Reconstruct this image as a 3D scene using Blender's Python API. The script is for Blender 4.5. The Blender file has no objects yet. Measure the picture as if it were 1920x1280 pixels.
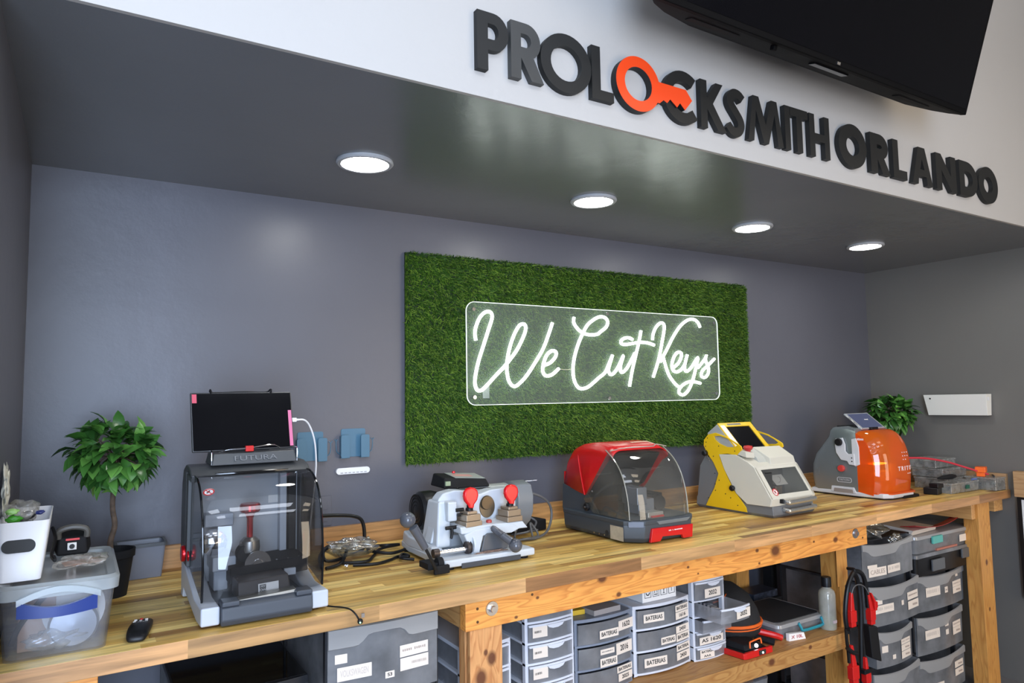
import bpy, bmesh, math, random
from mathutils import Vector, Matrix
import numpy as np
random.seed(7)
RNG = np.random.default_rng(11)
scene = bpy.context.scene
COL = scene.collection
PI = math.pi
# ---------------------------------------------------------------- measures (metres; z = 0 is the top of the worktop)
FLOOR = -1.02          # floor below the worktop
W = 4.49               # alcove width (left wall x = 0)
HS = 1.311             # underside of the soffit
DS = 1.143             # soffit depth / plane of the white fascia
CEIL = 2.55            # room ceiling
WT = 0.0435            # worktop thickness
ROOM_X0, ROOM_Y0 = -2.4, -4.8
def fy(x, back=0.0):   # y of the worktop front edge at x (the bench is a little out of square)
    return -0.825 + 0.061 * x / W + back

# ---------------------------------------------------------------- camera
cam_data = bpy.data.cameras.new('camera')
cam_data.sensor_width = 36.0
cam_data.lens = 1317.39 * 36.0 / 1920.0
cam_data.clip_start = 0.05
cam = bpy.data.objects.new('camera', cam_data)
COL.objects.link(cam)
def cam_axes(yaw, pitch, roll):
    F = Vector((math.sin(yaw) * math.cos(pitch), math.cos(yaw) * math.cos(pitch), math.sin(pitch)))
    R = Vector((math.cos(yaw), -math.sin(yaw), 0))
    U = R.cross(F)
    return math.cos(roll) * R + math.sin(roll) * U, -math.sin(roll) * R + math.cos(roll) * U, F
_R, _U, _F = cam_axes(0.5528, 0.078, -0.0166)
_m = Matrix((_R, _U, -_F)).transposed().to_4x4()
_m.translation = Vector((0.1456, -2.6508, 0.5508))
cam.matrix_world = _m
scene.camera = cam

# ---------------------------------------------------------------- world and exposure
world = bpy.data.worlds.new('world')
scene.world = world
world.use_nodes = True
world.node_tree.nodes['Background'].inputs[0].default_value = (0.75, 0.82, 1.0, 1)
world.node_tree.nodes['Background'].inputs[1].default_value = 0.05
scene.view_settings.view_transform = 'Standard'
scene.view_settings.look = 'None'
scene.view_settings.gamma = 1.0
scene.view_settings.exposure = 0.0
scene.view_settings.use_curve_mapping = False
PANEL_COOL = (0.82, 0.88, 1.0)
PANEL_WARM = (1.0, 0.86, 0.66)
PANEL_STRENGTH = 8.0
DOWNLIGHT_STRENGTH = 62.0
NEON_STRENGTH = 5.0
def area(name, loc, size, target, power, color):
    l = bpy.data.lights.new(name, 'AREA'); l.shape = 'RECTANGLE'; l.size, l.size_y = size; l.energy = power; l.color = color
    o = bpy.data.objects.new(name, l); COL.objects.link(o); o.location = loc
    o.rotation_euler = (Vector(target) - Vector(loc)).to_track_quat('-Z', 'Y').to_euler()
    return o
area('cool_fill_light', (-0.30, -4.72, 0.45), (1.7, 2.2), (0.2, 0, 0.2), 235, (0.60, 0.75, 1.0))  # added cool fill behind the camera; the front wall has no window
area('warm_fill_light', (3.4, -4.72, 0.3), (1.4, 2.0), (3.2, 0, 0.4), 55, (1.0, 0.84, 0.64))  # added warm fill for the right side; no door is built here

# ---------------------------------------------------------------- materials
MATS = {}
def _mat(name):
    m = bpy.data.materials.new(name)
    m.use_nodes = True
    nt = m.node_tree
    return m, nt, nt.nodes['Principled BSDF']
def pm(name, color, rough=0.5, metal=0.0, spec=0.5, var=0.0, scale=8.0, bump=0.0, bscale=60.0, coat=0.0):
    """plain painted / moulded surface with slight procedural variation"""
    if name in MATS: return MATS[name]
    m, nt, p = _mat(name)
    c = (*color, 1)
    p.inputs['Base Color'].default_value = c
    p.inputs['Roughness'].default_value = rough
    p.inputs['Metallic'].default_value = metal
    p.inputs['Specular IOR Level'].default_value = spec
    p.inputs['Coat Weight'].default_value = coat
    tc = nt.nodes.new('ShaderNodeTexCoord')
    n = nt.nodes.new('ShaderNodeTexNoise'); n.inputs['Scale'].default_value = scale; n.inputs['Detail'].default_value = 4
    nt.links.new(tc.outputs['Object'], n.inputs['Vector'])
    if var > 0:
        r = nt.nodes.new('ShaderNodeValToRGB')
        r.color_ramp.elements[0].position = 0.3; r.color_ramp.elements[1].position = 0.7
        r.color_ramp.elements[0].color = (*[max(0, v * (1 - var)) for v in color], 1)
        r.color_ramp.elements[1].color = (*[min(1, v * (1 + var)) for v in color], 1)
        nt.links.new(n.outputs['Fac'], r.inputs['Fac']); nt.links.new(r.outputs['Color'], p.inputs['Base Color'])
    mr = nt.nodes.new('ShaderNodeMapRange')
    mr.inputs['To Min'].default_value = max(0.02, rough - 0.05); mr.inputs['To Max'].default_value = min(1, rough + 0.05)
    nt.links.new(n.outputs['Fac'], mr.inputs['Value']); nt.links.new(mr.outputs['Result'], p.inputs['Roughness'])
    if bump > 0:
        n2 = nt.nodes.new('ShaderNodeTexNoise'); n2.inputs['Scale'].default_value = bscale; n2.inputs['Detail'].default_value = 3
        nt.links.new(tc.outputs['Object'], n2.inputs['Vector'])
        b = nt.nodes.new('ShaderNodeBump'); b.inputs['Strength'].default_value = bump; b.inputs['Distance'].default_value = 0.002
        nt.links.new(n2.outputs['Fac'], b.inputs['Height']); nt.links.new(b.outputs['Normal'], p.inputs['Normal'])
    MATS[name] = m
    return m
def wall_mat(name, color, rough=0.45, blotch=0.06):
    m = pm(name, color, rough, var=blotch, scale=1.3)
    nt = m.node_tree; p = nt.nodes['Principled BSDF']
    tc = [n for n in nt.nodes if n.type == 'TEX_COORD'][0]
    a = nt.nodes.new('ShaderNodeTexNoise'); a.inputs['Scale'].default_value = 5; a.inputs['Detail'].default_value = 8; a.inputs['Roughness'].default_value = 0.62
    b = nt.nodes.new('ShaderNodeBump'); b.inputs['Strength'].default_value = 0.35; b.inputs['Distance'].default_value = 0.006
    nt.links.new(tc.outputs['Object'], a.inputs['Vector']); nt.links.new(a.outputs['Fac'], b.inputs['Height']); nt.links.new(b.outputs['Normal'], p.inputs['Normal'])
    return m
def emis(name, color, strength):
    m, nt, p = _mat(name)
    p.inputs['Base Color'].default_value = (0.9, 0.9, 0.9, 1)
    p.inputs['Emission Color'].default_value = (*color, 1)
    p.inputs['Emission Strength'].default_value = strength
    MATS[name] = m
    return m
def clear(name, tint, gloss=0.12, rough=0.03, milk=0.0, milk_col=(0.8, 0.8, 0.82), noise=0.0, nscale=20.0, mix_hi=0.9):
    """thin clear or smoked plastic: tinted see-through + fresnel reflection + a share of milky diffuse"""
    if name in MATS: return MATS[name]
    m, nt, p = _mat(name)
    nt.nodes.remove(p)
    out = [n for n in nt.nodes if n.type == 'OUTPUT_MATERIAL'][0]
    tr = nt.nodes.new('ShaderNodeBsdfTransparent'); tr.inputs['Color'].default_value = (*tint, 1)
    gl = nt.nodes.new('ShaderNodeBsdfGlossy'); gl.inputs['Roughness'].default_value = rough
    df = nt.nodes.new('ShaderNodeBsdfDiffuse'); df.inputs['Color'].default_value = (*milk_col, 1)
    tl = nt.nodes.new('ShaderNodeBsdfTranslucent'); tl.inputs['Color'].default_value = (*milk_col, 1)
    md = nt.nodes.new('ShaderNodeMixShader'); md.inputs['Fac'].default_value = 0.4
    nt.links.new(df.outputs[0], md.inputs[1]); nt.links.new(tl.outputs[0], md.inputs[2])
    mm = nt.nodes.new('ShaderNodeMixShader'); mm.inputs['Fac'].default_value = milk
    nt.links.new(tr.outputs[0], mm.inputs[1]); nt.links.new(md.outputs[0], mm.inputs[2])
    if noise > 0:
        tc = nt.nodes.new('ShaderNodeTexCoord'); n = nt.nodes.new('ShaderNodeTexNoise'); n.inputs['Scale'].default_value = nscale; n.inputs['Detail'].default_value = 5
        mr = nt.nodes.new('ShaderNodeMapRange'); mr.inputs['From Min'].default_value = 0.3; mr.inputs['From Max'].default_value = 0.7
        mr.inputs['To Min'].default_value = max(0, milk - noise); mr.inputs['To Max'].default_value = min(1, milk + noise)
        nt.links.new(tc.outputs['Object'], n.inputs['Vector']); nt.links.new(n.outputs['Fac'], mr.inputs['Value']); nt.links.new(mr.outputs[0], mm.inputs['Fac'])
    lw = nt.nodes.new('ShaderNodeLayerWeight'); lw.inputs['Blend'].default_value = 0.35
    mr2 = nt.nodes.new('ShaderNodeMapRange'); mr2.inputs['To Min'].default_value = gloss; mr2.inputs['To Max'].default_value = mix_hi
    nt.links.new(lw.outputs['Facing'], mr2.inputs['Value'])
    pw = nt.nodes.new('ShaderNodeMath'); pw.operation = 'POWER'; pw.inputs[1].default_value = 2.2
    nt.links.new(lw.outputs['Facing'], pw.inputs[0]); nt.links.new(pw.outputs[0], mr2.inputs['Value'])
    mx = nt.nodes.new('ShaderNodeMixShader')
    nt.links.new(mr2.outputs[0], mx.inputs['Fac']); nt.links.new(mm.outputs[0], mx.inputs[1]); nt.links.new(gl.outputs[0], mx.inputs[2])
    nt.links.new(mx.outputs[0], out.inputs['Surface'])
    MATS[name] = m
    return m
def _math(nt, op, a=None, b=None):
    n = nt.nodes.new('ShaderNodeMath'); n.operation = op
    for i, v in enumerate((a, b)):
        if v is None: continue
        if isinstance(v, (int, float)): n.inputs[i].default_value = v
        else: nt.links.new(v, n.inputs[i])
    return n.outputs[0]
def butcher(name, row=0.036, length=0.40, tones=None, rough=0.40, across='Y'):
    """edge-glued staves running along X, each stave its own tone, with grain"""
    m, nt, p = _mat(name)
    tc = nt.nodes.new('ShaderNodeTexCoord'); sp = nt.nodes.new('ShaderNodeSeparateXYZ')
    nt.links.new(tc.outputs['Object'], sp.inputs[0])
    r = _math(nt, 'FLOOR', _math(nt, 'DIVIDE', sp.outputs[across], row))
    wn = nt.nodes.new('ShaderNodeTexWhiteNoise'); wn.noise_dimensions = '1D'; nt.links.new(r, wn.inputs['W'])
    off = _math(nt, 'MULTIPLY', wn.outputs['Value'], 7.3)
    c = _math(nt, 'FLOOR', _math(nt, 'ADD', _math(nt, 'DIVIDE', sp.outputs['X'], length), off))
    cid = _math(nt, 'ADD', _math(nt, 'MULTIPLY', r, 13.7), _math(nt, 'MULTIPLY', c, 3.31))
    wn2 = nt.nodes.new('ShaderNodeTexWhiteNoise'); wn2.noise_dimensions = '1D'; nt.links.new(cid, wn2.inputs['W'])
    ramp = nt.nodes.new('ShaderNodeValToRGB'); cr = ramp.color_ramp; cr.interpolation = 'LINEAR'
    tones = tones or [(0, (0.24, 0.105, 0.024)), (0.10, (0.40, 0.210, 0.052)), (0.22, (0.64, 0.385, 0.095)), (0.5, (0.78, 0.500, 0.135)), (0.72, (0.92, 0.670, 0.230)), (0.86, (0.66, 0.400, 0.100)), (1.0, (0.46, 0.240, 0.060))]
    cr.elements[0].position = tones[0][0]; cr.elements[0].color = (*tones[0][1], 1)
    cr.elements[1].position = tones[-1][0]; cr.elements[1].color = (*tones[-1][1], 1)
    for t, col in tones[1:-1]:
        e = cr.elements.new(t); e.color = (*col, 1)
    nt.links.new(wn2.outputs['Value'], ramp.inputs['Fac'])
    # grain, shifted for every stave
    mp = nt.nodes.new('ShaderNodeCombineXYZ')
    nt.links.new(_math(nt, 'MULTIPLY', sp.outputs['X'], 2.2), mp.inputs[0])
    nt.links.new(_math(nt, 'MULTIPLY', sp.outputs['Y'], 34.0), mp.inputs[1])
    nt.links.new(_math(nt, 'ADD', _math(nt, 'MULTIPLY', sp.outputs['Z'], 34.0), _math(nt, 'MULTIPLY', wn2.outputs['Value'], 40.0)), mp.inputs[2])
    n = nt.nodes.new('ShaderNodeTexNoise'); n.inputs['Scale'].default_value = 1.6; n.inputs['Detail'].default_value = 6; n.inputs['Distortion'].default_value = 0.7
    nt.links.new(mp.outputs[0], n.inputs['Vector'])
    g = nt.nodes.new('ShaderNodeMapRange'); g.inputs['From Min'].default_value = 0.3; g.inputs['From Max'].default_value = 0.7
    g.inputs['To Min'].default_value = 0.60; g.inputs['To Max'].default_value = 1.22
    nt.links.new(n.outputs['Fac'], g.inputs['Value'])
    hs = nt.nodes.new('ShaderNodeMix'); hs.data_type = 'RGBA'; hs.blend_type = 'MULTIPLY'; hs.inputs[0].default_value = 1.0
    nt.links.new(ramp.outputs[0], hs.inputs[6]); nt.links.new(g.outputs[0], hs.inputs[7])
    # dark heartwood streaks
    n3 = nt.nodes.new('ShaderNodeTexNoise'); n3.inputs['Scale'].default_value = 0.9; n3.inputs['Detail'].default_value = 3
    mp3 = nt.nodes.new('ShaderNodeVectorMath'); mp3.operation = 'MULTIPLY'; mp3.inputs[1].default_value = (1.0, 0.45, 1.0)
    nt.links.new(mp.outputs[0], mp3.inputs[0]); nt.links.new(mp3.outputs[0], n3.inputs['Vector'])
    g3 = nt.nodes.new('ShaderNodeMapRange'); g3.inputs['From Min'].default_value = 0.60; g3.inputs['From Max'].default_value = 0.74
    nt.links.new(n3.outputs['Fac'], g3.inputs['Value'])
    dk = nt.nodes.new('ShaderNodeMix'); dk.data_type = 'RGBA'
    nt.links.new(_math(nt, 'MULTIPLY', g3.outputs[0], 0.6), dk.inputs[0]); nt.links.new(hs.outputs[2], dk.inputs[6]); dk.inputs[7].default_value = (0.17, 0.10, 0.05, 1)
    nt.links.new(dk.outputs[2], p.inputs['Base Color'])
    p.inputs['Roughness'].default_value = rough
    b = nt.nodes.new('ShaderNodeBump'); b.inputs['Strength'].default_value = 0.12; b.inputs['Distance'].default_value = 0.001
    nt.links.new(n.outputs['Fac'], b.inputs['Height']); nt.links.new(b.outputs['Normal'], p.inputs['Normal'])
    MATS[name] = m
    return m
def pine(name, axis='X', light=(0.66, 0.36, 0.13), dark=(0.46, 0.20, 0.06), knots=((0.5, 0.0),), rough=0.5, seed=0.0, other='Z'):
    """construction lumber: long wavy rings and knots; knots are (along, across) in metres"""
    m, nt, p = _mat(name)
    tc = nt.nodes.new('ShaderNodeTexCoord'); sp = nt.nodes.new('ShaderNodeSeparateXYZ')
    nt.links.new(tc.outputs['Object'], sp.inputs[0])
    u = sp.outputs[axis]; v = sp.outputs[other]
    w = [sp.outputs[a] for a in 'XYZ' if a not in (axis, other)][0]
    kd = None; field = None
    for (ku, kv, *kr) in knots:
        kr = kr[0] if kr else 0.011
        du = _math(nt, 'MULTIPLY', _math(nt, 'SUBTRACT', u, ku), 0.72); dv = _math(nt, 'SUBTRACT', v, kv)
        d = _math(nt, 'SQRT', _math(nt, 'ADD', _math(nt, 'MULTIPLY', du, du), _math(nt, 'MULTIPLY', dv, dv)))
        k = _math(nt, 'DIVIDE', d, kr)
        kd = k if kd is None else _math(nt, 'MINIMUM', kd, k)
        push = _math(nt, 'DIVIDE', kr * 2.2, _math(nt, 'ADD', k, 1.0))
        push = _math(nt, 'MULTIPLY', push, _math(nt, 'SIGN', dv))
        field = push if field is None else _math(nt, 'ADD', field, push)
    cx = nt.nodes.new('ShaderNodeCombineXYZ')
    nt.links.new(_math(nt, 'MULTIPLY', u, 1.3), cx.inputs[0])
    vv = _math(nt, 'ADD', v, field) if field is not None else v
    nt.links.new(_math(nt, 'MULTIPLY', vv, 9.0), cx.inputs[1])
    nt.links.new(_math(nt, 'ADD', _math(nt, 'MULTIPLY', w, 9.0), seed), cx.inputs[2])
    n = nt.nodes.new('ShaderNodeTexNoise'); n.inputs['Scale'].default_value = 1.5; n.inputs['Detail'].default_value = 2; n.inputs['Distortion'].default_value = 0.3
    nt.links.new(cx.outputs[0], n.inputs['Vector'])
    rings = _math(nt, 'FRACT', _math(nt, 'MULTIPLY', n.outputs['Fac'], 13.0))
    ramp = nt.nodes.new('ShaderNodeValToRGB'); cr = ramp.color_ramp
    cr.elements[0].position = 0.0; cr.elements[0].color = (*light, 1)
    cr.elements[1].position = 1.0; cr.elements[1].color = (*[a * 0.96 for a in light], 1)
    for t, f in ((0.55, 0.25), (0.85, 0.85)):
        e = cr.elements.new(t); e.color = (*[l * (1 - f) + d * f for l, d in zip(light, dark)], 1)
    nt.links.new(rings, ramp.inputs['Fac'])
    fine = nt.nodes.new('ShaderNodeTexNoise'); fine.inputs['Scale'].default_value = 14; fine.inputs['Detail'].default_value = 4
    nt.links.new(cx.outputs[0], fine.inputs['Vector'])
    fr = nt.nodes.new('ShaderNodeMapRange'); fr.inputs['To Min'].default_value = 0.82; fr.inputs['To Max'].default_value = 1.14
    nt.links.new(fine.outputs['Fac'], fr.inputs['Value'])
    mu = nt.nodes.new('ShaderNodeMix'); mu.data_type = 'RGBA'; mu.blend_type = 'MULTIPLY'; mu.inputs[0].default_value = 1
    nt.links.new(ramp.outputs[0], mu.inputs[6]); nt.links.new(fr.outputs[0], mu.inputs[7])
    last = mu.outputs[2]
    if kd is not None:
        kr_ = nt.nodes.new('ShaderNodeMapRange'); kr_.inputs['From Min'].default_value = 0.75; kr_.inputs['From Max'].default_value = 1.5
        kr_.inputs['To Min'].default_value = 0.92; kr_.inputs['To Max'].default_value = 0.0
        nt.links.new(kd, kr_.inputs['Value'])
        km = nt.nodes.new('ShaderNodeMix'); km.data_type = 'RGBA'
        nt.links.new(kr_.outputs[0], km.inputs[0]); nt.links.new(last, km.inputs[6]); km.inputs[7].default_value = (0.11, 0.03, 0.012, 1)
        last = km.outputs[2]
    nt.links.new(last, p.inputs['Base Color'])
    p.inputs['Roughness'].default_value = rough
    MATS[name] = m
    return m
def barcode(name, paper=(0.78, 0.72, 0.66)):
    m, nt, p = _mat(name)
    p.inputs['Base Color'].default_value = (*paper, 1); p.inputs['Roughness'].default_value = 0.6
    MATS[name] = m
    return m

M_WALL = wall_mat('wall_paint', (0.105, 0.106, 0.126), 0.38)
M_SOFFIT = wall_mat('soffit_paint', (0.150, 0.155, 0.162), 0.24)
M_SOFFIT.node_tree.nodes['Principled BSDF'].inputs['Specular IOR Level'].default_value = 1.0
M_WHITE = wall_mat('white_paint', (0.46, 0.437, 0.410), 0.5, 0.015)
M_CEIL = pm('ceiling_paint', (0.75, 0.75, 0.74), 0.8)
M_FLOOR = pm('floor_vinyl', (0.16, 0.15, 0.15), 0.35, var=0.15)
M_TOP = butcher('worktop_wood')
M_EDGE = butcher('worktop_edge_wood', row=5.0, length=0.47, tones=[(0, (0.159, 0.063, 0.022)), (0.13, (0.293, 0.137, 0.051)), (0.3, (0.512, 0.264, 0.105)), (0.55, (0.634, 0.343, 0.143)), (0.8, (0.732, 0.411, 0.177)), (1.0, (0.439, 0.245, 0.095))], across='Y')
M_SPLASH = butcher('backsplash_wood', row=0.5, length=0.9, tones=[(0, (0.440, 0.218, 0.077)), (0.5, (0.550, 0.294, 0.112)), (0.8, (0.616, 0.342, 0.133)), (1.0, (0.484, 0.247, 0.091))])
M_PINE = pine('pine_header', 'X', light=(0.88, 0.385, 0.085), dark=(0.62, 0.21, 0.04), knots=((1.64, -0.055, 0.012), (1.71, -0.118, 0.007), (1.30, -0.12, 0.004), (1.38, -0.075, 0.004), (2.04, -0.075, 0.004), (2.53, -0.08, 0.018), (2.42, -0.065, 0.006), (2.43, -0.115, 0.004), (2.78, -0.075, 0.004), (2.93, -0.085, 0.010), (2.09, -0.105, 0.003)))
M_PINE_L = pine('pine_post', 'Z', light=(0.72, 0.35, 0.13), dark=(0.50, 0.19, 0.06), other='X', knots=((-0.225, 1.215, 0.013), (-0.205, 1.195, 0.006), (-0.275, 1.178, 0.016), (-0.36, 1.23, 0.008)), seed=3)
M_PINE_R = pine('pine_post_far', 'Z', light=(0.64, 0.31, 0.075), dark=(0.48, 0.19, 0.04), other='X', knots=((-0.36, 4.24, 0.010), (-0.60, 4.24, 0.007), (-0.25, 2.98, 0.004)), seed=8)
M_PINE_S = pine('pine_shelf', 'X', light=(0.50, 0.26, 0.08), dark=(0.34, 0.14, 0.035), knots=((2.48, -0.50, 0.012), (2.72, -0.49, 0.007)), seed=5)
M_STEEL = pm('zinc_steel', (0.62, 0.62, 0.64), 0.28, 1.0)
M_CHROME = pm('chrome', (0.75, 0.75, 0.77), 0.12, 1.0)
M_BLACK = pm('black_plastic', (0.009, 0.009, 0.010), 0.38, spec=0.3)
M_BLACKM = pm('matt_black', (0.009, 0.009, 0.010), 0.7, spec=0.25)
M_BLACKG = pm('gloss_black', (0.006, 0.006, 0.007), 0.08)
M_CABLE = pm('cable_rubber', (0.007, 0.007, 0.008), 0.35, spec=0.3)
M_GCABLE = pm('grey_cable', (0.10, 0.10, 0.10), 0.4)
M_SCREEN = pm('dark_screen', (0.003, 0.003, 0.004), 0.12, spec=0.08)
M_RED = pm('red_plastic', (0.60, 0.012, 0.010), 0.32)
M_WHITEP = pm('white_plastic', (0.80, 0.80, 0.82), 0.35)
M_PAPER = pm('label_paper', (0.80, 0.70, 0.60), 0.6)
M_PAPERW = pm('white_paper', (0.85, 0.83, 0.80), 0.6)
M_INK = pm('black_ink', (0.02, 0.02, 0.02), 0.6)
M_INKG = pm('faded_ink', (0.42, 0.34, 0.29), 0.6)
M_INKF = pm('pale_ink', (0.62, 0.54, 0.47), 0.6)
M_NAVY = pm('dark_slate_plastic', (0.030, 0.036, 0.045), 0.45)

# ---------------------------------------------------------------- geometry helpers
def smooth_path(pts, n=6, closed=False):
    P = [Vector(p) for p in pts]
    out = []
    N = len(P)
    rng = range(N if closed else N - 1)
    for i in rng:
        p0 = P[(i - 1) % N] if closed or i > 0 else P[i]
        p1 = P[i]; p2 = P[(i + 1) % N]
        p3 = P[(i + 2) % N] if closed or i + 2 < N else p2
        for k in range(n):
            t = k / n
            out.append(0.5 * ((2 * p1) + (-p0 + p2) * t + (2 * p0 - 5 * p1 + 4 * p2 - p3) * t * t + (-p0 + 3 * p1 - 3 * p2 + p3) * t ** 3))
    if not closed: out.append(P[-1])
    return out
class G:
    def __init__(s): s.v = []; s.f = []; s.m = []; s.mi = 0
    def _add(s, v, f):
        o = len(s.v); s.v += [tuple(p) for p in v]
        for q in f: s.f.append([i + o for i in q]); s.m.append(s.mi)
        return s
    def box(s, x0, x1, y0, y1, z0, z1, rot=0, c=None):
        v = [(x, y, z) for z in (z0, z1) for y in (y0, y1) for x in (x0, x1)]
        if rot:
            cx, cy = c or ((x0 + x1) / 2, (y0 + y1) / 2)
            cs, sn = math.cos(rot), math.sin(rot)
            v = [(cx + (x - cx) * cs - (y - cy) * sn, cy + (x - cx) * sn + (y - cy) * cs, z) for x, y, z in v]
        return s._add(v, [(0, 2, 3, 1), (4, 5, 7, 6), (0, 1, 5, 4), (2, 6, 7, 3), (0, 4, 6, 2), (1, 3, 7, 5)])
    def hexa(s, v8):  # bottom 4 (ccw from above) then top 4
        return s._add(v8, [(0, 3, 2, 1), (4, 5, 6, 7), (0, 1, 5, 4), (1, 2, 6, 5), (2, 3, 7, 6), (3, 0, 4, 7)])
    def rings(s, rings, closed=True, cap0=True, cap1=True):
        n = len(rings[0]); o = len(s.v)
        for r in rings: s.v += [tuple(p) for p in r]
        for i in range(len(rings) - 1):
            for j in range(n if closed else n - 1):
                a = o + i * n + j; b = o + i * n + (j + 1) % n
                s.f.append([a, b, b + n, a + n]); s.m.append(s.mi)
        if cap0: s.f.append([o + j for j in range(n)][::-1]); s.m.append(s.mi)
        if cap1: s.f.append([o + (len(rings) - 1) * n + j for j in range(n)]); s.m.append(s.mi)
        return s
    def prism(s, poly, axis, a0, a1):
        def q(a, p):
            return {'x': (a, p[0], p[1]), 'y': (p[0], a, p[1]), 'z': (p[0], p[1], a)}[axis]
        return s.rings([[q(a0, p) for p in poly], [q(a1, p) for p in poly]])
    def tube(s, pts, r, n=8, smooth=4, cap=True, closed=False):
        P = smooth_path(pts, smooth, closed) if smooth > 1 else [Vector(p) for p in pts]
        rr = r if callable(r) else (lambda t: r)
        rings = []; N = len(P)
        prev = None
        for i, p in enumerate(P):
            if closed: d = P[(i + 1) % N] - P[(i - 1) % N]
            else: d = (P[min(i + 1, N - 1)] - P[max(i - 1, 0)])
            d = d.normalized() if d.length > 1e-9 else Vector((0, 0, 1))
            if prev is None:
                a = d.orthogonal().normalized()
            else:
                a = prev - d * prev.dot(d)
                a = a.normalized() if a.length > 1e-6 else d.orthogonal().normalized()
            prev = a; b = d.cross(a)
            R = rr(i / max(1, N - 1))
            rings.append([p + (a * math.cos(2 * PI * k / n) + b * math.sin(2 * PI * k / n)) * R for k in range(n)])
        if closed: rings.append(rings[0])
        return s.rings(rings, True, cap and not closed, cap and not closed)
    def lathe(s, prof, c, axis='z', n=28, caps=True, sx=1, sy=1):
        cx, cy, cz = c; rings = []
        for r, h in prof:
            ring = []
            for k in range(n):
                a = 2 * PI * k / n; u, w = r * math.cos(a) * sx, r * math.sin(a) * sy
                ring.append({'z': (cx + u, cy + w, cz + h), 'y': (cx + u, cy + h, cz + w), 'x': (cx + h, cy + u, cz + w)}[axis])
            rings.append(ring)
        return s.rings(rings, True, caps, caps)
    def ball(s, c, r, n=16, sq=(1, 1, 1)):
        prof = [(r * math.sin(PI * i / (n // 2 + 2)), -r * math.cos(PI * i / (n // 2 + 2))) for i in range(1, n // 2 + 2)]
        o = len(s.v); s.lathe(prof, (0, 0, 0), 'z', n)
        for i in range(o, len(s.v)):
            p = s.v[i]; s.v[i] = (c[0] + p[0] * sq[0], c[1] + p[1] * sq[1], c[2] + p[2] * sq[2])
        return s
    def quad(s, a, b, c, d): return s._add([a, b, c, d], [(0, 1, 2, 3)])
    def move(s, fn): s.v = [tuple(fn(*p)) for p in s.v]; return s
def rect_loop(x0, x1, z0, z1, r=0.0, n=5):
    if r <= 0: return [(x0, z0), (x1, z0), (x1, z1), (x0, z1)]
    out = []
    for cx, cz, a0 in ((x1 - r, z0 + r, -90), (x1 - r, z1 - r, 0), (x0 + r, z1 - r, 90), (x0 + r, z0 + r, 180)):
        for i in range(n + 1):
            a = math.radians(a0 + 90 * i / n); out.append((cx + r * math.cos(a), cz + r * math.sin(a)))
    return out
def arc(cx, cz, rx, rz, a0, a1, n=16):
    return [(cx + rx * math.cos(math.radians(a0 + (a1 - a0) * i / n)), cz + rz * math.sin(math.radians(a0 + (a1 - a0) * i / n))) for i in range(n + 1)]
def stroke_loop(pts, t):
    P = [Vector((p[0], p[1])) for p in pts]; L = []; R = []
    for i, p in enumerate(P):
        d = (P[min(i + 1, len(P) - 1)] - P[max(i - 1, 0)]).normalized(); nrm = Vector((-d.y, d.x))
        L.append(tuple(p + nrm * t / 2)); R.append(tuple(p - nrm * t / 2))
    return L + R[::-1]
def shape_mesh(loops, thick, plane='xz', at=0.0):
    """flat plate with holes (loops: outer first) -> mesh data, thickness from at to at+thick along the third axis"""
    cu = bpy.data.curves.new('shape', 'CURVE'); cu.dimensions = '2D'; cu.fill_mode = 'BOTH'; cu.extrude = thick / 2
    for lp in loops:
        sp = cu.splines.new('POLY'); sp.points.add(len(lp) - 1)
        for i, (a, b) in enumerate(lp): sp.points[i].co = (a, b, 0, 1)
        sp.use_cyclic_u = True
    ob = bpy.data.objects.new('shape', cu); COL.objects.link(ob)
    me = bpy.data.meshes.new_from_object(ob)
    bpy.data.objects.remove(ob); bpy.data.curves.remove(cu)
    mid = at + thick / 2
    for v in me.vertices:
        a, b, c = v.co
        if plane == 'xz': v.co = (a, mid + c, b)
        elif plane == 'yz': v.co = (mid + c, a, b)
        else: v.co = (a, b, mid + c)
    bm = bmesh.new(); bm.from_mesh(me); bmesh.ops.remove_doubles(bm, verts=bm.verts, dist=1e-6); bmesh.ops.recalc_face_normals(bm, faces=bm.faces); bm.to_mesh(me); bm.free()
    return me
WORLD = {}
def _tags(o, label=None, cat=None, group=None, kind=None):
    if label: o['label'] = label
    if cat: o['category'] = cat
    if group: o['group'] = group
    if kind: o['kind'] = kind
def thing(name, label, cat, loc, group=None):
    o = bpy.data.objects.new(name, None); COL.objects.link(o)
    o.empty_display_size = 0.05; o.location = loc; WORLD[o] = Vector(loc)
    _tags(o, label, cat, group); return o
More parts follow.
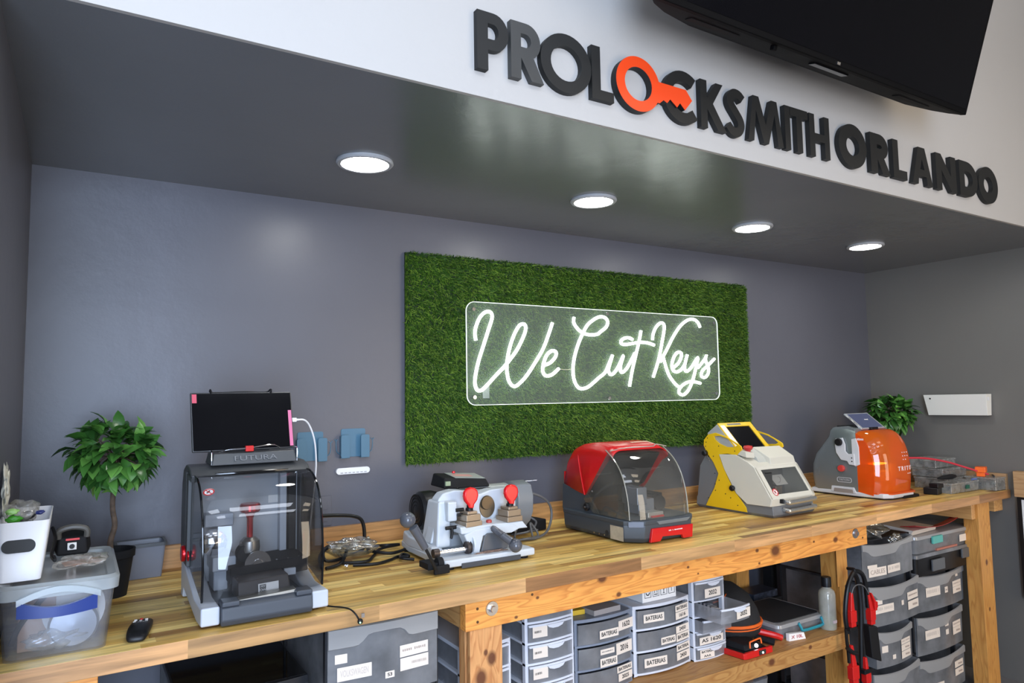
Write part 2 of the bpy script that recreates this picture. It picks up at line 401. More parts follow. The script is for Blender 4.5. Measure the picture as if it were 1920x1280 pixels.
def mk(name, g, mat, parent=None, bevel=0.0, seg=2, angle=35, label=None, cat=None, group=None, kind=None, solid=0.0, sub=0, recalc=True):
    if isinstance(g, G):
        me = bpy.data.meshes.new(name); me.from_pydata(g.v, [], g.f); me.update()
        if any(g.m): me.polygons.foreach_set('material_index', g.m)
        if recalc:
            bm = bmesh.new(); bm.from_mesh(me); bmesh.ops.recalc_face_normals(bm, faces=bm.faces); bm.to_mesh(me); bm.free()
    else: me = g; me.name = name
    for m in (mat if isinstance(mat, (list, tuple)) else [mat]): me.materials.append(m)
    me.shade_smooth()
    me.set_sharp_from_angle(angle=math.radians(angle))
    o = bpy.data.objects.new(name, me); COL.objects.link(o)
    if parent is not None:
        o.parent = parent
        if parent in WORLD: o.matrix_parent_inverse = Matrix.Translation(-WORLD[parent])
    elif kind != 'structure':
        co = np.empty(len(me.vertices) * 3); me.vertices.foreach_get('co', co); co = co.reshape(-1, 3)
        base = Vector(((co[:, 0].min() + co[:, 0].max()) / 2, (co[:, 1].min() + co[:, 1].max()) / 2, co[:, 2].min()))
        if not getattr(mat, 'name', '').startswith(('worktop', 'pine', 'backsplash')):
            me.transform(Matrix.Translation(-base)); o.location = base; WORLD[o] = base
    if solid: 
        s = o.modifiers.new('solid', 'SOLIDIFY'); s.thickness = solid; s.offset = 0
    if bevel > 0:
        b = o.modifiers.new('bevel', 'BEVEL'); b.width = bevel; b.segments = seg; b.limit_method = 'ANGLE'; b.angle_limit = math.radians(30); b.harden_normals = True
    if sub:
        b = o.modifiers.new('sub', 'SUBSURF'); b.levels = sub; b.render_levels = sub
    _tags(o, label, cat, group, kind); return o
def text_mesh(s, size, thick=0.0004, align='CENTER', bold=0.0, space=1.0):
    cu = bpy.data.curves.new('t', 'FONT'); cu.body = s; cu.size = size; cu.extrude = thick; cu.align_x = align; cu.align_y = 'CENTER'; cu.offset = bold; cu.space_character = space
    ob = bpy.data.objects.new('t', cu); COL.objects.link(ob)
    me = bpy.data.meshes.new_from_object(ob)
    bpy.data.objects.remove(ob); bpy.data.curves.remove(cu)
    return me
def put_text(s, size, loc, mat, parent, yaw=0.0, tilt=PI / 2, name='lettering', thick=0.0004, bold=0.0, width=None, rot=None, space=1.0):
    me = text_mesh(s, size, thick, bold=bold, space=space)
    if width:
        xs = [v.co.x for v in me.vertices]
        if xs and max(xs) > min(xs):
            k = width / (max(xs) - min(xs)); me.transform(Matrix.Diagonal((k, 1, 1, 1)))
    R = (rot if rot is not None else Matrix.Rotation(yaw, 4, 'Z') @ Matrix.Rotation(tilt, 4, 'X'))
    me.transform(Matrix.Translation(loc) @ R)
    me.name = name; me.materials.append(mat)
    o = bpy.data.objects.new(name, me); COL.objects.link(o)
    if parent is not None:
        o.parent = parent
        if parent in WORLD: o.matrix_parent_inverse = Matrix.Translation(-WORLD[parent])
    return o
def put_marks(w, h, loc, mat, parent, yaw=0.0, tilt=PI / 2, rot=None, n=8, name='small_print'):
    # a line of print too small to read
    g = G(); q = -w / 2; rs = random.Random(int(w * 1e5) + n)
    step = w / n
    for i in range(n):
        if rs.random() < .12 and 0 < i < n - 1: continue
        a = q + i * step + step * .12; b = a + step * rs.uniform(.55, .78); k = h / 2 * rs.uniform(.75, 1)
        g.quad((a, -k, 0), (b, -k, 0), (b, k, 0), (a, k, 0))
    R = (rot if rot is not None else Matrix.Rotation(yaw, 4, 'Z') @ Matrix.Rotation(tilt, 4, 'X')); M = Matrix.Translation(loc) @ R
    g.v = [tuple(M @ Vector(p)) for p in g.v]
    return mk(name, g, mat, parent, recalc=False)
def struct(name, g, mat, **k): return mk(name, g, mat, kind='structure', **k)
# ================================================================= THE SETTING
struct('floor', G().box(ROOM_X0, W + 0.1, ROOM_Y0, 0.1, FLOOR - 0.1, FLOOR), M_FLOOR)
struct('wall_back', G().box(-0.1, W + 0.1, 0, 0.12, FLOOR, HS + 0.05), M_WALL)
struct('wall_left', G().box(-0.12, 0, -DS, 0.0, FLOOR, HS), M_WALL)
struct('wall_left_front', G().box(ROOM_X0, -0.12, -DS, -DS + 0.12, FLOOR, CEIL), M_WHITE)
struct('wall_right', G().box(W, W + 0.12, ROOM_Y0, 0.0, FLOOR, CEIL), wall_mat('wall_paint_right', (0.158, 0.150, 0.136), 0.5))
struct('ceiling_soffit', G().box(0, W, -DS + 0.012, 0.0, HS, HS + 0.05), M_SOFFIT)
struct('wall_fascia', G().box(-0.12, W, -DS, -DS + 0.012, HS, CEIL), M_WHITE)
struct('ceiling', G().box(ROOM_X0, W + 0.1, ROOM_Y0, 0.0, CEIL, CEIL + 0.1), M_CEIL)
struct('wall_far_left', G().box(ROOM_X0 - 0.1, ROOM_X0, ROOM_Y0, -DS, FLOOR, CEIL), M_WHITE)
struct('wall_front', G().box(ROOM_X0, W + 0.1, ROOM_Y0 - 0.1, ROOM_Y0, FLOOR, CEIL), M_WHITE)

# room ceiling light panels (they hang over the shop floor and light the fascia and the bench)
E_COOL = emis('panel_cool', PANEL_COOL, PANEL_STRENGTH); E_WARM = emis('panel_warm', PANEL_WARM, PANEL_STRENGTH * 0.6)
for i, (x, y, cool) in enumerate(((-1.0, -3.1, 1), (1.1, -3.1, 1), (3.2, -3.1, 0), (-0.6, -4.3, 1), (1.6, -4.3, 1), (3.6, -4.3, 0))):
    t = thing('ceiling_light', ('cool' if cool else 'warm') + ' white ceiling light panel over the shop floor, ' + ('nearer the sign wall' if y > -3.5 else 'farther from the sign wall'), 'light', (x, y, CEIL - 0.03), 'ceiling light panels')
    mk('frame', shape_mesh([rect_loop(x - 0.62, x + 0.62, y - 0.32, y + 0.32), rect_loop(x - 0.59, x + 0.59, y - 0.29, y + 0.29)], 0.03, 'xy', CEIL - 0.03), M_WHITEP, t)
    mk('diffuser', G().box(x - 0.59, x + 0.59, y - 0.29, y + 0.29, CEIL - 0.022, CEIL - 0.016), E_COOL if cool else E_WARM, t)

# recessed downlights in the soffit
E_DOWN = emis('downlight_glow', (1.0, 0.985, 0.93), DOWNLIGHT_STRENGTH)
M_RING = pm('downlight_trim', (0.42, 0.43, 0.45), 0.35)
for x, lab in ((0.911, 'first round downlight from the left in the soffit, largest in view'), (1.841, 'second round downlight from the left in the soffit, above the grass panel'),
               (2.765, 'third round downlight from the left in the soffit, below the middle of the sign'), (3.648, 'fourth round downlight in the soffit, nearest the right wall')):
    y = -0.527
    t = thing('downlight', 'round recessed ' + lab if 0 else lab, 'light', (x, y, HS - 0.01), 'downlights in the soffit')
    mk('trim_ring', G().lathe([(0.090, 0.0), (0.091, -0.006), (0.086, -0.011), (0.076, -0.011), (0.073, -0.006), (0.073, 0.0)], (x, y, HS), n=48, caps=False), M_RING, t)
    mk('diffuser', G().lathe([(0.0735, -0.001), (0.0735, -0.007), (0.07, -0.009)], (x, y, HS), n=48), E_DOWN, t)

# ================================================================= WORKBENCH
bench = thing('workbench', 'long butcher block workbench on orange pine frame along the back wall', 'workbench', (W / 2, -0.4, FLOOR))
g = G().hexa([(0.003, fy(0), -WT), (W - 0.003, fy(W), -WT), (W - 0.003, -0.003, -WT), (0.003, -0.003, -WT), (0.003, fy(0), 0), (W - 0.003, fy(W), 0), (W - 0.003, -0.003, 0), (0.003, -0.003, 0)])
me_top = mk('worktop', g, [M_TOP, M_EDGE], bench, bevel=0.0015, label='pale tan butcher block slab of glued staves')
for p in me_top.data.polygons:
    if p.normal.y < -0.9: p.material_index = 1
mk('backsplash', G().box(0.003, W - 0.022, -0.024, -0.002, 0, 0.075), M_SPLASH, bench, bevel=0.001)
mk('backsplash', G().box(W - 0.022, W - 0.002, -0.755, -0.026, 0.0, 0.085), pine('pine_side_splash', 'Y', light=(.50, .31, .15), dark=(.38, .2, .09), knots=(), seed=6), bench, bevel=0.001)
def fbox(x0, x1, d0, d1, z0, z1):   # follows the front edge
    return G().hexa([(x0, fy(x0, d0), z0), (x1, fy(x1, d0), z0), (x1, fy(x1, d1), z0), (x0, fy(x0, d1), z0), (x0, fy(x0, d0), z1), (x1, fy(x1, d0), z1), (x1, fy(x1, d1), z1), (x0, fy(x0, d1), z1)])
ZH = -WT - 0.089
hd = mk('front_rail', fbox(1.125, 3.165, 0.030, 0.066, ZH, -WT - 0.0005), M_PINE, bench, bevel=0.002)
for x, z in ((1.214, -0.079), (3.075, -0.075)):
    y = fy(x, 0.030)
    mk('bolt', G().lathe([(0.0, -0.0145), (0.009, -0.0145), (0.0105, -0.012), (0.0105, -0.004)], (x, y, z), 'y', n=6).lathe([(0.0205, -0.0035), (0.0215, -0.002), (0.0215, 0.001)], (x, y, z), 'y', n=32), M_STEEL, hd)
for x, z in ((1.165, -0.072), (1.165, -0.110), (1.36, -0.062), (3.13, -0.10)):
    mk('screw', G().lathe([(0.0, -0.001), (0.0042, -0.001), (0.0042, 0.001)], (x, fy(x, 0.030), z), 'y', n=14), pm('screw_dark', (0.12, 0.06, 0.03), 0.4, 0.5), hd)
mk('side_rail', G().box(1.128, 1.166, fy(1.13, 0.068), -0.07, ZH, -WT - 0.0005), pine('pine_siderail', 'Y', knots=(), seed=2), bench, bevel=0.002)
mk('side_rail', G().box(3.125, 3.163, fy(3.13, 0.068), -0.07, ZH, -WT - 0.0005), MATS['pine_siderail'], bench, bevel=0.002)
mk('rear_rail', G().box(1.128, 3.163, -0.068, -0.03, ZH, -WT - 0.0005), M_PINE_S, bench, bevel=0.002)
mk('leg', G().box(1.142, 1.252, fy(1.2, 0.036), fy(1.2, 0.052), FLOOR, ZH - 0.0005).box(1.142, 1.252, fy(1.2, 0.068), fy(1.2, 0.106), FLOOR, -WT - 0.001), M_PINE_L, bench, bevel=0.0015)
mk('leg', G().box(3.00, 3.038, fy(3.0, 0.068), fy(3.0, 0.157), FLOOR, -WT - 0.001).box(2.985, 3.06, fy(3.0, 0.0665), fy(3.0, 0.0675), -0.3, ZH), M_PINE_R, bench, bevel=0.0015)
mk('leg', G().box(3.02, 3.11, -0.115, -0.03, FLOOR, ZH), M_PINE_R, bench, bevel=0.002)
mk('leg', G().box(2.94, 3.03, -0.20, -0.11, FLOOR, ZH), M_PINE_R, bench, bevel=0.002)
mk('leg', G().box(1.15, 1.24, -0.115, -0.03, FLOOR, ZH), M_PINE_L, bench, bevel=0.002)
mk('front_rail', fbox(0.004, 0.20, 0.050, 0.088, ZH, -WT - 0.0005), M_PINE, bench, bevel=0.002)
mk('leg', G().box(0.01, 0.12, -0.72, -0.68, FLOOR, ZH), M_PINE_L, bench, bevel=0.002)
# right-hand end
mk('leg', G().box(4.185, 4.305, -0.735, -0.66, FLOOR, -WT - 0.001), M_PINE_R, bench, bevel=0.002)
mk('side_rail', G().box(4.146, 4.184, -0.722, -0.05, ZH, -WT - 0.0005), MATS['pine_siderail'], bench, bevel=0.002)
mk('ledger', G().box(W - 0.095, W - 0.003, -0.72, -0.05, -0.115, -WT - 0.0005), MATS['pine_siderail'], bench, bevel=0.002)
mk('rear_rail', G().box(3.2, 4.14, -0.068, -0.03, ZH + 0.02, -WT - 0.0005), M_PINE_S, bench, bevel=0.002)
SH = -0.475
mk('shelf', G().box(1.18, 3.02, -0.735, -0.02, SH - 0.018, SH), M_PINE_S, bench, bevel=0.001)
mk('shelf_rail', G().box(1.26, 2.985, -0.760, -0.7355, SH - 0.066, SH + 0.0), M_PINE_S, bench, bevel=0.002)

# a second board starts on the right wall past the bench end
mk('side_worktop_end', G().box(W - 0.05, W - 0.003, -1.25, -0.80, -0.03, 0.105), MATS['pine_side_splash'], None, bevel=0.002, label='end of a second wooden counter on the right wall past the bench', cat='counter')
wb = thing('whiteboard', 'white board in black frame hanging below the counter on right wall', 'board', (W - 0.02, -1.0, -0.56))
mk('panel', G().box(W - 0.025, W - 0.012, -1.30, -0.818, -0.55, -0.045), M_PAPERW, wb)
mk('frame', shape_mesh([rect_loop(-1.31, -0.803, -0.565, -0.035), rect_loop(-1.295, -0.822, -0.545, -0.045)], 0.026, 'yz', W - 0.029), M_BLACK, wb)
g = G()
for k, (y, z) in enumerate(((-0.845, -0.12), (-0.85, -0.15), (-0.86, -0.2), (-0.85, -0.28))):
    pts = [(W - 0.0262, y - 0.004 * i, z + 0.010 * math.sin(i * 2.1 + k)) for i in range(8)]
    g.tube(pts, 0.0012, 5, 3)
mk('handwriting', g, M_INK, wb)

# ================================================================= FASCIA SIGN LETTERS
M_LET = pm('letter_black', (0.008, 0.0082, 0.0078), 0.6, var=0.12, scale=14)
M_ORANGE = pm('letter_orange', (0.86, 0.062, 0.008), 0.45)
LZ = 1.375; LH = 0.1537; LY0 = -DS - 0.0185
def letter(name, loops, x, lab, mat=None, mesh=None):
    lp = [[(x + a, LZ + b) for a, b in l] for l in loops]
    mk(name, shape_mesh(lp, 0.018, 'xz', LY0), mat or M_LET, None, angle=40, label=lab, cat='sign letter', group='letters of the shop sign on the white fascia')
h = LH
def L_P(w, t): return [[(0, 0), (t, 0), (t, .054), (w * .52, .054)] + arc(w * .52, (h + .054) / 2, w * .48, (h - .054) / 2, -90, 90, 14) + [(0, h)],
                       [(t, .054 + t * .95), (w * .5, .054 + t * .95)] + arc(w * .5, (h + .054) / 2, w * .5 - t * .95, (h - .054) / 2 - t * .95, -90, 90, 12) + [(t, h - t * .95)]]
def L_R(w, t, d=0.058):
    return [[(0, 0), (t, 0), (t, d), (w - t * 1.05, 0), (w + .006, 0), (w * .74, d + .004)] + arc(w * .5, (h + d) / 2, w * .46, (h - d) / 2, -62, 90, 14) + [(0, h)],
            [(t, d + t * .95), (w * .46, d + t * .95)] + arc(w * .48, (h + d) / 2, w * .48 - t * .95, max(.008, (h - d) / 2 - t * .95), -90, 90, 12) + [(t, h - t * .95)]]
def L_O(w, t): return [arc(w / 2, h / 2, w / 2, h / 2 + .006, 0, 351, 39), arc(w / 2, h / 2, w / 2 - t, h / 2 + .006 - t, 0, 348, 29)]
def L_L(w, t): return [[(0, 0), (w, 0), (w, t * .92), (t, t * .92), (t, h), (0, h)]]
def L_K(w, t): return [[(0, 0), (t, 0), (t, .062), (w - t * 1.22, 0), (w + .003, 0), (w * .50, .083), (w - .008, h), (w - .008 - t * 1.1, h), (t, .098), (t, h), (0, h)]]
def L_M(w, t): return [[(0, 0), (t * .9, 0), (w * .235, .105), (w * .43, 0), (w * .57, 0), (w * .765, .105), (w - t * .9, 0), (w, 0), (w * .84, h), (w * .68, h), (w * .5, .062), (w * .32, h), (w * .16, h)]]
def L_I(w, t): return [[(0, 0), (t, 0), (t, h), (0, h)]]
def L_T(w, t): c = w / 2; return [[(c - t / 2, 0), (c + t / 2, 0), (c + t / 2, h - t), (w, h - t), (w, h), (0, h), (0, h - t), (c - t / 2, h - t)]]
def L_H(w, t): return [[(0, 0), (t, 0), (t, .057), (w - t, .057), (w - t, 0), (w, 0), (w, h), (w - t, h), (w - t, .057 + t), (t, .057 + t), (t, h), (0, h)]]
def L_A(w, t): return [[(0, 0), (t, 0), (w * .5 - .028 , .034), (w * .5 + .028, .034), (w - t, 0), (w, 0), (w * .5 + .024, h), (w * .5 - .024, h)], [(w * .5 - .016, .062), (w * .5 + .016, .062), (w * .5, .105)]]
def L_N(w, t): return [[(0, 0), (t, 0), (t, .085), (w - t, 0), (w, 0), (w, h), (w - t, h), (w - t, .066), (t, h), (0, h)]]
def L_D(w, t): return [[(0, 0), (w * .4, 0)] + arc(w * .42, h / 2, w * .58, h / 2, -90, 90, 18) + [(0, h)], [(t, t), (w * .4, t)] + arc(w * .42, h / 2, w * .58 - t, h / 2 - t, -90, 90, 14) + [(t, h - t)]]
T1, T2 = .031, .044
letter('letter_p', L_P(.092, T1), 0.9769, 'black letter P, first letter of the sign')
letter('letter_r', L_R(.096, T1), 1.0763, 'black letter R beside the first P, grey reflection put into its colour', pm('letter_black_sheen', (0.045, 0.045, 0.043), 0.5, var=0.1, scale=14))  # lighter grey paints a reflection onto this black letter
letter('letter_o', L_O(.170, .033), 1.1688, 'black round letter O between the first R and L')
letter('letter_l', L_L(.078, T1), 1.3406, 'black letter L just left of the orange key')
C_ = [(x - 1.60, z - LZ) for x, z in arc(1.688, LZ + h / 2, .067, .0655, 50, 314, 26)]
letter('letter_c', [stroke_loop(C_, .034)], 1.6068, 'black letter C behind the shaft of the orange key')
letter('letter_k', L_K(.110, .029), 1.7676, 'black letter K right of the orange key')
S_ = [(.088, .125), (.070, .138), (.046, .1385), (.030, .120), (.034, .100), (.054, .077), (.073, .054), (.077, .033), (.062, .013), (.038, .012), (.016, .030)]
S_ = [(p.x, p.y) for p in smooth_path([(a, b, 0) for a, b in S_], 4)]
letter('letter_s', [stroke_loop(S_, .030)], 1.8741, 'black letter S between K and M')
letter('letter_m', L_M(.176, .030), 1.9846, 'black letter M in the middle of the sign')
letter('letter_i', L_I(.028, .028), 2.1725, 'black letter I, a plain upright bar right of M')
letter('letter_t', L_T(.095, .030), 2.2026, 'black letter T between I and H')
letter('letter_h', L_H(.113, .029), 2.3061, 'black letter H ending the first long word')
letter('letter_o', L_O(.172, .046), 2.4729, 'bold black O starting the second word of the sign')
letter('letter_r', L_R(.122, T2, .055), 2.6708, 'bold black R in the second word')
letter('letter_l', L_L(.094, .038), 2.8205, 'bold black L between R and A in the second word')
letter('letter_a', L_A(.150, .042), 2.9531, 'bold black letter A in the second word')
letter('letter_n', L_N(.158, .042), 3.1340, 'bold black letter N in the second word')
letter('letter_d', L_D(.152, .042), 3.3208, 'bold black D before the final O')
letter('letter_o', L_O(.172, .046), 3.4816, 'bold black O, last letter of the sign at far right')
# orange key: ring with a toothed shaft, standing proud of the C
ring_o = arc(1.500, 1.4445, .083, .081, 17, 330, 44)
key = ring_o + [(x, z) for x, z in ((1.581, 1.404), (1.597, 1.417), (1.611, 1.411), (1.624, 1.425), (1.651, 1.406), (1.664, 1.422), (1.684, 1.404), (1.715, 1.439), (1.690, 1.468))]
K_ = 1.0047
key = [(x * K_ - .0007, z * K_ - .0026) for x, z in key]; hole = [(x * K_ - .0007, z * K_ - .0026) for x, z in arc(1.500, 1.4445, .052, .050, 0, 350, 36)]
kb_ = mk('key_letter', shape_mesh([key, hole], 0.0235, 'xz', LY0 - 0.006), M_LET, None, label='bright orange faced key shape standing in for the second O of the sign', cat='sign letter', group='letters of the shop sign on the white fascia')
kf = mk('orange_face', shape_mesh([key, hole], 0.0015, 'xz', LY0 - 0.0076), M_ORANGE, None, label='bright orange face')
del kf['label']; kf['label'] = 'bright orange face'; _w = kf.matrix_basis.copy(); kf.parent = kb_; kf.matrix_parent_inverse = Matrix.Translation(-kb_.location)

# ================================================================= TELEVISION above the sign
M_TVB = pm('tv_black', (0.003, 0.003, 0.0035), 0.55, spec=0.06)
tv = thing('television', 'large black flat television tilted forward above the sign letters', 'television', (2.12, -DS - 0.2, 1.55))
TX0, TX1 = 1.36, 2.885
tl = math.radians(17)
def tvp(x, d, u):   # d: depth behind the screen, u: height up the screen
    return (x, -1.402 + d * math.cos(tl) - u * math.sin(tl), 1.549 + u * math.cos(tl) + d * math.sin(tl))
H = 0.87
def tvbox(x0, x1, d0, d1, u0, u1):
    return G().hexa([tvp(x0, d0, u0), tvp(x1, d0, u0), tvp(x1, d1, u0), tvp(x0, d1, u0), tvp(x0, d0, u1), tvp(x1, d0, u1), tvp(x1, d1, u1), tvp(x0, d1, u1)])
mk('screen', tvbox(TX0 + .014, TX1 - .014, -0.0010, 0.004, .018, H - .012), M_SCREEN, tv)
mk('bezel', tvbox(TX0, TX1, 0.0, 0.022, 0, H), M_TVB, tv, bevel=0.003)
rings = []
for d, ins, rr in ((0.021, 0.002, .004), (0.045, 0.03, .006), (0.075, 0.09, .008), (0.105, 0.21, .010)):
    rings.append([tvp(x, d, u) for x, u in rect_loop(TX0 + ins, TX1 - ins, .001, H - ins, rr, 3)])
bs = mk('back_shell', G().rings(rings), M_TVB, tv)
sp_ = mk('speaker_grille', tvbox(TX0 + .17, TX0 + .36, 0.045, 0.070, -0.001, 0.006), M_BLACKM, tv)
mk('speaker_grille', tvbox(TX1 - .36, TX1 - .17, 0.045, 0.070, -0.001, 0.006), M_BLACKM, tv)
mk('sensor', tvbox(1.84, 1.855, 0.02, 0.035, -0.012, 0.004), M_TVB, tv, bevel=0.002)
mk('control_panel', tvbox(2.05, 2.22, 0.035, 0.06, -0.003, 0.004), M_BLACKG, tv, bevel=0.001)
mk('logo_badge', tvbox(2.105, 2.12, -0.003, 0.0, 0.004, 0.012), M_STEEL, tv)
mk('wall_bracket', G().box(1.95, 2.30, -1.33, -DS - 0.001, 1.72, 1.90), M_BLACKM, tv)
# ================================================================= ARTIFICIAL GRASS PANEL
gp = thing('grass_panel', 'rectangular artificial green grass panel on the back wall behind the neon sign', 'wall panel', (2.286, -0.01, 0.283))
GX0, GX1, GZ0, GZ1 = 1.268, 3.305, 0.290, 1.146
mk('backing', G().box(GX0, GX1, -0.012, -0.001, GZ0, GZ1), pm('turf_backing', (0.016, 0.030, 0.010), 0.9), gp)
def blades(n):
    x = RNG.uniform(GX0 + .003, GX1 - .003, n); z = RNG.uniform(GZ0 + .003, GZ1 - .003, n)
    L = RNG.uniform(0.016, 0.034, n); w = RNG.uniform(0.0010, 0.0017, n)
    az = RNG.normal(0.15 * np.sin(x * 9) + 0.2 * np.sin(z * 13 + x * 4), 0.9, n) - PI / 2   # lean direction in the wall plane, mostly down
    lean = RNG.uniform(0.35, 1.25, n)
    dx = np.cos(az) * np.sin(lean); dz = np.sin(az) * np.sin(lean); dy = -np.cos(lean)
    px, pz = -np.sin(az), np.cos(az)
    base = np.stack([x, np.full(n, -0.012), z], 1)
    mid = base + np.stack([dx * L * .42, dy * L * .62, dz * L * .42], 1)
    tip = base + np.stack([dx * L, dy * L * .85, dz * L], 1)
    side = np.stack([px * w, np.zeros(n), pz * w], 1)
    e = min(n, 5000)   # fringe: edge blades lean outward
    tip[:e, 0] += np.sign(x[:e] - 2.286) * 0; k_ = RNG.integers(0, 4, e); o_ = RNG.uniform(.002, .012, e)
    for q, (ax, val, sg) in enumerate(((0, GX0, -1), (0, GX1, 1), (2, GZ0, -1), (2, GZ1, 1))):
        m_ = np.where(k_ == q)[0]
        for arr, f_ in ((base, 0.0), (mid, .5), (tip, 1.0)): arr[m_, ax] = val - sg * .003 + sg * o_[m_] * f_
    V = np.stack([base - side, base + side, mid + side, mid - side, tip], 1).reshape(-1, 3)
    i = np.arange(n) * 5
    quads = np.stack([i, i + 1, i + 2, i + 3], 1); tris = np.stack([i + 3, i + 2, i + 4], 1)
    return V, quads, tris
def fast_mesh(name, V, quads, tris):
    me = bpy.data.meshes.new(name)
    nq, nt = len(quads), len(tris)
    me.vertices.add(len(V)); me.vertices.foreach_set('co', V.astype(np.float32).ravel())
    loops = np.concatenate([quads.ravel(), tris.ravel()])
    me.loops.add(len(loops)); me.loops.foreach_set('vertex_index', loops.astype(np.int32))
    starts = np.concatenate([np.arange(nq) * 4, nq * 4 + np.arange(nt) * 3])
    me.polygons.add(nq + nt); me.polygons.foreach_set('loop_start', starts.astype(np.int32))
    me.update(); me.validate()
    return me
def leaf_mat(name, a, b, c, scale=220, rough=0.5, trans=0.15):
    m, nt, p = _mat(name)
    tc = nt.nodes.new('ShaderNodeTexCoord'); n = nt.nodes.new('ShaderNodeTexWhiteNoise'); n.noise_dimensions = '1D'
    geo = nt.nodes.new('ShaderNodeNewGeometry')
    nt.links.new(geo.outputs['Random Per Island'], n.inputs['W'])
    r = nt.nodes.new('ShaderNodeValToRGB'); cr = r.color_ramp
    cr.elements[0].color = (*a, 1); cr.elements[1].color = (*c, 1); e = cr.elements.new(0.55); e.color = (*b, 1)
    nt.links.new(n.outputs['Value'], r.inputs['Fac'])
    n2 = nt.nodes.new('ShaderNodeTexNoise'); n2.inputs['Scale'].default_value = 9; nt.links.new(tc.outputs['Object'], n2.inputs['Vector'])
    mr = nt.nodes.new('ShaderNodeMapRange'); mr.inputs['To Min'].default_value = 0.6; mr.inputs['To Max'].default_value = 1.35; nt.links.new(n2.outputs['Fac'], mr.inputs['Value'])
    mu = nt.nodes.new('ShaderNodeMix'); mu.data_type = 'RGBA'; mu.blend_type = 'MULTIPLY'; mu.inputs[0].default_value = 1
    nt.links.new(r.outputs[0], mu.inputs[6]); nt.links.new(mr.outputs[0], mu.inputs[7]); nt.links.new(mu.outputs[2], p.inputs['Base Color'])
    p.inputs['Roughness'].default_value = rough
    MATS[name] = m
    return m
M_GRASS = leaf_mat('turf_green', (0.016, 0.055, 0.003), (0.032, 0.095, 0.006), (0.17, 0.27, 0.030), rough=0.6)
M_GRASS.node_tree.nodes['Principled BSDF'].inputs['Specular IOR Level'].default_value = 0.25
me = fast_mesh('blades', *blades(95000))
mk('blades', me, M_GRASS, gp, kind='stuff', recalc=False, angle=180)

# ================================================================= NEON SIGN
ns = thing('neon_sign', 'white glowing neon script sign We Cut Keys on clear acrylic board', 'neon sign', (2.28, -0.06, 0.515))
M_ACR = clear('clear_acrylic', (0.93, 0.96, 0.94), gloss=0.0, rough=0.04, milk=0.08, milk_col=(0.85, 0.9, 0.85), mix_hi=0.12)
ax0, ax1, az0, az1 = 1.523, 3.032, 0.517, 0.953
mk('acrylic_board', shape_mesh([rect_loop(ax0, ax1, az0, az1, .04, 8)], 0.0045, 'xz', -0.0565), M_ACR, ns)
mk('board_edge', shape_mesh([rect_loop(ax0 - .001, ax1 + .001, az0 - .001, az1 + .001, .041, 8), rect_loop(ax0 + .0014, ax1 - .0014, az0 + .0014, az1 - .0014, .0388, 8)], 0.0052, 'xz', -0.0568), emis('acrylic_edge_glow', (0.85, 1.0, 0.92), 0.55), ns, label='edge of the clear board with an added glow')  # emission stands in for neon light carried out to the rim
for x, z in ((1.556, 0.920), (2.278, 0.935), (3.0, 0.920), (1.556, 0.550), (2.278, 0.535), (3.0, 0.550)):
    mk('standoff', G().lathe([(0.0, -0.064), (0.008, -0.064), (0.009, -0.060), (0.009, -0.0568)], (x, 0, z), 'y', n=16).lathe([(0.006, -0.0518), (0.006, -0.012)], (x, 0, z), 'y', n=12), M_CHROME, ns)
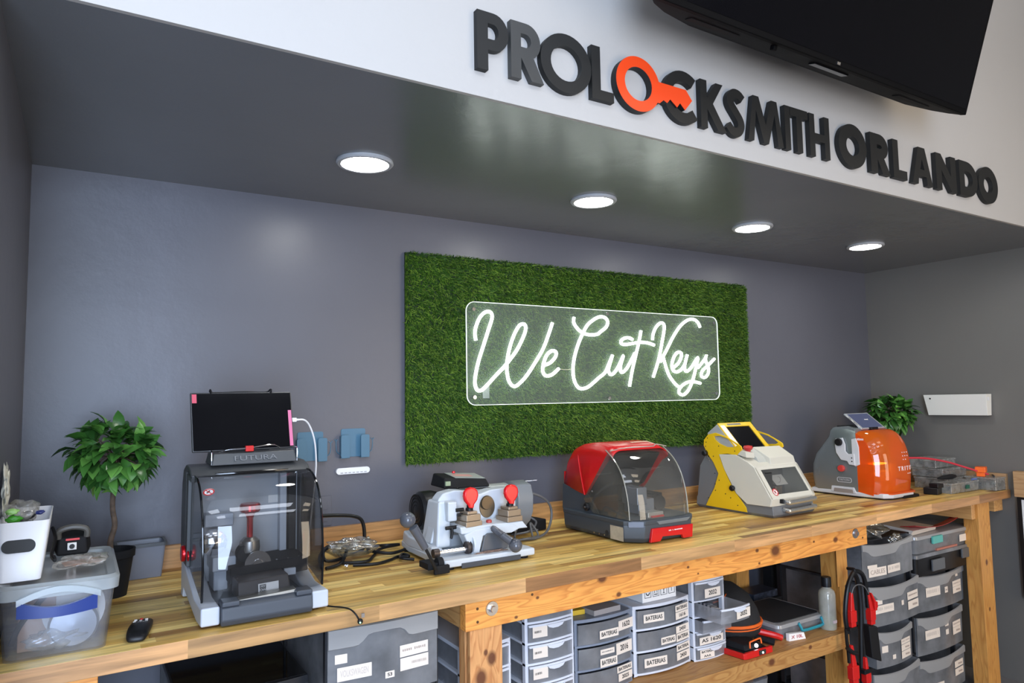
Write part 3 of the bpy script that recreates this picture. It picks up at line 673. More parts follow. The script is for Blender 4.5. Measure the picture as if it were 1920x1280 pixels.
NEON = {'w': [(1.562, 0.788), (1.558, 0.816), (1.563, 0.845), (1.582, 0.885), (1.608, 0.909), (1.629, 0.913), (1.642, 0.901), (1.640, 0.878), (1.624, 0.836), (1.599, 0.769), (1.575, 0.705), (1.560, 0.650), (1.555, 0.610), (1.563, 0.583), (1.580, 0.577), (1.603, 0.591), (1.651, 0.636), (1.708, 0.688), (1.763, 0.750), (1.800, 0.812), (1.813, 0.847), (1.808, 0.864), (1.792, 0.866), (1.774, 0.853), (1.750, 0.814), (1.727, 0.757), (1.713, 0.692), (1.714, 0.647), (1.724, 0.613), (1.746, 0.594), (1.773, 0.605), (1.815, 0.643), (1.867, 0.709), (1.905, 0.764), (1.935, 0.828), (1.956, 0.878)],
    'e': [(1.906, 0.686), (1.939, 0.698), (1.966, 0.722), (1.974, 0.742), (1.962, 0.752), (1.943, 0.749), (1.919, 0.729), (1.901, 0.686), (1.900, 0.655), (1.916, 0.640), (1.945, 0.644), (1.969, 0.659), (1.986, 0.673)],
    'c': [(2.078, 0.909), (2.076, 0.885), (2.093, 0.861), (2.122, 0.840), (2.163, 0.831), (2.211, 0.835), (2.232, 0.848), (2.267, 0.872), (2.276, 0.897), (2.261, 0.915), (2.229, 0.918), (2.198, 0.906), (2.159, 0.880), (2.133, 0.847), (2.106, 0.801), (2.084, 0.752), (2.068, 0.696), (2.066, 0.640), (2.080, 0.600), (2.104, 0.582), (2.140, 0.585), (2.176, 0.605), (2.215, 0.632), (2.252, 0.656), (2.277, 0.698), (2.300, 0.738)],
    'u': [(2.300, 0.738), (2.280, 0.690), (2.273, 0.665), (2.286, 0.646), (2.310, 0.657), (2.338, 0.690), (2.367, 0.737), (2.349, 0.694), (2.346, 0.665), (2.359, 0.657), (2.387, 0.678), (2.416, 0.716), (2.440, 0.751)],
    't': [(2.484, 0.861), (2.470, 0.811), (2.445, 0.738), (2.420, 0.666), (2.400, 0.590)],
    'tb': [(2.428, 0.816), (2.404, 0.824), (2.376, 0.821), (2.354, 0.806), (2.361, 0.793), (2.391, 0.792), (2.436, 0.799), (2.481, 0.804), (2.527, 0.802), (2.567, 0.792)],
    'k1': [(2.559, 0.818), (2.563, 0.848), (2.585, 0.884), (2.616, 0.905), (2.636, 0.899), (2.638, 0.873), (2.620, 0.806), (2.593, 0.719), (2.554, 0.634)],
    'k2': [(2.892, 0.893), (2.877, 0.918), (2.846, 0.933), (2.802, 0.926), (2.751, 0.895), (2.699, 0.839), (2.654, 0.776), (2.604, 0.710)],
    'k3': [(2.624, 0.741), (2.639, 0.693), (2.660, 0.645), (2.700, 0.601), (2.730, 0.583)],
    'e2': [(2.689, 0.680), (2.726, 0.703), (2.749, 0.734), (2.750, 0.756), (2.726, 0.760), (2.701, 0.738), (2.684, 0.702), (2.688, 0.671), (2.712, 0.660), (2.746, 0.672), (2.775, 0.703)],
    'y': [(2.793, 0.748), (2.775, 0.703), (2.771, 0.676), (2.786, 0.663), (2.821, 0.686), (2.868, 0.736), (2.852, 0.686), (2.831, 0.632), (2.797, 0.574), (2.758, 0.545), (2.728, 0.552), (2.729, 0.574), (2.767, 0.601), (2.817, 0.612), (2.880, 0.602)],
    's': [(2.865, 0.681), (2.918, 0.727), (2.932, 0.750), (2.924, 0.723), (2.942, 0.686), (2.940, 0.655), (2.913, 0.632), (2.888, 0.641), (2.899, 0.668), (2.942, 0.696), (2.990, 0.731)],
    }
NG = emis('neon_white', (0.90, 1.0, 0.90), NEON_STRENGTH)
GROUPS = (('letter_w', ('w',)), ('letter_e', ('e',)), ('letter_c', ('c',)), ('letter_u', ('u',)), ('letter_t', ('t', 'tb')), ('letter_k', ('k1', 'k2', 'k3')), ('letter_e', ('e2',)), ('letter_y', ('y',)), ('letter_s', ('s',)))
for nm, ks in GROUPS:
    g = G()
    for k in ks:
        pts = NEON[k]
        g.tube([(x, -0.0655 - (0.0004 * i / len(pts)), z) for i, (x, z) in enumerate(pts)], 0.0072, 9, 4)
    mk('neon_' + nm, g, NG, ns, angle=80)
mk('feed_wire', G().tube([(1.986, -0.058, 0.672), (2.03, -0.058, 0.668), (2.068, -0.058, 0.672)], 0.0012, 6, 3), pm('wire_cream', (0.6, 0.55, 0.4), 0.5), ns)
mk('power_sticker', G().box(1.60, 1.632, -0.0512, -0.0505, 0.545, 0.595), pm('grey_sticker', (.30, .31, .29), .6), ns)

# ================================================================= THINGS ON THE WALLS
M_TEAL = pm('steel_blue_plastic', (0.060, 0.155, 0.235), 0.42)
def phone_holder(x, z, lab):
    t = thing('phone_holder', lab, 'phone holder', (x, -0.001, z - .056), 'blue phone holders stuck on the back wall')
    mk('back_plate', shape_mesh([rect_loop(x - .048, x + .048, z - .052, z + .055, .007)], 0.003, 'xz', -0.0042), M_TEAL, t, bevel=0.0008)
    for s in (-1, 1):
        a, b = sorted((x + s * .022, x + s * .056))
        g = G()
        me = shape_mesh([rect_loop(a, b, z - .054, z + .032, .007)], 0.0035, 'xz', -0.030)
        mk('front_arm', me, M_TEAL, t, bevel=0.0008)
        side = x + s * .054
        g.box(min(side, side - s * .003), max(side, side - s * .003), -0.0285, -0.003, z - .048, z + .028)
        mk('side_wall', g, M_TEAL, t, bevel=0.0006)
        mk('foot_lip', G().box(a, b, -0.0285, -0.003, z - .055, z - .052), M_TEAL, t, bevel=0.0006)
        hx = x + s * .072
        mk('cable_hook', G().tube([(side, -0.012, z - .040), (hx - s * .004, -0.016, z - .030), (hx, -0.018, z - .01), (hx, -0.018, z + .012)], 0.0017, 6, 3).tube([(hx - .006, -0.018, z + .018), (hx, -0.018, z + .010), (hx + .006, -0.018, z + .018)], 0.0017, 6, 2), M_TEAL, t)
phone_holder(0.710 * 1.25, 0.304 * 1.25 - .004, 'left blue plastic phone holder on the back wall behind the white cable')
phone_holder(0.842 * 1.25, 0.306 * 1.25, 'right blue plastic phone holder on the back wall above the white strip')
ks = thing('cable_strip', 'white capsule shaped cable organiser strip stuck on wall below phone holder', 'cable organiser', (1.05, -0.001, 0.268))
mk('body', shape_mesh([rect_loop(.984, 1.116, 0.266, 0.290, .0118, 8)], 0.012, 'xz', -0.0125), M_WHITEP, ks, bevel=0.0025, seg=3)
mk('slots', (lambda g: [g.box(1.000 + i * .0155, 1.010 + i * .0155, -0.0131, -0.0124, 0.2695, 0.273) for i in range(7)] and g)(G()), pm('slot_grey', (0.35, 0.35, 0.36), 0.6), ks)
ol = thing('wall_outlet', 'dark wall outlet plate just right of the smoked hood machine', 'outlet', (.935, -0.001, 0.086))
mk('cover_plate', G().box(.899, .969, -0.006, -0.0005, 0.080, 0.190), M_WALL, ol, bevel=0.002)
mk('socket', G().box(.917, .951, -0.0085, -0.0062, 0.140, 0.172).box(.917, .951, -0.0085, -0.0062, 0.096, 0.128), M_WALL, ol, bevel=0.002)
# white tray on the right wall
cd = thing('wall_tray', 'white plastic tray mounted on the right wall above clear organiser boxes', 'wall tray', (W - 0.03, -0.535, 0.398))
def tray_pt(y, z, d): return (W - d, y, z)
ya, yb = -0.366, -0.703
g = G()
o_t = [(W - 0.004, ya, .519), (W - .066, ya + .004, .519), (W - .066, yb - .0, .521), (W - .004, yb, .521)]
o_b = [(W - 0.004, ya - .012, .400), (W - .050, ya - .012, .400), (W - .050, yb + .006, .402), (W - .004, yb + .006, .402)]
i_t = [(W - 0.007, ya - .004, .519), (W - .063, ya - .003, .519), (W - .063, yb + .003, .521), (W - .007, yb + .003, .521)]
i_b = [(W - 0.007, ya - .014, .404), (W - .047, ya - .014, .404), (W - .047, yb + .01, .406), (W - .007, yb + .01, .406)]
g.rings([o_b, o_t, i_t, i_b])
mk('tray_body', g, pm('cream_white_plastic', (0.78, 0.76, 0.70), 0.4), cd, bevel=0.003)
mk('adhesive_tab', G().box(W - .055, W - .035, yb - .002, yb + .0, .485, .505), M_WHITEP, cd, bevel=0.001)
mk('screw_hole', G().lathe([(0, 0.0), (.005, 0.0), (.005, .001)], (W - .0674, ya - .035, .497), 'x', n=14), M_INK, cd)

# rag on the left wall
M_BAG = clear('clear_film', (0.90, 0.90, 0.89), gloss=0.10, rough=0.12, milk=0.30, milk_col=(0.8, 0.78, 0.72), noise=0.22, nscale=28, mix_hi=0.75)
def crumple(c, r, amp=0.25, sub=4, seed=1, fl=1.0):
    """wrinkled bag-like closed surface"""
    bm = bmesh.new(); bmesh.ops.create_icosphere(bm, subdivisions=sub, radius=1)
    rs = random.Random(seed); ph = [(rs.uniform(-4, 4), rs.uniform(-4, 4), rs.uniform(-4, 4), rs.uniform(0, 6)) for _ in range(10)]
    for v in bm.verts:
        p = v.co; k = 1
        for i, (a, b, c_, d) in enumerate(ph): k += amp / 5 * (1 - 2 * abs(math.sin(a * p.x + b * p.y + c_ * p.z + d)))
        z = p.z * k
        if z < 0: z *= fl
        v.co = (c[0] + p.x * r[0] * k, c[1] + p.y * r[1] * k, c[2] + z * r[2])
    me = bpy.data.meshes.new('bag'); bm.to_mesh(me); bm.free(); return me
hb = crumple((0.010, -0.655, 0.36), (0.008, 0.055, 0.065), 0.5, 4, 5)
mk('hanging_bag', hb, pm('cream_film', (0.62, 0.60, 0.50), 0.35, var=0.3, scale=40), None, label='crumpled cream plastic bag hanging on the left wall above white basket', cat='bag', angle=180)

# ================================================================= TOPIARY PLANTS
M_LEAF = leaf_mat('leaf_green', (0.022, 0.075, 0.014), (0.050, 0.165, 0.026), (0.14, 0.34, 0.06), rough=0.30)
M_BARK = pm('bark', (0.10, 0.065, 0.042), 0.85, var=0.4, scale=60, bump=0.8, bscale=90)
def leaf(V, F, p, d, up, L, w):
    d = d.normalized(); s = d.cross(up); s = s.normalized() if s.length > 1e-4 else Vector((1, 0, 0)); n = s.cross(d)
    prof = ((0, .06), (.16, .55), (.40, 1.0), (.66, .82), (.86, .40), (1.0, .02))
    o = len(V)
    for t, k in prof:
        c = p + d * L * t - n * (-L * .10 * math.sin(PI * t)) - n * L * .22 * t * t
        for q in (-1, 0, 1): V.append(tuple(c + s * (w * k * q) + n * (abs(q) * w * .28 * k)))
    for i in range(len(prof) - 1):
        for j in range(2):
            a = o + i * 3 + j; F.append([a, a + 1, a + 4, a + 3])
def topiary(name, lab, x, y, zc, r, pot_r, n, seed, trunk_top=None, sq=.88, leafL=.046):
    rs = random.Random(seed)
    t = thing(name, lab, 'potted plant', (x, y, 0), 'topiary plants in black pots on the worktop')
    pot = mk('pot', G().lathe([(pot_r * .72, 0.0), (pot_r * .98, .108), (pot_r * 1.06, .110), (pot_r * 1.08, .131), (pot_r * .98, .131), (pot_r * .90, .105), (0.001, .105)], (x, y, 0), n=40), M_BLACKM, t)
    mk('soil', G().lathe([(0, .106), (pot_r * .90, .106)], (x, y, 0), n=20, caps=False), pm('soil', (0.03, 0.02, 0.014), 0.95, var=.4, scale=80), pot)
    mk('trunk', G().tube([(x, y, .10), (x - .005, y, .15), (x + .005, y, .20), (x - .002, y, .26), (x + .004, y, zc)], lambda u: .0085 - .002 * u, 9, 5), M_BARK, t)
    V, F = [], []; B = G()
    for i in range(n):
        zz = 1 - 2 * (i + .5) / n; a = i * 2.39996 + rs.uniform(-.3, .3)
        q = math.sqrt(1 - zz * zz); d = Vector((q * math.cos(a), q * math.sin(a), zz))
        rad = r * rs.uniform(.62, 1.0)
        if d.z < -.55: rad *= .85
        p = Vector((x, y, zc)) + Vector((d.x, d.y, d.z * sq)) * rad * .80
        if i % 3 == 0: B.tube([(x, y, zc - .01), tuple((Vector((x, y, zc)) + p) / 2 + Vector((0, 0, .006))), tuple(p)], .0016, 5, 2)
        for k in range(4):
            dd = (d * 0.75 + Vector((rs.uniform(-1, 1), rs.uniform(-1, 1), rs.uniform(-.9, .6))) * .8)
            up = Vector((rs.uniform(-.4, .4), rs.uniform(-.4, .4), 1)) + d * .6
            leaf(V, F, p, dd, up, leafL * rs.uniform(.75, 1.25), leafL * .31 * rs.uniform(.85, 1.2))
    me = bpy.data.meshes.new('foliage'); me.from_pydata(V, [], F)
    mk('foliage', me, M_LEAF, t, recalc=False, angle=180)
    mk('branch', B, M_BARK, t)
topiary('topiary_plant', 'round topiary bush in black pot beside the clear storage box', 0.240, -0.285, 0.398, 0.122, 0.056, 82, 3, leafL=.056)
topiary('topiary_plant', 'round topiary bush in the far right corner behind the orange machine', 4.285, -0.235, 0.405, 0.150, 0.055, 85, 9, sq=.80, leafL=.064)

# ================================================================= LEFT END OF THE WORKTOP
M_TUB = clear('clear_polypropylene', (0.90, 0.91, 0.93), gloss=0.07, rough=0.12, milk=0.10, milk_col=(0.72, 0.75, 0.82), noise=0.06, nscale=7, mix_hi=0.6)
M_LID = clear('milky_lid', (0.86, 0.90, 0.92), gloss=0.10, rough=0.15, milk=0.62, milk_col=(0.74, 0.80, 0.82), mix_hi=0.6)
sb = thing('storage_box', 'clear plastic storage box with blue handle on left end of worktop', 'storage box', (0.115, -0.60, 0))
def rr3(x0, x1, y0, y1, z, r=.02): return [(a, b, z) for a, b in rect_loop(x0, x1, y0, y1, r, 5)]
mk('tub', G().rings([rr3(.022, .214, -.770, -.43, .001), rr3(.012, .228, -.784, -.412, .138), rr3(.016, .224, -.780, -.416, .138), rr3(.026, .210, -.766, -.434, .005)]), M_TUB, sb)
def arched(x0, x1, y, z):  # lid rim bulging upward over the handle
    n = 14; return [(x0 + (x1 - x0) * i / n, y, z + .020 * math.sin(PI * i / n)) for i in range(n + 1)]
mk('lid', G().rings([rr3(.006, .236, -.792, -.404, .134, .026), rr3(.004, .238, -.795, -.402, .158, .028), rr3(.012, .230, -.786, -.410, .165, .024), rr3(.03, .214, -.768, -.428, .161, .02), rr3(.033, .211, -.765, -.431, .155, .02)], cap0=False), M_LID, sb, bevel=0.0)
g = G(); fr = arched(.045, .20, -.7975, .128)
g.rings([[(p[0], -.7965, p[2] - .004), (p[0], -.7965, p[2] + .010), (p[0], -.803, p[2] + .009), (p[0], -.803, p[2] - .004)] for p in fr])
mk('lid_rib', g, M_LID, sb)
g = G(); n = 14; R1 = []
for i in range(n + 1):
    u = i / n; x = .046 + .148 * u; dip = .013 * math.sin(PI * u); y = -.802 - .006 * math.sin(PI * u)
    R1.append([(x, y, .099 - dip * .4), (x, y, .132 - dip * 1.3), (x, y + .012, .132 - dip * 1.3), (x, y + .012, .126 - dip * 1.3), (x, y + .003, .122 - dip * 1.3), (x, y + .003, .099 - dip * .4)])
g.rings(R1)
mk('handle', g, pm('royal_blue_plastic', (0.008, 0.030, 0.19), 0.35), sb, label='royal blue clip handle')
# things inside it
mk('tape_roll', G().lathe([(.040, -.02), (.062, -.02), (.062, .02), (.040, .02)], (0.150, -.70, .085), 'y', n=36).move(lambda x, y, z: (x, y + (z - .08) * .25, z)), pm('cream_tape', (0.62, 0.60, 0.56), 0.5), None, label='roll of pale tape standing inside the clear storage box', cat='tape')
mk('cardboard_box', G().box(.045, .115, -.72, -.50, .006, .120), pm('cardboard', (0.42, 0.26, 0.17), 0.8), None, bevel=0.002, label='small brown cardboard box inside the clear storage box', cat='box')
mk('plastic_bag', crumple((0.115, -.735, .030), (.072, .022, .024), .35, 4, 8), M_BAG, None, label='crumpled clear bag at the bottom front of the clear storage box', cat='bag', angle=180)
mk('metal_dish', G().lathe([(.001, 0), (.045, .004), (.05, .012), (.048, .012), (.043, .006)], (.150, -.748, .055), 'y', n=30), pm('dull_metal', (.42, .44, .48), .35, .7), None, label='shallow grey metal dish leaning inside the clear storage box', cat='dish')
mk('black_strap', G().tube([(.035, -.745, .03), (.05, -.74, .07), (.085, -.735, .115), (.10, -.73, .13)], .006, 6, 4), M_BLACKM, None, label='black strap curled inside left side of the clear storage box', cat='strap')
# white basket on the lid
wbk = thing('basket', 'white plastic basket with oval grip hole standing on storage box lid', 'basket', (0.045, -0.63, 0.166))
B0 = .1665
mk('basket_body', G().rings([rr3(.006, .0845, -.745, -.50, B0, .012), rr3(.003, .098, -.752, -.49, B0 + .128, .014)], cap1=False, cap0=True), M_WHITEP, wbk, solid=0.0025)
# grip slot is not cut: a dark plate stands in for its shaded opening
mk('grip_slot_shade', shape_mesh([rect_loop(.012, .074, B0 + .062, B0 + .090, .0135, 8)], 0.0016, 'xz', -.7520), M_INK, wbk, label='dark oval plate standing in for the shaded grip opening')
for i, (x, z, r_, c, l) in enumerate(((.030, B0 + .128, .018, (0.05, 0.30, 0.02), 'bright green wrapped part at the left of the white basket'), (.052, B0 + .132, .017, (0.03, 0.03, 0.035), 'round black part lying on top in the white basket'), (.026, B0 + .145, .014, (0.30, 0.55, 0.16), 'pale green wrapped part on top in the white basket'), (.077, B0 + .135, .010, (0.02, 0.03, 0.14), 'dark blue cap at the right of the white basket'))):
    mk('wrapped_part', crumple((x, -.70 + .03 * (i % 2), z), (r_, r_ * .8, r_ * .6), .25, 3, 20 + i), pm('part_%d' % i, c, .35), None, label=l, cat='part', angle=180)
mk('plastic_bag', crumple((.042, -.655, B0 + .140), (.040, .045, .030), .30, 4, 2), M_BAG, None, label='clear bag bulging out of the top of the white basket', cat='bag', angle=180)
mk('part_pile', crumple((.045, -.63, B0 + .07), (.036, .10, .055), .3, 4, 12), pm('parts_dark', (.06, .07, .06), .5, var=.6, scale=50), None, label='pile of dark and green small parts filling the white basket', cat='parts', kind='stuff', angle=180)
# bag and scanner on the lid
mk('plastic_bag', crumple((0.160, -.675, .181), (.060, .060, .016), .45, 5, 31, fl=.5), M_BAG, None, label='crinkled clear bag with flat tan card lying on storage box lid', cat='bag', angle=180)
mk('tan_card', G().box(.125, .20, -.705, -.655, .179, .182, rot=.15), pm('tan_card', (.40, .20, .12), .7), None, label='flat reddish tan card wrapped inside the crinkled clear bag', cat='card')
sc = thing('radio_unit', 'black handheld electronic unit with carry handle behind the crinkled bag', 'device', (.145, -.44, .166))
mk('body', G().hexa([(.108, -.50, .166), (.178, -.50, .166), (.186, -.40, .166), (.100, -.40, .166), (.112, -.492, .210), (.174, -.492, .210), (.180, -.41, .226), (.106, -.41, .226)]), M_BLACKM, sc, bevel=.006, seg=3)
mk('carry_handle', G().tube([(.112, -.488, .208), (.114, -.492, .228), (.143, -.494, .236), (.172, -.492, .228), (.174, -.488, .208)], .0075, 8, 4), pm('warm_grey_plastic', (.085, .08, .07), .45), sc)
mk('button_panel', G().box(.132, .152, -.506, -.5015, .180, .198), M_PAPERW, sc, bevel=.001)
mk('dial', G().lathe([(0, -.5085), (.006, -.5085), (.006, -.5062)], (.142, 0, .189), 'y', n=16), M_INK, sc)
mk('red_badge', G().box(.128, .158, -.5005, -.498, .203, .208), M_RED, sc)
mk('coiled_lead', G().tube([(.098, -.47, .235), (.106, -.52, .215), (.100, -.55, .18), (.108, -.58, .172), (.104, -.52, .171)], .004, 7, 5), M_CABLE, None, label='black lead drooping between white basket and black handheld unit', cat='cable')
# grey bin
gb = thing('storage_bin', 'small grey plastic bin against the backsplash right of the black pot', 'bin', (.33, -.08, 0))
mk('bin_body', G().rings([rr3(.268, .386, -.120, -.040, .001, .008), rr3(.258, .396, -.130, -.030, .106, .010), rr3(.262, .392, -.126, -.034, .106, .010), rr3(.272, .382, -.116, -.044, .005, .008)]), pm('grey_translucent', (.19, .20, .235), .4), gb)
mk('rim', shape_mesh([rect_loop(.254, .400, -.134, -.026, .012), rect_loop(.262, .392, -.126, -.034, .009)], .010, 'xy', .099), pm('dark_grey_rim', (.07, .075, .08), .45), gb, bevel=.001)
# remote fob
rf = thing('remote_control', 'small black remote control lying at the worktop edge left of the first machine', 'remote', (.285, -.70, 0))
g = G(); cs = []
for u, w_, hgt in ((0, .018, .006), (.08, .023, .012), (.35, .026, .014), (.5, .026, .021), (.85, .024, .022), (.97, .020, .016), (1.0, .016, .008)):
    yy = .085 - u * .170
    cs.append([(a * w_, yy, z * hgt) for a, z in ((-1, .25), (-.85, 0), (.85, 0), (1, .25), (1, .6), (.8, .95), (0, 1), (-.8, .95), (-1, .6))])
ca, sa = math.cos(-.17), math.sin(-.17)
g.rings(cs).move(lambda x, y, z: (0.287 + x * ca - y * sa, -.690 + x * sa + y * ca, z + .001))
mk('case', g, M_BLACK, rf, sub=1, angle=60)
for i, (dx, dy, c) in enumerate(((0, .062, M_RED), (-.012, .056, M_PAPERW), (.012, .056, M_PAPERW), (0, .046, M_PAPERW), (-.013, .042, M_PAPERW), (.013, .042, M_PAPERW))):
    x, y = .284 + dx * ca - dy * sa, -.690 + dx * sa + dy * ca
    mk('button', G().lathe([(0, .0148), (.0024, .0148), (.0028, .012)], (x, y, 0), n=10, sx=1.4), c, rf)
x, y = .287 - .022 * sa, -.690 + .022 * ca
put_marks(.030, .004, (x, y, .0178), pm('grey_ink', (.4, .4, .42), .5), rf, yaw=-.17, tilt=.10)
# ================================================================= KEY MACHINE 1: dark machine with smoked hood and tablet
M_LGREY = pm('light_grey_abs', (0.50, 0.53, 0.58), 0.40)
M_CHAR = pm('charcoal_abs', (0.055, 0.058, 0.060), 0.42)
M_SLATE = pm('slate_drawer', (0.050, 0.058, 0.072), 0.45)
M_SMOKE = clear('smoked_acrylic', (0.58, 0.585, 0.59), gloss=0.06, rough=0.02, milk=0.03, milk_col=(0.3, 0.3, 0.32), mix_hi=0.42)
M_REDAL = pm('red_anodised', (0.52, 0.010, 0.014), 0.22, 0.6)
f1 = thing('key_machine', 'charcoal key cutting machine with smoked hood, light grey base and tablet on top', 'key machine', (.57, -.59, 0), 'key cutting machines on the worktop')
# base: two light grey cheeks and a floor
X0, X1 = .410, .722
yb0 = [(-.775, .008), (-.775, .052), (-.655, .050), (-.44, .105), (-.395, .105), (-.395, .002), (-.43, .002), (-.445, .030), (-.60, .014), (-.70, .003)]
for a, b in ((X0, X0 + .044), (X1 - .044, X1)):
    mk('base_cheek', G().prism(yb0, 'x', a, b), M_LGREY, f1, bevel=.005, seg=3, label='light grey base side')
mk('base_plate', G().box(X0 + .044, X1 - .044, -.745, -.40, .012, .040), M_CHAR, f1, bevel=.002)
yd = [(-.782, .004), (-.790, .018), (-.786, .047), (-.772, .056), (-.735, .058), (-.735, .004)]
dr = mk('front_drawer', G().prism(yd, 'x', X0 + .045, X1 - .045), M_SLATE, f1, bevel=.004, seg=3, label='dark slate front drawer')
for a_, b_ in ((X0 + .046, X0 + .088), (X1 - .088, X1 - .046)): mk('drawer_shoulder', G().box(a_, b_, -.789, -.740, .050, .063), M_SLATE, dr, bevel=.004)
# rear body with domed top
prof = [(-.388, .100), (-.388, .25), (-.398, .32), (-.425, .360), (-.47, .375), (-.52, .374), (-.560, .364), (-.582, .350)]
inner = [(-.574, .345), (-.54, .356), (-.51, .362), (-.477, .355), (-.475, .10)]
body = mk('rear_body', G().prism(prof + inner, 'x', X0 - .002, X1 + .004), M_CHAR, f1, bevel=.010, seg=4)
mk('side_frame', G().prism([(-.475, .10), (-.485, .352), (-.582, .348), (-.574, .334), (-.520, .337), (-.505, .10)], 'x', X0 - .001, X0 + .010), M_CHAR, f1, bevel=.002)
mk('side_frame', G().prism([(-.475, .10), (-.485, .352), (-.582, .348), (-.574, .334), (-.520, .337), (-.505, .10)], 'x', X1 - .008, X1 + .003), M_CHAR, f1, bevel=.002)
mk('back_panel', G().box(X0 + .012, X1 - .010, -.490, -.476, .05, .350), pm('inner_grey', (.50, .515, .54), .5), f1)
mk('interior_post', G().box(.655, .675, -.520, -.491, .06, .34), M_LGREY, f1, bevel=.003)
mk('interior_post', G().box(.68, .702, -.520, -.491, .06, .34), M_BLACKM, f1, bevel=.003)
# smoked hood: curved front and two side windows
hp = smooth_path([(-.578, .352, 0), (-.645, .347, 0), (-.702, .315, 0), (-.736, .262, 0), (-.752, .19, 0), (-.756, .12, 0), (-.750, .056, 0)], 5)
g = G(); N = 14; ringsH = []
for p in hp:
    row = []
    for i in range(N + 1):
        u = i / N; e = abs(u - .5) * 2
        x = X0 + .010 + (X1 - X0 - .016) * u; row.append((x, p.x + .020 * e ** 5, p.y))
    ringsH.append(row)
g.rings(ringsH, closed=False, cap0=False, cap1=False)
hood = mk('smoked_hood', g, M_SMOKE, f1, label='curved smoked transparent hood')
for x in (X0 + .008, X1 - .005):
    side = [(p.x + .021, p.y) for p in hp] + [(-.45, .108), (-.500, .345)]
    mk('side_window', G().prism(side, 'x', x - .001, x + .001), M_SMOKE, f1)
    mk('hood_edge', G().tube([(x, p.x + .018, p.y) for p in hp], .0028, 7, 1), M_BLACKG, hood)
mk('hood_edge', G().tube([(X0 + .010, -.562, .350), (X0 + .1, -.580, .353), (X1 - .1, -.580, .353), (X1 - .006, -.562, .350)], .0035, 7, 4), M_BLACKG, hood)
for s, x in ((-1, X0 - .004), (1, X1 + .006)):
    mk('pivot_knob', G().lathe([(0, 0), (.020, .001), (.022, .004), (.022, .010), (.015, .012)], (x - (.008 if s < 0 else .004), -.475, .132), 'x', n=28), M_REDAL, f1)
    mk('pivot_ring', G().lathe([(.008, 0), (.014, .001), (.014, .004)], (x + (.004 if s < 0 else -.006), -.51, .130), 'x', n=24), M_REDAL, f1)
# works inside
mk('clamp_handle', G().lathe([(0, 0), (.024, 0), (.027, .004), (.027, .019), (.024, .023), (0, .023)], (.556, -.60, .247), n=30).lathe([(.008, 0), (.0085, .05), (.012, .06), (.016, .068)], (.556, -.60, .180), n=20), M_REDAL, f1)
mk('clamp_block', G().lathe([(0, 0), (.026, 0), (.028, .01), (.026, .030), (.015, .040)], (.556, -.60, .140), n=12), pm('brushed_steel', (.45, .43, .40), .35, .9), f1, bevel=.001)
mk('cutter_head', G().lathe([(.0, -.02), (.024, -.02), (.026, 0), (.024, .016), (0, .018)], (.545, -.60, .138), 'y', n=30), M_BLACKM, f1)
mk('cutting_wheel', G().lathe([(0, -.006), (.012, -.006), (.0125, -.004), (.034, -.003), (.034, .001), (0, .001)], (.571, -.632, .112), 'y', n=40), M_CHROME, f1)
mk('motor_disc', G().lathe([(0, -.014), (.010, -.012), (.022, -.010), (.034, -.002), (.035, .010), (0, .010)], (.470, -.565, .168), 'y', n=40), M_CHROME, f1)
mk('motor_housing', G().box(.450, .525, -.54, -.491, .205, .240).box(.462, .522, -.60, -.50, .096, .134).box(.468, .505, -.58, -.50, .042, .098), M_LGREY, f1, bevel=.004)
mk('carriage_table', G().hexa([(.500, -.640, .066), (.705, -.640, .078), (.705, -.50, .078), (.500, -.50, .066), (.500, -.640, .110), (.700, -.640, .118), (.700, -.50, .118), (.500, -.50, .110)]), M_BLACKM, f1, bevel=.003)
for i in range(5): mk('screw', G().lathe([(0, .002), (.003, .002), (.003, 0)], (.56 + .03 * i, -.636, .1135 + .001 * i), n=10), M_CHROME, f1)
mk('carriage_front', G().hexa([(.504, -.728, .044), (.636, -.728, .050), (.636, -.64, .050), (.504, -.64, .044), (.504, -.716, .088), (.632, -.716, .094), (.632, -.64, .094), (.504, -.64, .088)]), pm('brown_anodised', (.055, .045, .040), .4), f1, bevel=.004)
mk('chip_tray', G().rings([[(.496, -.735, .060), (.640, -.735, .066), (.640, -.765, .064), (.496, -.765, .058)], [(.498, -.737, .054), (.638, -.737, .060), (.638, -.768, .056), (.498, -.768, .050)]]), pm('tray_metal', (.35, .34, .31), .3, .9), f1, bevel=.002)
st = mk('maker_sticker', G().hexa([(.553, -.7295, .0575), (.604, -.7295, .0595), (.604, -.729, .0595), (.553, -.729, .0575), (.553, -.7265, .080), (.604, -.7265, .082), (.604, -.7255, .082), (.553, -.7255, .080)]), M_PAPERW, f1, label='white sticker with dark square mark')
mk('sticker_mark', G().hexa([(.556, -.7302, .0600), (.572, -.7302, .0606), (.572, -.730, .0606), (.556, -.730, .0600), (.556, -.7278, .0775), (.572, -.7278, .0781), (.572, -.7275, .0781), (.556, -.7275, .0775)]), pm('mark_grey', (.09, .09, .09), .6), st)
put_text('MY', .0085, (.564, -.7303, .0735), M_PAPERW, st, tilt=PI / 2 - .06); put_text('OW', .0085, (.564, -.7310, .0650), M_PAPERW, st, tilt=PI / 2 - .06)
mk('grey_gauge', G().box(.637, .668, -.652, -.642, .074, .092), M_LGREY, f1, bevel=.001)
mk('white_notice', G().box(.628, .672, -.4925, -.4905, .252, .274), M_PAPERW, f1)
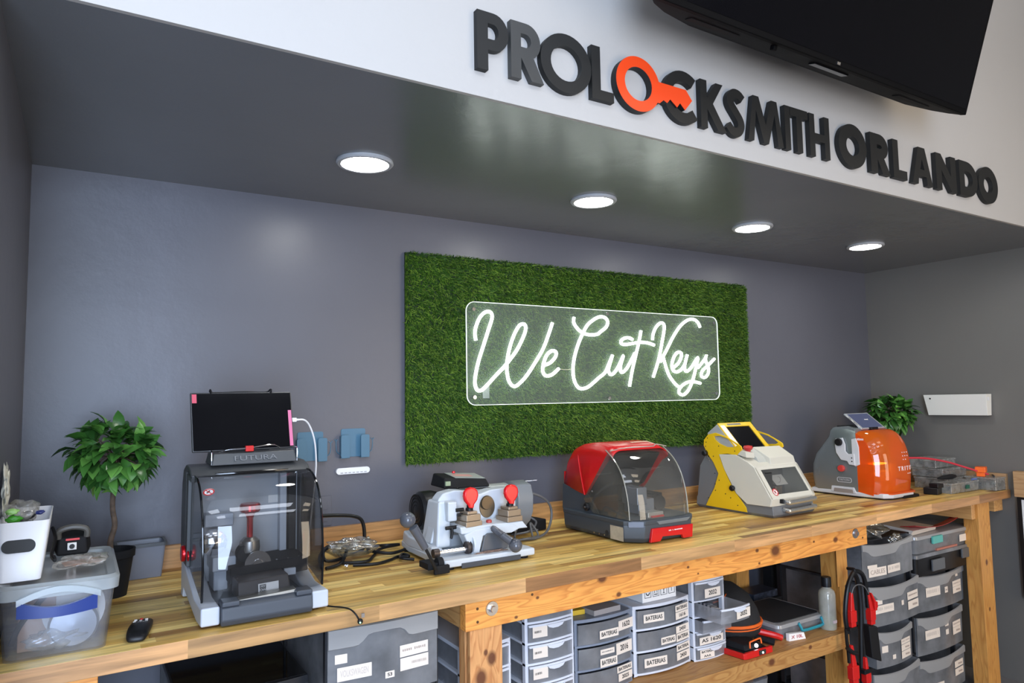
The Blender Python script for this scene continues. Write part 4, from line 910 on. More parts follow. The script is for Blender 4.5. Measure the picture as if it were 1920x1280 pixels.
def no_sign(parent, c, r, yaw=0.0, tl=0.0):
    g = G(); M = Matrix.Translation(c) @ Matrix.Rotation(yaw, 4, 'Z') @ Matrix.Rotation(tl, 4, 'X')
    me = shape_mesh([arc(0, 0, r, r, 0, 350, 35)], .0003, 'xz', 0); me.transform(M)
    a = mk('warning_disc', me, M_PAPERW, parent, label='round red and white warning sticker')
    me = shape_mesh([arc(0, 0, r, r, 0, 350, 35), arc(0, 0, r * .78, r * .78, 0, 350, 35)], .0004, 'xz', -.0006); me.transform(M)
    mk('red_ring', me, M_RED, a)
    me = shape_mesh([stroke_loop([(-r * .6, r * .6), (r * .6, -r * .6)], r * .18)], .0004, 'xz', -.0006); me.transform(M)
    mk('red_slash', me, M_RED, a)
    me = shape_mesh([stroke_loop([(-r * .35, -r * .3), (-r * .05, .0), (r * .1, r * .45)], r * .28)], .0003, 'xz', -.0004); me.transform(M)
    mk('hand_mark', me, M_INK, a)
no_sign(f1, (.434, -.7060, .322), .0135, 0, .80)
# raised name plate on top
mk('top_riser', G().hexa([(.462, -.560, .374), (.694, -.560, .374), (.694, -.44, .374), (.462, -.44, .374), (.468, -.548, .406), (.688, -.548, .406), (.688, -.45, .406), (.468, -.45, .406)]), M_CHAR, f1, bevel=.003)
put_text('FUTURA', .020, (.578, -.5570, .3900), pm('embossed_grey', (.13, .135, .14), .3), f1, tilt=PI / 2 - .36, thick=.0012, width=.115)
for x in (.462, .694): mk('stand_wire', G().tube([(x, -.555, .376), (x, -.556, .41), (x, -.53, .414), (x - .0, -.48, .412)], .0018, 6, 3), M_CHROME, f1)
mk('stand_wire', G().tube([(.484, -.535, .409), (.51, -.545, .416), (.56, -.548, .418), (.625, -.545, .424), (.650, -.53, .414)], .0018, 6, 4), M_CHROME, f1)
mk('stand_clip', G().box(.552, .574, -.552, -.538, .408, .424), M_RED, f1, bevel=.002, label='red tablet stand clip')
# tablet standing in it
tb = thing('tablet', 'black tablet computer with dark screen standing on the smoked hood machine', 'tablet', (.546, -.50, .412))
ta = math.radians(12)
def tpt(x, d, u): return (x + .004 * (1 - u / .166) * 1.0, -.530 + d * math.cos(ta) + u * math.sin(ta), .4115 + u * math.cos(ta) - d * math.sin(ta))
def tbox(x0, x1, d0, d1, u0, u1): return G().hexa([tpt(x0, d0, u0), tpt(x1, d0, u0), tpt(x1, d1, u0), tpt(x0, d1, u0), tpt(x0, d0, u1), tpt(x1, d0, u1), tpt(x1, d1, u1), tpt(x0, d1, u1)])
mk('tablet_case', tbox(.412, .690, 0, .010, 0, .168), pm('graphite', (.10, .10, .10), .3, .6), tb, bevel=.003)
mk('screen', tbox(.415, .687, -.0006, .0008, .003, .165), M_SCREEN, tb)
mk('screen_glow', tbox(.416, .428, -.0012, -.0007, .138, .163), emis('pink_screen', (1.0, .18, .30), .8), tb, label='small pink lit patch of screen')
mk('screen_glow', tbox(.677, .6865, -.0012, -.0007, .006, .112), emis('pink_screen2', (1.0, .30, .62), .9), tb, label='pink lit strip at right edge of screen')
mk('holder_bracket', G().tube([tpt(.466, .002, .166), tpt(.466, -.004, .172), tpt(.466, .006, .177), tpt(.475, .014, .170), tpt(.56, .014, .172), tpt(.62, .014, .170), tpt(.632, .006, .177), tpt(.632, -.004, .172), tpt(.632, .002, .166)], .0026, 7, 4), M_BLACK, tb)
mk('holder_bracket', tbox(.50, .62, .011, .015, -.001, .172), M_BLACK, tb)
wc = thing('charging_cable', 'white charging cable plugged into the right side of the tablet', 'cable', (.74, -.49, .49))
mk('plug', G().box(.690, .704, -.512, -.504, .486, .498).box(.703, .711, -.510, -.506, .489, .495), M_WHITEP, wc, bevel=.0015)
mk('cord', G().tube([(.708, -.508, .492), (.730, -.50, .490), (.752, -.48, .470), (.772, -.46, .425), (.786, -.43, .365), (.790, -.41, .31), (.788, -.39, .23), (.784, -.37, .14), (.78, -.36, .07), (.785, -.34, .02), (.80, -.30, .005)], .0027, 8, 5), M_WHITEP, wc)

# ================================================================= KEY MACHINE 2: grey duplicator with red knobs
M_CAST = pm('cast_grey_paint', (0.56, 0.60, 0.64), 0.38, var=.04, scale=12)
M_BRASS = pm('nickel_jaw', (0.42, 0.34, 0.26), 0.38, .8)
M_KNOBR = pm('bright_red_knob', (0.72, 0.006, 0.010), 0.22)
M_KGREY = pm('knob_grey', (0.085, 0.09, 0.105), 0.22)
k2 = thing('key_machine', 'light grey manual key duplicator with two red knobs and ball levers', 'key machine', (1.33, -.40, 0), 'key cutting machines on the worktop')
CX0, CX1 = 1.147, 1.490
base = [(CX0, -.60), (CX1, -.60), (CX1 + .002, -.555), (CX1 - .012, -.48), (CX1 - .03, -.40), (CX1 - .035, -.22), (CX0 + .02, -.20), (CX0 + .004, -.30), (CX0, -.50)]
mk('cast_base', G().rings([[(x, y, .010) for x, y in base], [(x, y, .034) for x, y in base]]), M_CAST, k2, bevel=.006, seg=3)
mk('base_deck', G().rings([[(x, y, z) for (x, y), z in zip(((CX0 + .004, -.50), (CX0 + .05, -.50), (CX0 + .07, -.42), (CX1 - .08, -.40), (CX1 - .04, -.38), (CX1 - .04, -.23), (CX0 + .02, -.21), (CX0 + .002, -.30)), (.03,) * 8)], [(x, y, z) for (x, y), z in zip(((CX0 + .006, -.49), (CX0 + .045, -.48), (CX0 + .07, -.41), (CX1 - .08, -.39), (CX1 - .05, -.37), (CX1 - .05, -.235), (CX0 + .022, -.215), (CX0 + .006, -.30)), (.058, .058, .07, .07, .07, .07, .07, .065))]]), M_CAST, k2, bevel=.006, seg=3)
mk('front_slot', G().box(CX0 + .06, CX1 - .06, -.6035, -.598, .004, .020), M_SLATE, k2, bevel=.001)
for x, y in ((CX0 + .03, -.57), (CX1 - .03, -.57), (CX0 + .03, -.24), (CX1 - .06, -.24)):
    mk('rubber_foot', G().lathe([(.0, .0), (.016, .0), (.017, .011), (0, .011)], (x, y, 0), n=18), M_BLACKM, k2)
mk('swarf', crumple((1.34, -.565, .034), (.075, .018, .005), .5, 4, 44), pm('brass_swarf', (.26, .17, .13), .6, .3, var=.5, scale=200), k2, kind='stuff', angle=180)
# upright housing behind the carriage
up = [(1.165, .06), (1.205, .06), (1.225, .12), (1.240, .15), (1.30, .135), (1.40, .11), (1.47, .10), (1.505, .06), (1.505, .17), (1.500, .212), (1.475, .225), (1.40, .222), (1.355, .210), (1.33, .222), (1.26, .232), (1.215, .225), (1.196, .205), (1.19, .15)]
mk('upright_housing', G().rings([[(x, -.455, z) for x, z in up], [(x, -.40, z) for x, z in up]]), M_CAST, k2, bevel=.006, seg=3)
mk('left_column', G().hexa([(1.172, -.49, .05), (1.225, -.49, .05), (1.225, -.36, .05), (1.172, -.36, .05), (1.190, -.47, .20), (1.235, -.47, .20), (1.235, -.38, .20), (1.190, -.38, .20)]), M_CAST, k2, bevel=.008, seg=3)
mk('cutter_recess', G().lathe([(0, -.002), (.030, -.002), (.032, .004)], (1.385, -.4565, .165), 'y', n=36, sy=1.25), pm('brassy_dark', (.16, .12, .075), .35, .6), k2)
mk('cutter_wheel', G().lathe([(0, -.010), (.020, -.010), (.022, -.006), (.008, -.004), (.008, .004)], (1.378, -.458, .180), 'y', n=30, sy=1.1), pm('dark_bronze', (.10, .075, .05), .3, .8), k2)
# motor: black drum on the left, grey shell on the right, box on top
mk('motor_drum', G().lathe([(0, 0), (.040, .001), (.058, .006), (.067, .018), (.068, .060), (.060, .088), (.052, .10)], (1.178, -.305, .150), 'x', n=40), M_BLACK, k2)
g = G()
for r_ in (.018, .030, .042, .052): g.lathe([(r_, -.001), (r_ + .004, -.0025), (r_ + .007, -.001)], (1.180, -.305, .150), 'x', n=36, caps=False)
mk('vent_grille', g, M_BLACKM, k2)
mk('motor_shell', G().lathe([(.055, 0), (.072, .008), (.075, .03), (.075, .25), (.072, .262), (.058, .275), (0, .277)], (1.290, -.330, .150), 'x', n=44), pm('silver_paint', (.52, .54, .53), .28, .35), k2)
mk('motor_guard', shape_mesh([[(-.265, .055), (-.27, .10), (-.262, .16), (-.275, .20), (-.31, .228), (-.36, .234), (-.41, .222), (-.425, .18), (-.42, .12), (-.40, .085), (-.385, .075), (-.37, .060)]], .070, 'yz', 1.535), pm('guard_grey', (.17, .185, .20), .35), k2, bevel=.008, seg=3)
mk('switch_box', G().hexa([(1.262, -.365, .226), (1.452, -.365, .222), (1.470, -.23, .222), (1.270, -.23, .226), (1.272, -.345, .262), (1.446, -.345, .248), (1.456, -.24, .258), (1.278, -.24, .272)]), M_BLACKM, k2, bevel=.006, seg=3)
mk('switch_plate', G().hexa([(1.318, -.342, .2595), (1.442, -.342, .2492), (1.450, -.245, .2585), (1.322, -.245, .2685), (1.318, -.342, .2610), (1.442, -.342, .2507), (1.450, -.245, .2600), (1.322, -.245, .2700)]), pm('plate_grey', (.40, .43, .40), .35), k2)
mk('maker_label', G().hexa([(1.335, -.315, .2598), (1.405, -.315, .2540), (1.410, -.275, .2578), (1.338, -.275, .2636), (1.335, -.315, .2625), (1.405, -.315, .2567), (1.410, -.275, .2605), (1.338, -.275, .2663)]), pm('label_pink', (.62, .32, .28), .5), k2)
mk('rocker_switch', G().box(1.268, 1.288, -.366, -.358, .236, .252), pm('green_switch', (.25, .32, .20), .3), k2, bevel=.001)
mk('red_lamp', G().lathe([(0, .008), (.005, .007), (.006, 0)], (1.352, -.262, .268), n=14), M_KNOBR, k2)
mk('key_rest', G().box(1.60, 1.745, -.235, -.225, .2085, .2115), M_STEEL, k2)
mk('motor_wire', G().tube([(1.31, -.36, .228), (1.33, -.365, .2215), (1.40, -.37, .218), (1.46, -.36, .216)], .002, 6, 3), M_CABLE, k2)
# carriage
cg = G().hexa([(1.236, -.545, .098), (1.500, -.545, .092), (1.495, -.46, .092), (1.236, -.46, .098), (1.232, -.545, .122), (1.478, -.545, .117), (1.478, -.46, .122), (1.232, -.46, .127)])
mk('carriage', cg, M_CAST, k2, bevel=.005, seg=3)
mk('carriage_arm', G().prism([(1.272, .030), (1.300, .022), (1.318, .085), (1.43, .083), (1.465, .095), (1.44, .112), (1.28, .108), (1.245, .095), (1.262, .060)], 'y', -.548, -.50), M_CAST, k2, bevel=.004)
mk('front_plate', G().prism([(1.302, .026), (1.405, .034), (1.412, .050), (1.400, .090), (1.330, .094), (1.318, .086)], 'y', -.555, -.5475), pm('plate_slate', (.085, .09, .10), .4), k2, bevel=.004)
mk('red_button', G().lathe([(0, .010), (.008, .009), (.010, .006), (.010, 0)], (1.358, -.515, .121), n=20), pm('dull_red', (.42, .05, .04), .4), k2)
for bx, kx, kz in ((1.282, 1.289, .205), (1.443, 1.450, .202)):
    jaw = mk('key_clamp', G().box(bx - .033, bx + .033, -.545, -.475, .118, .136, rot=.1).box(bx - .028, bx + .030, -.540, -.48, .136, .158, rot=.1).box(bx - .020, bx + .020, -.535, -.485, .158, .168, rot=.1), M_BRASS, k2, bevel=.0025)
    mk('clamp_stem', G().lathe([(.008, .0), (.013, .002), (.013, .010), (.009, .012), (.009, .022)], (bx + .003, -.51, .166), n=20), M_BLACK, k2)
    kk = G()
    for i in range(9): pass
    loopk = [(-.009, -.036), (.009, -.036), (.012, -.022), (.024, -.008), (.0285, .008), (.026, .024), (.015, .034), (0, .0375), (-.015, .034), (-.026, .024), (-.0285, .008), (-.024, -.008), (-.012, -.022)]
    mk('red_knob', G().prism([(kx + a, kz + b + .004) for a, b in loopk], 'y', -.521, -.503), M_KNOBR, k2, bevel=.007, seg=4, label='flat round bright red wing knob')
mk('tracer_slide', G().box(1.210, 1.245, -.50, -.455, .135, .200), M_CAST, k2, bevel=.006, seg=3)
mk('tracer_pin', G().lathe([(0, 0), (.006, 0), (.006, .03), (0, .03)], (1.238, -.50, .172), 'x', n=14).lathe([(0, 0), (.005, 0), (.005, .02), (0, .02)], (1.242, -.505, .156), 'x', n=14), M_BLACK, k2)
mk('lock_lever', G().lathe([(0, 0), (.006, 0), (.0065, .045), (0, .045)], (1.196, -.51, .118), 'x', n=14).tube([(1.218, -.512, .118), (1.214, -.520, .10), (1.208, -.525, .086)], .005, 8, 2), M_BLACK, k2)
mk('slide_rod', G().lathe([(0, 0), (.0085, 0), (.0085, .13), (0, .13)], (1.150, -.545, .050), 'x', n=20), M_CHROME, k2)
for c_ in ([(0, 0), (.014, .002), (.014, .022), (0, .022)],): mk('rod_collar', G().lathe(c_, (1.130, -.545, .050), 'x', n=20), pm('oily_steel', (.07, .055, .05), .35, .6), k2)
mk('rod_collar', G().lathe([(.008, 0), (.020, .002), (.021, .010), (.016, .014), (.020, .018), (.008, .022)], (1.250, -.545, .054), 'x', n=22), pm('oily_steel', (.07, .055, .05), .35, .6), k2)
mk('cam_disc', G().lathe([(0, 0), (.033, 0), (.034, .006), (0, .006)], (1.275, -.53, .060), 'x', n=30), M_CAST, k2)
lv = mk('long_lever', G().tube([(1.108, -.628, .012), (1.085, -.632, .055), (1.062, -.632, .098)], .005, 8, 2), M_BLACK, k2)
mk('lever_grip', G().tube([(1.066, -.632, .090), (1.044, -.632, .128), (1.026, -.632, .158)], lambda u: .011 + .004 * u, 12, 3).ball((1.008, -.632, .182), .024, 20), M_KGREY, lv, angle=80)
mk('lever_bracket', G().box(1.098, 1.150, -.632, -.618, .004, .030).box(1.085, 1.13, -.61, -.54, .015, .035).lathe([(0, 0), (.020, 0), (.020, .02), (0, .02)], (1.118, -.60, .030), 'x', n=18), M_BLACKM, k2, bevel=.003)
l2 = mk('short_lever', G().tube([(1.345, -.56, .112), (1.360, -.60, .092)], .008, 12, 2), M_KGREY, k2)
mk('lever_grip', G().tube([(1.345, -.565, .110), (1.372, -.60, .082), (1.386, -.615, .070)], lambda u: .0105 + .004 * u, 14, 3).ball((1.398, -.622, .056), .0225, 20), M_KGREY, l2, angle=80)

# cables lying on the worktop
def cable(lab, pts, r=.004, m=None, n=8, name='power_cable', grp=None):
    return mk(name, G().tube(pts, r, n, 6), m or M_CABLE, None, label=lab, cat='cable', group=grp)
cable('thick black power cable arching from behind the smoked hood machine down to the bench', [(.80, -.30, .165), (.85, -.26, .160), (.92, -.22, .150), (.985, -.20, .138), (1.020, -.19, .118), (1.030, -.19, .07), (1.02, -.20, .02), (.98, -.21, .008)], .0065)
cable('coiled black cable bundle on the bench right of the smoked hood machine', [(.83, -.34, .008), (.85, -.26, .03), (.90, -.20, .045), (.95, -.22, .04), (.92, -.29, .02), (.85, -.33, .025), (.86, -.27, .045), (.91, -.23, .05), (.945, -.25, .045), (.90, -.33, .012), (.84, -.36, .008)], .0055)
cable('black cable snaking from coil to the grey duplicator', [(.90, -.31, .007), (.98, -.34, .007), (1.03, -.28, .008), (1.08, -.20, .01), (1.13, -.18, .012), (1.17, -.17, .012), (1.12, -.14, .010), (1.06, -.17, .018), (1.03, -.24, .020), (1.09, -.29, .012), (1.16, -.26, .012)], .0055)
cable('second black cable lying flat behind left side of grey duplicator', [(.93, -.36, .006), (1.00, -.385, .006), (1.06, -.36, .006), (1.10, -.33, .006), (1.135, -.345, .006), (1.13, -.30, .006), (1.09, -.38, .012), (1.13, -.40, .006)], .005)
cable('thin black cord with lit metal plug hanging over the worktop front edge', [(.715, -.745, .004), (.735, -.775, .005), (.752, -.80, .006), (.765, -.822, .004), (.774, -.836, -.006), (.782, -.838, -.020)], .0022, name='usb_cord')
pl = mk('usb_plug', G().ball((.785, -.840, -.025), .0075, 14, (1, .8, 1)), M_BLACK, bpy.data.objects['usb_cord'])
mk('metal_tip', G().box(.788, .796, -.843, -.839, -.016, -.006), M_STEEL, pl); mk('led', G().ball((.783, -.8462, -.0265), .0022, 8), emis('green_led', (.2, 1, .4), 4), pl)
pb = thing('parts_bag', 'clear bag of small metal parts on a shallow glass dish by coiled cables', 'bag', (.95, -.28, .03))
mk('film', crumple((.955, -.29, .062), (.085, .045, .024), .40, 5, 61), clear('shiny_film', (.86, .86, .84), gloss=.22, rough=.08, milk=.22, milk_col=(.55, .53, .48), noise=.2, nscale=45, mix_hi=.9), pb, angle=180)
g = G(); rs = random.Random(5)
for i in range(46):
    x, y, z = .955 + rs.uniform(-.06, .06), -.29 + rs.uniform(-.03, .03), .055 + rs.uniform(-.006, .016)
    g.box(x - .008, x + .008, y - .004, y + .004, z - .002, z + .003, rot=rs.uniform(0, 3))
mk('metal_parts', g, pm('mixed_metal', (.38, .34, .25), .3, .8, var=.5, scale=90), pb, kind='stuff')
mk('glass_dish', G().lathe([(0, .026), (.060, .028), (.092, .044), (.094, .043), (.062, .024), (0, .022)], (.955, -.285, 0), n=40, sy=.62), clear('glass', (.85, .88, .86), gloss=.15, rough=.03, milk=.05), None, label='shallow oval glass dish under the clear bag of metal parts', cat='dish')
mk('foil_scrap', crumple((.905, -.372, .010), (.010, .008, .009), .5, 2, 9), M_CHROME, None, label='tiny scrap of foil on the bench in front of the coiled cable', cat='scrap', angle=20)
cable('large black cable loop arching from grey duplicator motor down to the bench', [(1.615, -.30, .170), (1.66, -.29, .172), (1.715, -.30, .155), (1.755, -.30, .125), (1.768, -.30, .088), (1.755, -.31, .050), (1.72, -.33, .018), (1.66, -.35, .007), (1.60, -.34, .007)], .005, M_GCABLE)
cable('dark grey cable loops lying between the duplicator and the red machine', [(1.63, -.37, .02), (1.64, -.34, .06), (1.655, -.33, .055), (1.675, -.34, .015), (1.62, -.36, .012), (1.57, -.34, .012), (1.625, -.28, .05), (1.67, -.27, .075), (1.70, -.29, .055), (1.65, -.32, .03), (1.58, -.30, .02), (1.66, -.26, .012), (1.74, -.24, .012)], .004, M_GCABLE)
mk('power_brick', G().box(1.62, 1.80, -.22, -.12, .002, .045, rot=.15), M_BLACKM, None, bevel=.004, label='black power brick behind cable loops left of the red machine', cat='power supply')
cable('black lead rising behind the red machine toward the yellow machine', [(2.20, -.12, .19), (2.235, -.12, .19), (2.27, -.12, .165), (2.29, -.12, .12), (2.30, -.13, .06), (2.32, -.16, .010), (2.42, -.25, .007), (2.48, -.30, .007)], .0045)
cable('black cable bunch hanging between the yellow and the orange machine', [(3.08, -.14, .21), (3.13, -.14, .18), (3.16, -.15, .12), (3.15, -.18, .05), (3.17, -.22, .012), (3.22, -.20, .03), (3.20, -.16, .07), (3.16, -.18, .03)], .008)

# ================================================================= KEY MACHINE 3: red hood and clear cover
M_RED3 = pm('glossy_red_shell', (0.56, 0.010, 0.012), 0.25)
M_D3 = pm('dark_slate_abs', (0.050, 0.060, 0.070), 0.42)
M_CLEAR3 = clear('scuffed_clear', (0.80, 0.80, 0.77), gloss=0.06, rough=0.05, milk=0.13, milk_col=(0.50, 0.48, 0.42), noise=.07, nscale=6, mix_hi=.75)
m3 = thing('key_machine', 'key cutting machine with red hood, clear curved cover and dark slate base', 'key machine', (2.01, -.43, 0), 'key cutting machines on the worktop')
RX0, RX1 = 1.872, 2.165
def taper(x, y, f0=1.0):  # plan: slightly narrower at the rear
    c = (RX0 + RX1) / 2; return c + (x - c) * f0
def plan(inset, z, nose=-.664):
    i = inset; return [(RX0 + i, -.24 + i * .3, z), (RX0 + i, -.615 + i, z), (RX0 + .060, nose + i, z), (RX1 + .004, nose + i, z), (RX1 + .022 - i, -.640 + i, z), (RX1 + .016 - i, -.24 + i * .3, z), (RX1 - .03, -.21 + i * .3, z), (RX0 + .03, -.21 + i * .3, z)]
mk('base', G().rings([plan(.016, .004), plan(.004, .020), plan(-.002, .075), plan(.0, .085)]), M_D3, m3, bevel=.003)
mk('base_collar', G().rings([plan(-.004, .070), plan(-.006, .085), plan(.004, .090)]), M_D3, m3, bevel=.002)
g = G().prism([(1.952, .006), (2.000, .006), (2.012, .022), (2.112, .018), (2.118, .004), (2.165, .004), (2.170, .052), (1.962, .056)], 'y', -.672, -.660)
mk('red_front', g, M_RED3, m3, bevel=.0015, label='red front panel with cut-out')
put_marks(.072, .0042, (2.078, -.6727, .041), M_PAPERW, m3, n=15)
mk('front_lip', G().hexa([(2.00, -.668, .066), (2.145, -.668, .066), (2.145, -.655, .066), (2.00, -.655, .066), (1.985, -.672, .080), (2.158, -.672, .080), (2.158, -.655, .080), (1.985, -.655, .080)]), pm('lip_grey', (.16, .18, .19), .4), m3, bevel=.002)
mk('front_corner', G().hexa([(1.880, -.632, .062), (1.925, -.668, .062), (1.930, -.655, .062), (1.89, -.62, .062), (1.880, -.632, .084), (1.925, -.668, .084), (1.930, -.655, .084), (1.89, -.62, .084)]), pm('corner_grey', (.14, .16, .20), .4), m3, bevel=.002)
mk('rating_label', G().box(RX0 - .0005, RX0 + .0005, -.612, -.538, .010, .066), pm('yellowed_label', (.42, .36, .26), .6, var=.2, scale=30), m3)
g = G()
for i in range(3): g.lathe([(0, -.001), (.003, -.001), (.003, .001)], (RX0 - .001, -.44 - .032 * i, .018), 'x', n=10)
mk('side_hole', G().lathe([(0, -.0015), (.010, -.0015), (.010, .001)], (RX0 + .003, -.515, .028), 'x', n=20), M_INK, m3)
mk('side_rivets', g, M_STEEL, m3)
# lower dark side walls behind the cover
for a, b in ((RX0 + .004, RX0 + .012), (RX1 - .004, RX1 + .004)):
    mk('side_wall', G().prism([(-.225, .085), (-.47, .085), (-.40, .158), (-.375, .162), (-.23, .186)], 'x', a, b), M_D3, m3, bevel=.001)
mk('rear_wall', G().box(RX0 + .010, RX1 - .002, -.236, -.224, .08, .185), M_D3, m3)
# red shell: lofted arch from side profile
def arch(y0, z0, y1, z1): pass
prof_o = [(-.228, .183), (-.262, .262), (-.300, .322), (-.330, .343), (-.375, .354), (-.45, .361), (-.515, .352), (-.560, .322)]
rings = []
c3 = (RX0 + RX1) / 2; hw = (RX1 - RX0) / 2 - .002
def sect(y, ztop, zbot, w=1.0, n=7, hw_=None):
    hh = hw_ or hw; r_ = .045; out = [(c3 - hh * w, y, zbot)]
    for i in range(n + 1):
        a = PI - (PI / 2) * i / n; out.append((c3 - hh * w * .985 + r_ + r_ * math.cos(a), y, ztop - r_ * .8 + r_ * .8 * math.sin(a)))
    for i in range(n + 1):
        a = PI / 2 - (PI / 2) * i / n; out.append((c3 + hh * w * .985 - r_ + r_ * math.cos(a), y, ztop - r_ * .8 + r_ * .8 * math.sin(a)))
    out.append((c3 + hh * w, y, zbot)); return out
ys = [(-.232, .235, .184, .93), (-.262, .300, .180, .96), (-.300, .338, .172, .98), (-.345, .352, .163, 1), (-.395, .359, .156, 1), (-.425, .361, .185, 1), (-.47, .360, .235, 1), (-.52, .352, .285, 1), (-.556, .338, .318, 1)]
g = G().rings([sect(*q) for q in ys], closed=False, cap0=False, cap1=False)
sh3 = mk('red_shell', g, M_RED3, m3, solid=.004, angle=50)
mk('shell_back', G().prism([(-.229, .182), (-.231, .236), (-.236, .236), (-.236, .182)], 'x', RX0 + .012, RX1 - .014), M_RED3, m3)
mk('shell_rib', G().tube([(RX0 - .001, -.385, .156), (RX0 - .0005, -.365, .22), (RX0 + .002, -.345, .30), (RX0 + .016, -.335, .335)], .003, 7, 4), M_RED3, sh3)
mk('top_sticker', G().hexa([(2.035, -.520, .3523), (2.125, -.520, .3523), (2.125, -.475, .3605), (2.035, -.475, .3605), (2.035, -.520, .3533), (2.125, -.520, .3533), (2.125, -.475, .3615), (2.035, -.475, .3615)]), pm('cream_sticker', (.70, .50, .36), .5), m3)
# clear cover
cp = smooth_path([(-.545, .340, 0), (-.600, .300, 0), (-.640, .245, 0), (-.664, .170, 0), (-.672, .092, 0)], 5)
rr_ = []
for p in cp:
    rr_.append([(RX0 + .000 + (RX1 - RX0 + .002) * i / 12, p.x + .022 * (abs(i / 6 - 1)) ** 5, p.y) for i in range(13)])
cov = mk('clear_cover', G().rings(rr_, closed=False, cap0=False, cap1=False), M_CLEAR3, m3, label='curved clear front cover')
for x in (RX0 - .001, RX1 + .003):
    side = [(p.x + .024, p.y) for p in cp] + [(-.44, .092), (-.378, .140), (-.40, .165), (-.535, .328)]
    mk('cover_side', G().prism(side, 'x', x - .001, x + .001), M_CLEAR3, m3)
    mk('cover_edge', G().tube([(x, p.x + .021, p.y) for p in cp], .002, 6, 1), clear('edge_clear', (.9, .9, .85), gloss=.3, rough=.1, milk=.6, milk_col=(.8, .78, .65)), cov)
mk('cover_band', G().tube([(RX0 + .001, -.548, .338), (RX0 + .08, -.549, .345), (RX0 + .16, -.549, .345), (RX1 - .07, -.548, .345), (RX1 - .05, -.540, .352), (RX1, -.545, .342)], .0022, 7, 2), MATS['edge_clear'], cov)
mk('pivot_knob', G().lathe([(0, -.016), (.012, -.016), (.016, -.012), (.016, -.004), (.012, 0)], (RX0 - .001, -.408, .113), 'x', n=24), M_BLACK, m3)
mk('cover_screw', G().lathe([(0, -.003), (.004, -.002), (.004, 0)], (RX0 - .002, -.435, .175), 'x', n=12).lathe([(0, -.003), (.004, -.002), (.004, 0)], (RX0 - .002, -.408, .113), 'x', n=12).move(lambda x, y, z: (x - (.016 if z < .14 else 0), y, z)), M_STEEL, m3)
# works
mk('inner_shroud', G().hexa([(RX0 + .05, -.50, .20), (RX1 - .08, -.50, .20), (RX1 - .05, -.30, .10), (RX0 + .03, -.30, .10), (RX0 + .03, -.535, .318), (RX1 - .02, -.535, .318), (RX1 - .02, -.30, .33), (RX0 + .02, -.30, .33)]), M_BLACKM, m3, bevel=.006)
mk('cutting_head', G().box(1.965, 2.015, -.59, -.50, .13, .195).box(1.975, 2.055, -.585, -.5, .095, .150), pm('blue_steel', (.30, .34, .42), .3, .7), m3, bevel=.003)
mk('vice', G().box(1.972, 2.050, -.640, -.585, .086, .108), pm('pale_alloy', (.62, .62, .60), .3, .7), m3, bevel=.003)
mk('red_vice_base', G().box(1.985, 2.045, -.648, -.600, .0865, .0960), M_RED3, m3, bevel=.001)
mk('side_motor', G().lathe([(0, -.05), (.030, -.05), (.032, .03), (0, .03)], (2.10, -.52, .125), 'y', n=24).box(2.085, 2.14, -.54, -.44, .09, .16), M_BLACKM, m3, bevel=.002)
mk('inner_deck', G().box(RX0 + .012, RX1 - .006, -.64, -.26, .084, .088), M_D3, m3)

# ================================================================= KEY MACHINE 4: yellow sides, beige hood
M_YEL = pm('yellow_powdercoat', (0.80, 0.50, 0.010), 0.38)
M_BEI = pm('beige_powdercoat', (0.62, 0.59, 0.50), 0.45)
M_GR4 = pm('mid_grey_metal', (0.16, 0.165, 0.17), 0.42)
m4 = thing('key_machine', 'key cutting machine with yellow side plates, beige hood and tilted screen', 'key machine', (2.88, -.36, 0), 'key cutting machines on the worktop')
YX0, YX1 = 2.738, 3.035
rear_side = [(-.140, .012), (-.172, .20), (-.222, .250), (-.240, .246), (-.290, .171), (-.208, .012)]
mk('rear_housing', G().prism([(-.140, .012), (-.170, .20), (-.215, .262), (-.24, .28), (-.42, .262), (-.44, .06), (-.40, .012)], 'x', YX0 + .008, YX1 - .008), M_GR4, m4, bevel=.002)
ysd = [(-.205, .012), (-.452, .010), (-.446, .030), (-.400, .080), (-.375, .105), (-.33, .19), (-.302, .245), (-.305, .262), (-.35, .268), (-.403, .262), (-.436, .290), (-.432, .305), (-.417, .314), (-.35, .345), (-.282, .362), (-.235, .352), (-.208, .325), (-.205, .298), (-.225, .262), (-.262, .222), (-.291, .171), (-.262, .10), (-.225, .045)]
yh = [(-.272, .346), (-.31, .348), (-.35, .338), (-.385, .323), (-.408, .308), (-.395, .300), (-.350, .298), (-.305, .312), (-.278, .330)]
for x in (YX0, YX1 - .006):
    sp4 = mk('side_plate', shape_mesh([ysd, yh], .006, 'yz', x), M_YEL, m4, bevel=.001, label='yellow side plate with handle opening')
    g = G()
    for (a, b) in ((-.232, .335), (-.222, .315), (-.218, .295), (-.222, .275), (-.30, .300), (-.395, .282), (-.265, .25), (-.27, .17), (-.27, .12), (-.295, .14), (-.225, .05), (-.27, .09), (-.33, .08), (-.36, .065), (-.40, .035)):
        g.lathe([(0, -.0012), (.0026, -.0012), (.0026, .0)], (x if x < 2.9 else x + .0072, a, b), 'x', n=10)
    mk('screws', g, M_INK, sp4)
